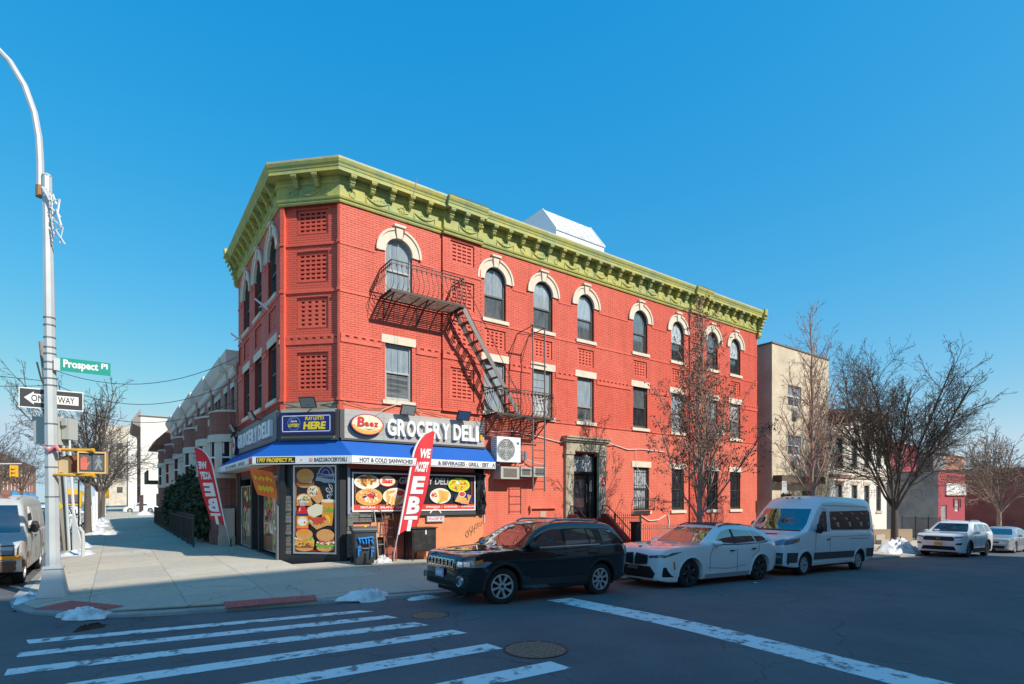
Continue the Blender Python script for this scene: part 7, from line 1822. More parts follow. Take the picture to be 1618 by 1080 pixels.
def vase(label, x, y, h, fork, seed, mat, spread=1.0, limbs=7, r0=.17, group='bare street trees', dens=1.0, flat=.0, lean=(0, 0)):
    rg = np.random.default_rng(seed); t = thing('bare_tree', label, 'tree', (x, y, Sz(x, y)), group=group); tr = Twigs(); tw = Twigs()
    top = np.array((lean[0], lean[1], fork)); tr.tube([(0, 0, -.1), top * .35, top * .7, top], r0 * 1.15, r0 * .85, 10); tr.tube([(0, 0, -.05), (0, 0, .15), (0, 0, .45)], r0 * 1.5, r0 * 1.1, 10); tr.build('trunk', mat, t)
    P = [(8, 2.1 * dens, .52, .48, .08 - flat, 6), (6, 3.0 * dens, .50, .50, .07 - flat, 4), (4, 3.7 * dens, .58, .6, .05, 3), (3, 4.2 * dens, .62, .7, .03, 3), (2, 0, 0, 0, 0, 3)]
    for k in range(limbs):
        az = k * 2 * math.pi / limbs + rg.uniform(-.3, .3); el = R(rg.uniform(48, 68)) if k % 3 else R(rg.uniform(70, 84)); el -= flat * 3
        L = (h - fork) / max(math.sin(el), .6) * rg.uniform(.72, .92) * (spread if el < R(70) else 1)
        branch(tw, rg, top * (1 - .06 * (k % 3)), np.array((math.cos(az) * math.cos(el), math.sin(az) * math.cos(el), math.sin(el))), L, r0 * .38, 0, P)
    tw.build('crown', mat, t); return t
RMIN = .006
conical('bare upright street tree with tan branches before the red wall, behind the white crossover', 11.4, -4.0, 9.3, 11, BARK, .95, leaves=6500)
conical('tall narrow bare street tree with rosy twigs before the tan house, behind the van', 19.4, -4.0, 11.2, 23, BARKR, 1.0, low=2.2)
RMIN = .0065
vase('large dark bare vase shaped tree by the snow heap, right of the van', 29.4, -3.6, 10.6, 2.3, 31, BARKD, .98, 11, .18, dens=1.02)
RMIN = .011
vase('small bare street tree at the right edge before the red brick warehouse', 47, -4, 8.4, 2.4, 47, BARK, 1.0, 9, .15, dens=1.0)
RMIN = .0085
TL = vase('wide bare street tree on the side street pavement behind the lamp post', -6.6, 24.2, 8.6, 3.0, 5, BARKD, 1.08, 9, .17, dens=.86, flat=.015)
for i, (x, y, s, rz, lab) in enumerate(((-6.5, 44, .95, 1.2, 'second bare tree along the side street pavement, beyond the nearest one'), (-6.5, 62, 1.0, 2.6, 'third bare tree along the side street pavement, far from the lamp post'), (-6.6, 82, 1.05, 4.0, 'farthest bare tree on the side street pavement before the white block'),
        (-19, 56, 1.15, .5, 'bare tree at the left edge across the side street, above the old van'), (-19, 72, 1.2, 3.3, 'second bare tree across the side street, left of the lamp post'), (-19, 92, 1.2, 5.1, 'third bare tree across the side street, behind the mast signal'), (-19, 116, 1.25, 2.0, 'farthest bare tree across the side street'))):
    o = newthing(TL, lab, (x, y, Sz(-6.5, 10) if x > -10 else -.26), rz, 'bare street trees'); o.scale = (s, s, s)
# evergreen shrubs in the front yards
LEAF = M('evergreen_leaf', (.035, .055, .022), .7, var=.4, vs=3)
def shrub(label, x, y, rx, ry, h, seed, n=2600):
    rg = np.random.default_rng(seed); t = thing('evergreen_shrub', label, 'shrub', (x, y, Sz(x, y)), group='evergreens in the front yards')
    u = rg.normal(size=(n, 3)); u /= np.linalg.norm(u, axis=1)[:, None]; rad = rg.uniform(.55, 1.0, n) ** .5 * (1 + .18 * np.sin(u[:, 0] * 7 + seed) * np.cos(u[:, 2] * 6) + .1 * np.sin(u[:, 1] * 13))
    c = u * rad[:, None] * (rx, ry, h / 2) + (0, 0, h / 2); v = []; f = []
    for i in range(n):
        a = unit(rg.normal(size=3)) * .13; b = unit(np.cross(a, rg.normal(size=3))) * .06; q = len(v); v += [c[i] - a, c[i] + b, c[i] + a, c[i] - b]; f.append((q, q + 1, q + 2, q + 3))
    me = bpy.data.meshes.new('foliage'); me.from_pydata([tuple(p) for p in v], [], f); me.materials.append(LEAF); o = bpy.data.objects.new('foliage', me); col.objects.link(o); o.parent = t
    k = MB(); k.tube([(0, 0, 0), (.03, .02, h * .5)], .06, 6, r2=.03); k.build('stem', BARKD, t)
shrub('dark round evergreen shrub nearest the feather flag before the brick row', -2.1, 11.6, .62, 2.2, 3.0, 1, 5000); shrub('dark evergreen shrub in the middle of the front yards', -2.2, 16.4, .66, 2.5, 3.3, 2, 5000); shrub('dark evergreen shrub at the far end of the front yards', -2.3, 21.8, .7, 2.2, 2.8, 3, 3600)
t = thing('metal_box', 'stainless metal box on a concrete plinth just past the shop window', 'box', (-1.72, 8.42, Sz(-1.7, 8.4)))
k = MB(); k.wb(-.28, .28, -.2, .2, -.05, .35); k.build('plinth', CONC, t); k = MB(); k.wb(-.26, .26, -.18, .18, .35, 1.45); k.build('casing', ALU, t)
# ------------------------------------------------------------------ lamp post at the corner with its signs and signals
PX, PY = -6.31, -1.32; PZ = Sz(PX, PY)
LP = thing('lamp_post', 'tall galvanised octagonal lamp post on a square tapered base at the kerb corner', 'lamp post', (PX, PY, PZ))
UR = Vector((math.sin(R(YAW)), -math.cos(R(YAW)), 0)); UN = Vector((-math.cos(R(YAW)), -math.sin(R(YAW)), 0))   # along the picture, towards the viewer
k = MB()
for z0, z1, h0, h1 in ((0, .06, .255, .25), (.06, .56, .235, .15), (.56, .61, .175, .165)):
    rows = [[(s * h, t * h, z) for s, t in ((-1, -1), (-.8, -1), (.8, -1), (1, -.8), (1, .8), (.8, 1), (-.8, 1), (-1, .8), (-1, -1))] for h, z in ((h0, z0), (h1, z1))]
    k.grid(rows); k.quad(*rows[1][:-1]); k.quad(*rows[0][:-1])
k.build('base', GALV, LP)
lean = -.012
k = MB(); k.tube([(lean * z, 0, z) for z in (.55, 2, 4, 6, 8.53)], [.125, .118, .105, .095, .082], 8); k.build('pole', GALV, LP)
k = MB(); k.lathe(Fr((lean * 8.53, 0, 8.53), (1, 0, 0), (0, 1, 0), (0, 0, 1)), [(.085, -.02), (.09, .0), (.06, .03), (0, .04)], 8); k.build('cap', GALV, LP)
a = UR * -1; s0 = Vector((lean * 8.3, 0, 8.2)) + a * .14
pts = [s0]
for dx, dz in ((.0, .6), (.03, 1.1), (.12, 1.6), (.32, 2.15), (.62, 2.65), (1.0, 3.05), (1.5, 3.4), (2.1, 3.65), (2.7, 3.8)): pts.append(s0 + a * dx + Vector((0, 0, dz)))
k = MB(); k.tube(pts, .068, 8, r2=.045); k.build('lamp_arm', GALV, LP, smooth=True)
k = MB(); k.tube([s0 + Vector((0, 0, -.1)), s0 + Vector((0, 0, .12))], .085, 8); k.build('arm_socket', M('copper_brown', (.28, .15, .06), .5), LP)
f = Fr(pts[-1] + a * .35, a, UN, (0, 0, 1)); k = MB(); k.lathe(f, [(.0, -.08), (.13, -.06), (.16, 0), (.12, .07), (0, .09)], 12); k.build('lamp_head', GALV, LP, smooth=True)
for z in (2.02, 2.62, 3.05, 3.5, 4.28, 4.42, 4.6, 4.75, 4.92, 5.05, 5.25, 5.5, 5.65):
    k = MB(); r_ = .124 - .0052 * z; k.tube([(lean * z, 0, z - .012), (lean * z, 0, z + .012)], r_ + .012, 8); k.build('band', M('steel_band', (.25, .26, .27), .4, metal=.6), LP)
k = MB(); rr = random.Random(4)
for i in range(16):
    z = 8.2 - .06 * i; u = .09 + .014 * i + rr.uniform(-.04, .05); p = UR * u + UN * .12 + Vector((lean * 8, 0, z))
    k.tube([p, p + Vector((rr.uniform(-.05, .05), rr.uniform(-.05, .05), rr.uniform(.02, .1))) + UR * rr.uniform(-.04, .12), p + UR * rr.uniform(.0, .2) + Vector((0, 0, -rr.uniform(.05, .25)))], rr.uniform(.008, .02), 4)
tag(k.build('torn_plastic', M('torn_plastic', (.7, .71, .73), .6)), 'torn white plastic rags tangled round the top of the lamp post', 'plastic rags')
bpy.data.objects['torn_plastic'].location = (PX, PY, PZ)
# street name blade, facing the viewer
G_ = M('sign_green', (.0, .30, .235), .45); SBK = M('sign_black', (.04, .043, .047), .5)
def signframe(u0, z, yaw=0):
    q = Matrix.Rotation(yaw, 3, 'Z'); u = q @ UR; n = q @ UN
    return Fr(Vector((PX + lean * z, PY, PZ + z)) + UR * u0 + UN * .13, u, (0, 0, 1), n)
t = thing('street_sign', 'green street name blade reading Prospect Pl on the lamp post', 'street sign', (-6.20, -1.45, PZ + 4.58))
F0 = Fr((0, 0, 0), Matrix.Rotation(R(36), 3, 'Z') @ UR, (0, 0, 1), Matrix.Rotation(R(36), 3, 'Z') @ UN)
k = MB(); k.box(F0, 0, .83, 0, .27, -.006, .006); k.build('blade', G_, t)
k = MB(); k.text('Prospect', F0, .05, .03, .57, .21, .006, .010, 0, .035); k.text('Pl', F0, .67, .13, .11, .11, .006, .010, 0, .03); k.build('lettering', WHITE, t)
k = MB(); k.box(F0, -.10, 0, -.0, .245, -.02, .02); k.build('bracket', GALV, t)
t = thing('one_way_sign', 'black and white ONE WAY arrow sign pointing left behind the lamp post', 'street sign', (-6.845, -1.18, PZ + 3.84))
F0 = Fr((0, 0, 0), Matrix.Rotation(R(36), 3, 'Z') @ UR * .80, (0, 0, 1.2), Matrix.Rotation(R(36), 3, 'Z') @ UN)
k = MB(); k.box(F0, -.02, 1.26, -.02, .32, -.012, -.004); k.build('rim', WHITE, t)
k = MB(); k.box(F0, 0, 1.24, 0, .30, -.004, .0); k.build('plate', SBK, t)
k = MB(); k.prism(F0, [(.08, .15), (.27, .04), (.27, .075), (1.16, .075), (1.16, .225), (.27, .225), (.27, .26)], .0005, .003); ar_ = k.build('arrow', WHITE, t)
k = MB(); k.text('ONE', F0, .22, .095, .32, .11, .003, .006, 0, .012); k.text('WAY', F0, .74, .095, .34, .11, .003, .006, 0, .012); k.build('lettering', SBK, t)
# control boxes
CB = M('control_box_grey', (.44, .46, .43), .6, var=.05, vs=5)
t = thing('control_box', 'grey signal control cabinet strapped behind the lamp post with a notice sheet', 'control box', (PX, PY, PZ + 3.10))
F0 = Fr(UR * -.30, UR, (0, 0, 1), UN)
k = MB(); k.prism(F0, [(-.22, .02), (.24, .0), (.24, .58), (-.27, .58)], -.46, -.14); k.build('cabinet', CB, t); k = MB(); k.box(F0, .26, .40, .12, .56, -.5, -.25); k.box(F0, .29, .38, .40, .55, -.24, -.2); k.build('side_box', CB, t)
k = MB(); k.box(F0, .11, .235, .19, .47, -.138, -.13); k.build('notice', WHITE, t); k = MB(); k.ell(F0, .145, .26, .02, .012, -.129, -.127, n=10); k.box(F0, .12, .225, .445, .46, -.129, -.127); k.build('print', RED, t)
k = MB(); k.tube([F0(-.12, .58, -.3), F0(-.15, .75, -.3), F0(-.14, 1.0, -.28)], .03, 6); k.build('conduit', BRN, t)
# pedestrian signals
t = thing('pedestrian_signal', 'yellow framed pedestrian signal showing an orange hand and grey walking figure', 'pedestrian signal', (PX, PY, PZ + 2.49))
q = Vector((0, 0, 0)); F0 = Fr(UR * .60 + UN * .14, Matrix.Rotation(R(28), 3, 'Z') @ UR * .84, (0, 0, 1.03), Matrix.Rotation(R(28), 3, 'Z') @ UN)
k = MB(); k.box(F0, 0, .56, 0, .43, -.22, .0); k.build('housing', M('signal_tan', (.72, .45, .18), .5), t)
k = MB()
for x0, x1, y0, y1 in ((0, .56, 0, .03), (0, .56, .40, .43), (0, .03, .03, .40), (.53, .56, .03, .40)): k.box(F0, x0, x1, y0, y1, 0, .035)
k.build('bezel', M('signal_tan'), t)
k = MB(); k.box(F0, .03, .53, .03, .40, -.001, .004); k.build('face', M('signal_face', (.055, .06, .065), .35), t)
k = MB(); k.box(F0, .05, .265, .06, .37, .004, .006); k.box(F0, .295, .51, .06, .37, .004, .006); k.build('lens', M('signal_lens', (.12, .13, .135), .3), t)
HAND = M('hand_orange', (.72, .17, .10), .4)
k = MB()
for i, (x, y0, y1) in enumerate(((.070, .15, .295), (.103, .15, .325), (.136, .15, .335), (.169, .15, .315))): k.box(F0, x - .014, x + .014, y0, y1, .006, .010)
k.prism(F0, [(.058, .075), (.175, .075), (.19, .13), (.245, .225), (.23, .24), (.195, .20), (.18, .215), (.058, .215)], .006, .0095); k.build('hand_symbol', HAND, t)
k = MB(); k.ell(F0, .41, .335, .022, .024, .006, .009, n=12); k.prism(F0, [(.385, .30), (.435, .30), (.45, .20), (.425, .2), (.48, .08), (.45, .08), (.405, .17), (.36, .08), (.33, .08), (.38, .2)], .006, .009); k.prism(F0, [(.385, .30), (.33, .21), (.345, .20), (.395, .26)], .006, .009); k.prism(F0, [(.435, .30), (.48, .22), (.468, .205), (.42, .26)], .006, .009); k.build('walk_symbol', M('walk_grey', (.30, .32, .31), .4), t)
for z in (.47, -.04):
    k = MB(); k.tube([UR * .08 + UN * .08 + Vector((0, 0, z + .02)), UR * .5 + UN * .10 + Vector((0, 0, z)), UR * .86 + UN * .08 + Vector((0, 0, z))], .032, 7); k.tube([UR * .84 + UN * .08 + Vector((0, 0, z)), UR * .88 + UN * .08 + Vector((0, 0, z))], .042, 7); k.build('mounting_arm', YELLOW, t)
k = MB(); k.tube([UR * .7 + UN * .08 + Vector((0, 0, .43)), UR * .7 + UN * .08 + Vector((0, 0, .47))], .03, 6); k.build('coupling', YELLOW, t)
t = thing('pedestrian_signal', 'side of a yellow pedestrian signal turned away, right behind the lamp post', 'pedestrian signal', (PX, PY, PZ + 2.50))
F0 = Fr(UR * .10 + UN * -.05, UR, (0, 0, 1), UN)
k = MB(); k.prism(F0, [(0, .02), (.20, .0), (.24, .03), (.24, .33), (.19, .36), (0, .29)], -.35, .05); k.build('housing', M('signal_pale', (.78, .55, .28), .5), t); k = MB(); k.prism(F0, [(.0, .295), (.19, .365), (.26, .36), (.26, .02), (.242, .02), (.242, .34), (.19, .345), (0, .28)], -.36, .08); k.build('visor', BRN, t)
k = MB(); k.tube([UN * .13 + UR * -.08 + Vector((0, 0, 2.72)), UN * .15 + UR * .05 + Vector((0, 0, 2.65)), UN * .13 + UR * .16 + Vector((0, 0, 2.74)), UN * .14 + UR * .25 + Vector((0, 0, 2.62))], [.02, .04, .045, .02], 5)
o = k.build('pink_tape', M('pink_plastic', (.75, .25, .30), .6)); o.location = (PX, PY, PZ + .3); tag(o, 'scrap of pink tape tied round the lamp post', 'tape')
t = thing('warning_sign', 'small yellow diamond warning sign leaning behind the lamp post', 'street sign', (-6.75, 3.9, 1.55)); F0 = Fr((0, 0, 0), UR, (0, 0, 1), UN)
k = MB(); k.prism(F0, [(-.08, .02), (.12, -.27), (.34, -.06), (.14, .25)], -.006, .006); k.build('plate', YEL, t)
k = MB(); rr = random.Random(2)
for i in range(7): k.box(Fr((0, 0, 0), (UR * .8 - Vector((0, 0, .45))), (UR * .45 + Vector((0, 0, .85))), UN), .0, .2, -.12 + i * .045, -.10 + i * .045, .008, .011)
k.build('print', BLK, t); k = MB(); k.tube([UR * .02 - Vector((0, 0, 1.8)), UR * .13 + Vector((0, 0, .2))], .022, 6); k.build('post', GALV, t)
# utility pole leaning, with conduits
WOOD = M('pole_wood', (.30, .26, .21), .9, var=.25, vs=9, stretch=(4, 4, .5)); uz = Sz(-6.8, 11.6)
t = thing('utility_pole', 'leaning wooden utility pole with two pale conduits behind the lamp post', 'utility pole', (-6.8, 11.6, uz))
top = UR * -1.0 + Vector((0, 0, 8.1))
k = MB(); k.tube([(0, 0, -.1), tuple(top * .5), tuple(top)], .17, 9, r2=.11); k.build('pole', WOOD, t)
for u, h, m in ((.22, 5.2, GALV), (.48, 4.6, M('conduit_white', (.62, .63, .62), .5))): k = MB(); k.tube([UR * u + UN * .2, UR * (u - .28) + UN * .2 + Vector((0, 0, h))], .055, 7, r2=.045); k.build('conduit', m, t)
k = MB(); k.prism(Fr(UN * .22, UR, (0, 0, 1), UN), [(.38, 0), (.78, 0), (.42, 1.5), (.36, 1.5)], -.03, .03); k.build('guard_board', M('conduit_white'), t)
k = MB(); k.tube([top * .93 + UN * .15, top * .86 + UR * .3 + UN * .2, top * .80 + UR * .15 + UN * .2, top * .74 + UR * .35], .035, 6); k.tube([top * .9 + UN * .12 - UR * .2, top * .82 - UR * .05 + UN * .2, top * .76 + UR * .1 + UN * .2], .03, 6); k.build('cable_bundle', CABLE, t)
tp = Vector((-6.8, 11.6, uz)) + top
for p, q, s, lab in ((tp * 1 - Vector((0, 0, 1.5)), Vector((-17, 4.0, 5.95)), .25, 'thick overhead cable leaving the utility pole to the left, upper one'), (tp - Vector((0, 0, 1.7)), Vector((-17, 4.5, 5.3)), .5, 'overhead cable leaving the utility pole to the left, lower one'),
                     (Vector((-1.4, 8.0, 7.3)), tp - Vector((0, 0, .9)), .9, 'overhead cable from the red building to the utility pole, upper one'), (Vector((-1.4, 8.0, 6.4)), tp - Vector((0, 0, 1.4)), 1.0, 'overhead cable from the red building to the utility pole, middle one'), (Vector((-1.4, 8.1, 5.6)), tp - Vector((0, 0, 2.0)), 1.0, 'overhead cable from the red building to the utility pole, lowest one')):
    wire('overhead_cable', [p, q], .012, CABLE, lab, sag=s)
for i in range(5): wire('overhead_cable', [(-1.45, 8.4, 4.6 - i * .16), (-6.6, 60, 8.5 - i * .5)], .013, CABLE, 'overhead cable strung along the side street, %s of five' % ('highest', 'second', 'third', 'fourth', 'lowest')[i], sag=1.2)
k = MB(); k.tube([(-1.42 + .0, 8.05, 4.55), (-1.5, 7.9, 4.3), (-1.6, 8.1, 4.15), (-1.5, 8.3, 4.4), (-1.55, 8.0, 4.5), (-1.5, 7.95, 4.15)], .03, 6); tag(k.build('cable_coil', CABLE), 'coil of black cable at the far corner of the shop fascia', 'cable')
for a, s_, lab in ((6.35 - 1.0, 1, 'short white flagpole stub under the near arched side window'), (.9, 1, 'short white flagpole stub at the far end of the side wall')):
    p = FL(a, 7.72, .02); k = MB(); k.tube([p, FL(a, 7.98, .42)], .04, 6, r2=.03); k.tube([FL(a, 8.0, .0), FL(a + .02, 7.72, .3)], .018, 5); tag(k.build('flagpole', WHITEMET), lab, 'flagpole')
# posts along the side street
def post(label, x, y, h, m, r=.035, name='sign_post', plate=None):
    t = thing(name, label, 'post', (x, y, Sz(x, y))); k = MB(); k.tube([(0, 0, -.05), (0, 0, h)], r, 7); k.build('post', m, t)
    if plate: k = MB(); k.box(Fr((0, -.04, h - plate[1]), UR, (0, 0, 1), UN), -plate[0] / 2, plate[0] / 2, 0, plate[1], -.006, .006); k.build('plate', plate[2], t)
post('slim dark sign post beside the nearest side street tree', -6.7, 17.0, 2.9, BLACK)
post('white slatted tree guard post beyond the nearest side street tree', -6.6, 27.5, 1.6, WHITEMET, .12)
post('second white post further along the side street kerb', -6.6, 34, 2.2, WHITEMET, .10); post('third white post far along the side street kerb', -6.6, 41, 2.6, WHITEMET, .12); post('thin grey sign post at the right end of the red wall', 22.3, -1.2, 3.4, BLACK, .04, plate=(.25, .6, WHITEMET))
k = MB(); k.tube([(0, 0, -.05), (.02, 0, .45), (.0, 0, .85), (-.1, 0, 1.02)], .055, 8); k.tube([(-.55, .1, .02), (-.3, .05, .04), (0, 0, .03)], .03, 5)
o = k.build('bent_post', M('bent_post', (.5, .51, .5), .5), smooth=True); o.location = (-6.2, 7.9, Sz(-6.2, 7.9)); tag(o, 'bent grey bollard post stub standing on the side street pavement', 'bollard')
t = thing('traffic_signal', 'yellow traffic signal hanging from a mast arm far off at the left edge', 'traffic signal', (-20.4, 60, -.3))
k = MB(); k.tube([(0, 0, 0), (0, 0, 5.6)], .12, 8); k.build('pole', GALV, t); k = MB(); k.tube([(0, 0, 5.3), (3, 0, 5.5), (7.2, 0, 5.7)], .07, 7); k.build('mast_arm', GALV, t)
k = MB(); k.wb(6.3, 6.95, -.2, .2, 4.3, 5.5); k.build('head', YELLOW, t)
for i in range(3): k = MB(); k.tube([(6.63, -.2, 4.5 + .38 * i), (6.63, -.45, 4.5 + .38 * i)], .15, 10); k.build('visor', YELLOW, t)
post('far yellow signal post at the end of the side street', -6.3, 66, 3.2, GALV, .07, 'signal_post', (.9, 1.1, YELLOW))

# ------------------------------------------------------------------ feather flags
FRED = M('flag_red', (.72, .018, .03), .65, var=.06, vs=5)
def feather(base, label, a_dir, lean_, h, mirror, zr=0):
    """a_dir: direction the cloth flies; lean_: horizontal lean of the pole over its height"""
    t = thing('feather_flag', label, 'flag', base, group='feather flags by the shop')
    u = Vector(a_dir).normalized(); n = Vector((u.y, -u.x, 0)); ln = Vector(lean_)
    n = n if n.dot(Vector((CAM[0] - base[0], CAM[1] - base[1], 0))) > 0 else -n
    def P(a, b, c=0.0):
        v = ln * (b / h) + Vector((0, 0, b)); return tuple(v + u * a + n * (c + .022 * math.sin(a * 6 + b * 2.1) * min(1, max(a, 0) * 4)))
    class FF:
        u_ = u
        def __call__(s, a, b, c=0): return P(a, b, c)
    F_ = FF()
    top = h; 
    edge = lambda b: (0.0 if b < h * .80 else .50 * (1 - math.sqrt(max(0, 1 - ((b - h * .80) / (h * .2)) ** 2))))    # pole bends over at the top
    far = lambda b: .60 if b > h * .42 else .60 - .0 * b
    k = MB(); k.tube([P(edge(h * i / 24), h * i / 24) for i in range(25)], [.02 - .010 * i / 24 for i in range(25)], 6); k.build('pole', M('flag_pole', (.6, .6, .6), .4, metal=.4), t)
    b0, b1 = h * .20, h * .995; rows = []
    for i in range(31):
        b = b0 + (b1 - b0) * i / 30; e = edge(b); w_ = .60 - .04 * math.sin(b * 2)
        low = .0
        row = []
        for j in range(9):
            a = e + (max(w_, e + .02) - e) * j / 8; bb = b + (.32 * (j / 8) * (1 - i / 30) ** 3)
            row.append((a, bb))
        rows.append(row)
    k = MB(); k.grid([[P(a, b, .006) for a, b in r] for r in rows]); k.grid([[P(a, b, -.006) for a, b in r] for r in rows])
    rim = [r[0] for r in rows] + rows[-1][1:] + [r[-1] for r in rows[-2::-1]] + rows[0][-2:0:-1]
    k.grid([[P(a, b, .006) for a, b in rim + rim[:1]], [P(a, b, -.006) for a, b in rim + rim[:1]]]); cl = k.build('cloth', FRED, t, smooth=True)
    k = MB(); k.grid([[P(edge(b0 + (b1 - b0) * i / 30) + q, b0 + (b1 - b0) * i / 30, .009) for q in (-.012, .045)] for i in range(31)]); k.build('sleeve', WHITE, cl)
    k = MB(); s = h / 3.55
    for wd, a, b, w_, hh in (('WE', .20, 2.78, .38, .26), ('ACCEPT', .15, 2.40, .44, .28), ('E', .14, 1.80, .42, .48), ('B', .13, 1.25, .42, .48), ('T', .10, .80, .44, .40)):
        if mirror: a = .68 - a - w_
        v, f = text_geo(wd, .05); i0 = len(k.v)
        for x, y, z in v:
            xx = (1 - x) if mirror else x
            k.v.append(P(a + xx * w_ * .9, (b + y * hh) * s, .018 + z * .003))
        k.f.extend(tuple(i0 + q for q in fc) for fc in f); k.m.extend([0] * len(f))
    k.build('lettering', WHITE, cl)
    k = MB(); k.tube([(0, 0, -.05), (0, 0, .3)], .028, 6); k.build('ground_spike', IRON, t)
feather((1.42, -.5, Sz(1.4, -.5)), 'red WE ACCEPT EBT feather flag standing before the menu board', (.97, -.24, 0), (.80, .0, 0), 3.98, False)
feather((-1.72, 7.45, Sz(-1.7, 7.45)), 'red feather flag seen from behind with mirrored letters by the side fence', (-.81, .585, 0), (-.68, .45, 0), 3.8, False)

# ------------------------------------------------------------------ things along the shop wall
t = thing('wheelie_bin', 'dark grey wheeled bin with blue spray paint scrawls at the shop corner', 'bin', (.44, -.72, Sz(.44, -.72)), R(-12))
BIN = M('bin_grey', (.055, .06, .065), .55, var=.15, vs=6); SPR = M('spray_blue', (.02, .27, .75), .6)
k = MB(); rows = [[(x * w_, y * d_, z) for x, y in ((-1, -1), (-.85, -1.06), (.85, -1.06), (1, -1), (1.04, 0), (1, 1), (-1, 1), (-1.04, 0), (-1, -1))] for z, w_, d_ in ((.03, .24, .25), (.3, .265, .28), (.6, .285, .31), (.9, .30, .335), (.92, .33, .36), (.97, .33, .36))]
k.grid(rows); k.quad(*rows[0][:-1]); k.quad(*rows[-1][:-1]); k.build('tub', BIN, t, smooth=True, angle=25)
k = MB(); k.wb(-.07, .09, -.335, -.30, .42, .56); k.wb(-.03, .03, -.30, -.22, .05, .40); k.build('recess', DARK, t); k = MB(); k.wb(-.085, .105, -.345, -.315, .455, .48); k.build('grab_bar', ALU, t)
k = MB(); k.prism(Fr((0, 0, 0), (0, 1, 0), (0, 0, 1), (1, 0, 0)), [(-.39, .975), (-.37, 1.02), (0, 1.07), (.36, 1.05), (.4, .98)], -.35, .35); k.tube([(-.3, .42, 1.0), (.3, .42, 1.0)], .02, 6); k.build('lid', M('lid_grey', (.075, .08, .085), .5), t)
k = MB(); k.tube([(.0, -.20, 1.055), (.05, -.2, 1.08), (.02, -.16, 1.07)], .02, 6); k.build('lid_scrap', YEL, t)
k = MB(); Fb = Fr((0, -.318, 0), (1, 0, 0), (0, -.075, 1), (0, -1, 0))
for pts in ([(-.2, .74), (.2, .78)], [(-.19, .78), (-.14, .62), (-.1, .72), (-.05, .6)], [(.0, .76), (.02, .6)], [(.08, .74), (.09, .6)], [(.14, .80), (.22, .76), (.15, .68), (.21, .6)], [(-.19, .52), (-.19, .26)], [(-.19, .52), (-.13, .50), (-.14, .42), (-.19, .40)], [(.17, .50), (.165, .22)], [(.17, .50), (.235, .47), (.22, .38), (.17, .37)]): k.tube([Fb(a, b, .012) for a, b in pts], .022, 5)
k.build('spray_paint', SPR, t)
for s in (-1, 1): k = MB(); k.tube([(s * .27, .26, .11), (s * .31, .26, .11)], .11, 14); k.build('wheel', TYRE, t)
t = thing('hand_truck', 'rusty metal hand truck frame leaning on the wall right of the bin', 'hand truck', (1.12, -.34, Sz(1.1, -.3)))
RUSTM = M('rust_tube', (.16, .085, .06), .7, var=.3, vs=9)
for x in (-.12, .10): k = MB(); k.tube([(x, -.1, .0), (x, .18, 1.35), (x - .05, .16, 1.5), (x - .14, .12, 1.52)], .018, 6); k.build('side_tube', M('pale_tube', (.45, .4, .32), .5) if x < 0 else RUSTM, t)
for z in (.15, .5, .85): k = MB(); k.tube([(-.12, -.1 + .2 * z, z), (.10, -.1 + .2 * z, z)], .016, 6); k.build('cross_bar', ALU if z > .4 else RUSTM, t)
k = MB(); k.wb(-.15, .15, -.35, -.08, .0, .02); k.build('toe_plate', RUSTM, t)
t = thing('scrap_ladder', 'short dark ladder frame leaning beside the hand truck', 'ladder', (1.42, -.28, Sz(1.4, -.3)))
for x in (-.10, .16): k = MB(); k.tube([(x, -.1, 0), (x, .16, 1.42)], .018, 6); k.build('rail', IRON, t)
for i in range(5): k = MB(); k.tube([(-.10, -.1 + .05 * i, .2 + .26 * i), (.16, -.1 + .05 * i, .2 + .26 * i)], .013, 5); k.build('rung', IRON, t)
t = thing('metal_cabinet', 'black metal cabinet on thin legs standing by the orange wall', 'cabinet', (2.42, -.36, Sz(2.4, -.36)))
CABM = M('cabinet_black', (.02, .02, .022), .45, var=.3, vs=6, c2=(.07, .06, .05), vs2=4, amt2=.5)
k = MB(); k.wb(-.40, .40, -.22, .24, .27, .98); k.build('box', CABM, t); k = MB(); k.wb(-.44, .44, -.26, .27, .98, 1.01); k.build('top', CABM, t); k = MB(); k.wb(-.37, .37, -.235, -.221, .31, .94); k.build('door', CABM, t)
for x in (-.38, .38):
    for y in (-.2, .22): k = MB(); k.tube([(x, y, -.03), (x, y, .28)], .018, 5); k.build('leg', CABM, t)
k = MB(); k.wb(.02, .06, -.25, -.236, .80, .93); k.build('latch', WHITEMET, t)
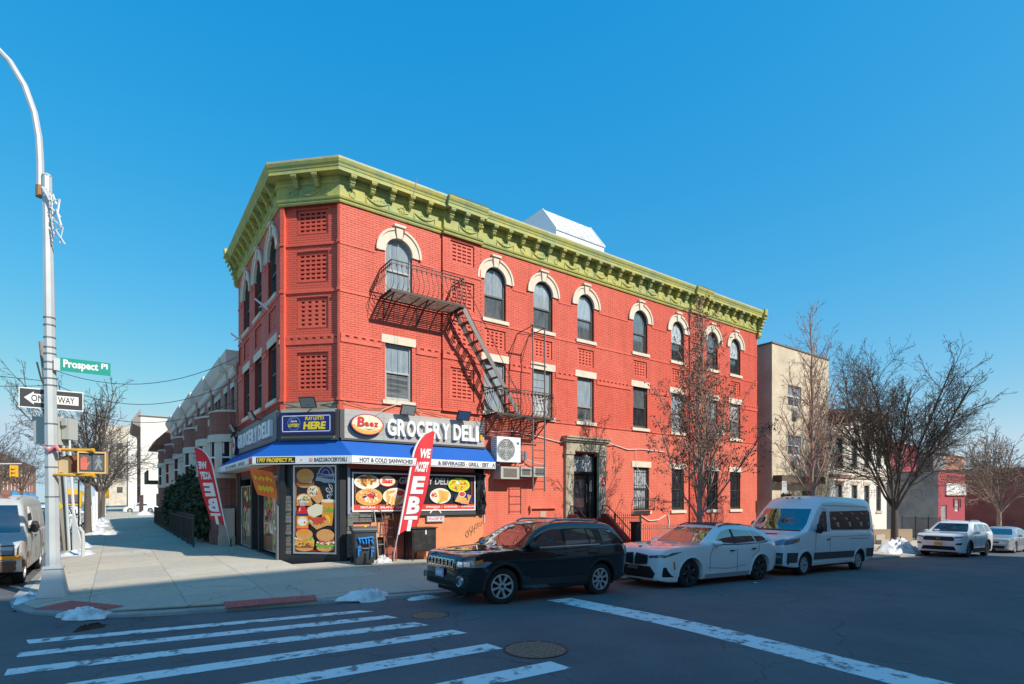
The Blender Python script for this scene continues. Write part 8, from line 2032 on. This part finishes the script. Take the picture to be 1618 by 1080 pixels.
def lump(name, label, cat, x, y, z, rx, ry, h, mat, seed, n=40, m=13, group=None, zf=None, rot=0, rough=.25):
    rg = np.random.default_rng(seed); ph = rg.uniform(0, 6.28, 8); k = MB(); rows = []
    for i in range(m):
        t_ = i / (m - 1); row = []
        for j in range(n + 1):
            a = 2 * math.pi * (j % n) / n; e = 1 + rough * (math.sin(2 * a + ph[0]) * .5 + math.sin(3 * a + ph[1]) * .4 + math.sin(5 * a + ph[2]) * .3 + math.sin(9 * a + ph[3]) * .15)
            r = t_ * e; zz = h * max(0, (1 - t_ ** 1.6)) * (1 + rough * 1.2 * math.sin(4 * a + 7 * t_ + ph[4]) * t_ + rough * .7 * math.sin(9 * a + 11 * t_ + ph[5])) 
            px, py = rx * r * math.cos(a), ry * r * math.sin(a); c_, s_ = math.cos(rot), math.sin(rot); px, py = px * c_ - py * s_, px * s_ + py * c_
            zz *= rg.uniform(.8, 1.2); px *= rg.uniform(.97, 1.03); py *= rg.uniform(.97, 1.03)
            gz_ = (zf(x + px, y + py) - z) if zf else 0
            row.append((px, py, gz_ - .015 + zz + (.0 if t_ < 1 else -.03), px, py, zz))
        rows.append(row)
    rows = [[tuple(p[:3]) for p in (r[:-1] + r[:1])] for r in rows]
    k.grid(rows); o = k.build(name, mat, smooth=True, angle=50); o.location = (x, y, z); return tag(o, label, cat, group)
gmax = lambda x, y: max(Sz(x, y) if (y > -5.3 or x < -6) else -9, Rz(x, y) if (y < -4.2 or x < -7) else -9)
lump('plastic_bag', 'crumpled white and grey plastic bag on the pavement right of the bin', 'plastic bag', 1.05, -.62, Sz(1, -.6), .28, .17, .18, M('bag_white', (.55, .56, .57), .5, var=.3, vs=12), 3, rough=.35)
lump('snow_heap', 'dirty snow patch on the kerb between the ramp and the black car', 'snow', -1.15, -5.05, Sz(-1.1, -5), .62, .26, .13, SNOW, 5, zf=gmax, rot=-.1)
lump('snow_heap', 'small snow patch in the gutter in front of the black car', 'snow', -.15, -5.62, Rz(-.1, -5.7), .42, .16, .07, SNOW, 6, zf=gmax)
lump('snow_heap', 'white snow patch in the gutter beside the left tactile panel', 'snow', -5.72, -3.86, Sz(-5.7, -3.8), .50, .22, .12, SNOW, 7, zf=gmax, rot=-.6)
lump('snow_heap', 'big snow heap at the foot of the large bare tree', 'snow', 28.0, -4.35, Sz(28, -4.3), 1.5, .8, .62, SNOW, 8, zf=Sz)
lump('snow_heap', 'small low snow patch left of the big snow heap', 'snow', 26.4, -4.6, Sz(26, -4.6), .8, .35, .12, SNOW, 9, zf=Sz)
lump('snow_heap', 'snow strip round the lamp post base at the kerb', 'snow', -6.72, -1.1, Sz(-6.7, -1), .22, .8, .07, SNOW, 10, zf=Sz)
for i, (x, y, rx, ry, h, lab) in enumerate(((-6.4, 9.2, .5, 1.2, .16, 'snow patch beside the bent post'), (-6.5, 13.5, .5, 1.6, .2, 'snow strip behind the utility pole'), (-5.9, 23.0, .9, 1.6, .18, 'shaded snow patch round the nearest side street tree'), (-6.3, 28.5, .6, 1.5, .22, 'snow patch by the white tree guard'), (-6.3, 34.5, .6, 1.8, .25, 'snow patch by the second white post'), (-6.3, 43, .6, 2.2, .28, 'snow patch by the third white post'), (-2.6, 63, .8, 1, .4, 'small snow heap at the far yard fence'))):
    lump('snow_heap', lab, 'snow', x, y, Sz(x, y), rx, ry, h, SNOW, 20 + i, zf=Sz)
lump('gutter_leaves', 'dark brown clump of wet leaves on the road below the left snow patch', 'leaves', -5.6, -4.9, Rz(-5.6, -4.9), .30, .12, .07, M('wet_leaves', (.055, .028, .015), .8, var=.4, vs=20), 41, rot=.5, rough=.4)
for x, y, r_, lab in ((-.86, -10.28, .42, 'large cast iron manhole cover with a square grid beside the crosswalk'), (-.87, -7.35, .33, 'smaller manhole cover near the black car')):
    t = thing('manhole_cover', lab, 'manhole cover', (x, y, Rz(x, y) + .003)); MAN = M('cast_iron_rust', (.30, .17, .115), .75, var=.3, vs=15)
    f = Fr((0, 0, 0), (1, 0, 0), (0, 1, .0), (0, 0, 1)); k = MB(); k.arch(f, 0, 0, r_ * .93, r_, -.03, .006, 0, 2 * math.pi, 32); k.build('frame', BLACK, t); k = MB(); k.ell(f, 0, 0, r_ * .92, r_ * .92, -.03, .001, n=32); k.build('plate', MAN, t)
    k = MB(); q = r_ * .85; st_p = r_ / 5
    for i in range(-4, 5):
        for j in range(-4, 5):
            a, b = i * st_p, j * st_p
            if math.hypot(a, b) < q: k.box(f, a - st_p * .38, a + st_p * .38, b - st_p * .38, b + st_p * .38, .001, .007)
    k.build('grid_relief', MAN, t, kind='stuff')
# litter on the road and pavement
rr = random.Random(77)
for i, (x, y) in enumerate(((.55, -5.95), (.9, -5.75), (3.5, -5.6), (-7.6, .6), (-7.9, 1.0), (-8.3, -.3), (-7.5, -.4), (8.5, -7.8), (15.5, -8.0), (-.7, -5.3), (2.1, -1.2), (3.1, -.9))):
    k = MB(); p = [(rr.uniform(-.06, .06), rr.uniform(-.05, .05), rr.uniform(.0, .03)) for _ in range(5)]; k.quad(*[(math.cos(q * 1.257) * rr.uniform(.04, .09), math.sin(q * 1.257) * rr.uniform(.03, .07), rr.uniform(.005, .03)) for q in range(5)])
    k.v += [(a, b, c_ - .004) for a, b, c_ in k.v]; k.f.append((9, 8, 7, 6, 5)); k.m.append(0)
    o = k.build('litter', (WHITE, CREAM, SILV)[i % 3]); zz = max(Sz(x, y) if y > -5.3 and x > -7 else -9, Rz(x, y) if y < -5.3 or x < -7 else -9); o.location = (x, y, zz + .006); o['label'] = 'scrap of pale paper litter lying on the ground'; o['category'] = 'litter'; o['group'] = 'paper scraps on the ground'

# ------------------------------------------------------------------ vehicles on the side street
POLD = M('old_van_paint', (.42, .43, .42), .6, var=.12, vs=3, c2=(.30, .12, .07), vs2=1.1, amt2=.8, edge=(.56, .64))
c = Car('old_van', 'battered grey work van with rust patches and orange bumper stripe, facing us', 'van', 5.7, 2.0,
    [(0, .90), (.03, .96), (.12, 1.02), (.5, 1.10), (.85, 1.14), (1.2, 1.18), (5.4, 1.2), (5.7, 1.15)],
    [(0, .5), (.80, 1.13), (.95, 1.25), (1.25, 1.72), (1.5, 1.98), (1.8, 2.10), (2.4, 2.14), (5.2, 2.13), (5.6, 2.0), (5.7, 1.8)],
    [(0, .42), (.06, .36), (.5, .32), (5.4, .36), (5.7, .45)], [(0, .86), (.03, .92), (.12, .965), (.4, 1.0), (5.4, 1.0), (5.7, .95)],
    (.86, 4.30), .36, POLD, tumble=.16, archr=.43, belt_in=.03)
c.wheels(.22, (6, .04, .05), M('hub_silver'), inset=.03)
c.patch('windscreen', 'F', [(-.84, 1.24), (.84, 1.24), (.82, 1.5), (.74, 1.9), (-.74, 1.9), (-.82, 1.5)], CARGL, nu=14, nv=10); c.both(c.patch, 'front_window', [(1.55, 1.26), (2.35, 1.26), (2.35, 1.86), (1.95, 1.86), (1.7, 1.6)], CARGL); c.both(c.patch, 'side_panel', [(2.6, 1.30), (3.9, 1.30), (3.9, 1.85), (2.6, 1.85)], M('van_panel', (.48, .48, .46), .5)); c.both(c.patch, 'side_panel', [(4.05, 1.30), (5.3, 1.30), (5.25, 1.85), (4.05, 1.85)], M('van_panel'))
c.patch('grille', 'F', [(-.9, .66), (.9, .66), (.92, .98), (-.92, .98)], TRIMB, .012, 14, 5); c.patch('bumper', 'F', [(-.97, .40), (.97, .40), (.97, .62), (-.97, .62)], M('bumper_rust', (.10, .055, .04), .7, var=.3, vs=5), .05, 14, 4, thick=.12); c.patch('orange_stripe', 'F', [(-.93, .66), (.93, .66), (.93, .74), (-.93, .74)], M('stripe_orange', (.8, .28, .01), .5), .03, 14, 3)
for s in (-1, 1): c.patch('headlight', 'F', [(s * .52, .77), (s * .82, .77), (s * .82, .95), (s * .52, .95)], LAMP, .022, 5, 4)
c.patch('roof_rust', 'T', [(1.6, -.75), (2.3, -.75), (2.3, .75), (1.6, .75)], M('roof_rust', (.24, .09, .06), .8, var=.3, vs=4), .006, 6, 6)
c.mirror(1.55, 1.35, TRIMB, (.10, .18, .3)); c.handle(2.3, 1.1, TRIMB)
for sd in 'LR': c.strip('door_gap', sd, [(1.45, .6), (1.5, 1.22)], .014, GAP); c.strip('door_gap', sd, [(2.45, .5), (2.45, 1.9)], .014, GAP); c.strip('door_gap', sd, [(3.98, .6), (3.98, 1.9)], .014, GAP)
c.root.location = (-8.03, 1.2, -.352); c.root.rotation_euler = (0, 0, R(90))
CARS = [(J, -8.25, 10.35, 'dark compact SUV parked behind the old van on the side street'), (H, -8.2, 18.5, 'pale large SUV parked third in the row on the side street'), (J, -8.25, 25.5, 'dark SUV parked fourth in the row behind the utility pole'), (B, -8.25, 32.5, 'white crossover parked fifth in the row along the side street'), (S, -8.25, 40, 'silver saloon parked sixth in the row along the side street'),
        (H, -15.9, 26, 'large SUV parked on the far side of the side street'), (J, -15.9, 34, 'dark SUV parked on the far side, second from the near end'), (S, -15.9, 42, 'silver saloon parked on the far side, third from the near end'), (B, -15.9, 50, 'white crossover parked on the far side, fourth from the near end'), (V, -15.8, 60, 'white van parked at the far end of the far side row')]
for src, x, y, lab in CARS:
    o = newthing(src.root, lab, (x, y, -.36), R(90), 'cars parked on the side street'); o.scale = (1, 1, 1)
o = newthing(S.root, 'white hatchback crossing the pavement in front of the white sided block', (-4.45, 84.3, -.3), 0, 'cars parked on the side street'); o.scale = (.9, 1, 1.05)
for ch in o.children:
    if ch.name.startswith('body'): ch.data = ch.data.copy(); ch.data.materials[0] = PWHITE
t = thing('school_bus', 'yellow bus with teal lower side parked far down the side street', 'bus', (-9.3, 52, -.3))
k = MB(); k.prism(Fr((0, 0, 0), (1, 0, 0), (0, 0, 1), (0, 1, 0)), [(-1.2, .5), (1.2, .5), (1.25, 2.4), (1.1, 2.9), (.6, 3.1), (-.6, 3.1), (-1.1, 2.9), (-1.25, 2.4)], 1.4, 9.5); k.wb(-1.1, 1.1, .2, 1.4, .5, 1.5); k.build('body', M('bus_yellow', (.80, .42, .01), .45), t)
k = MB(); k.wb(-1.0, 1.0, 1.36, 1.395, 1.6, 2.5); k.build('windscreen', CARGL, t); k = MB(); k.wb(-1.27, 1.27, 1.5, 9.4, .7, 1.5); k.build('lower_panel', M('bus_teal', (.03, .22, .26), .5), t)
for i in range(6): k = MB(); k.wb(1.22, 1.262, 2 + i * 1.2, 3 + i * 1.2, 1.75, 2.4); k.wb(-1.262, -1.22, 2 + i * 1.2, 3 + i * 1.2, 1.75, 2.4); k.build('side_window', CARGL, t)
for x in (-1, 1):
    for y in (1.0, 7.4): k = MB(); k.tube([(x * .9, y, .45), (x * 1.2, y, .45)], .45, 14); k.build('wheel', TYRE, t)
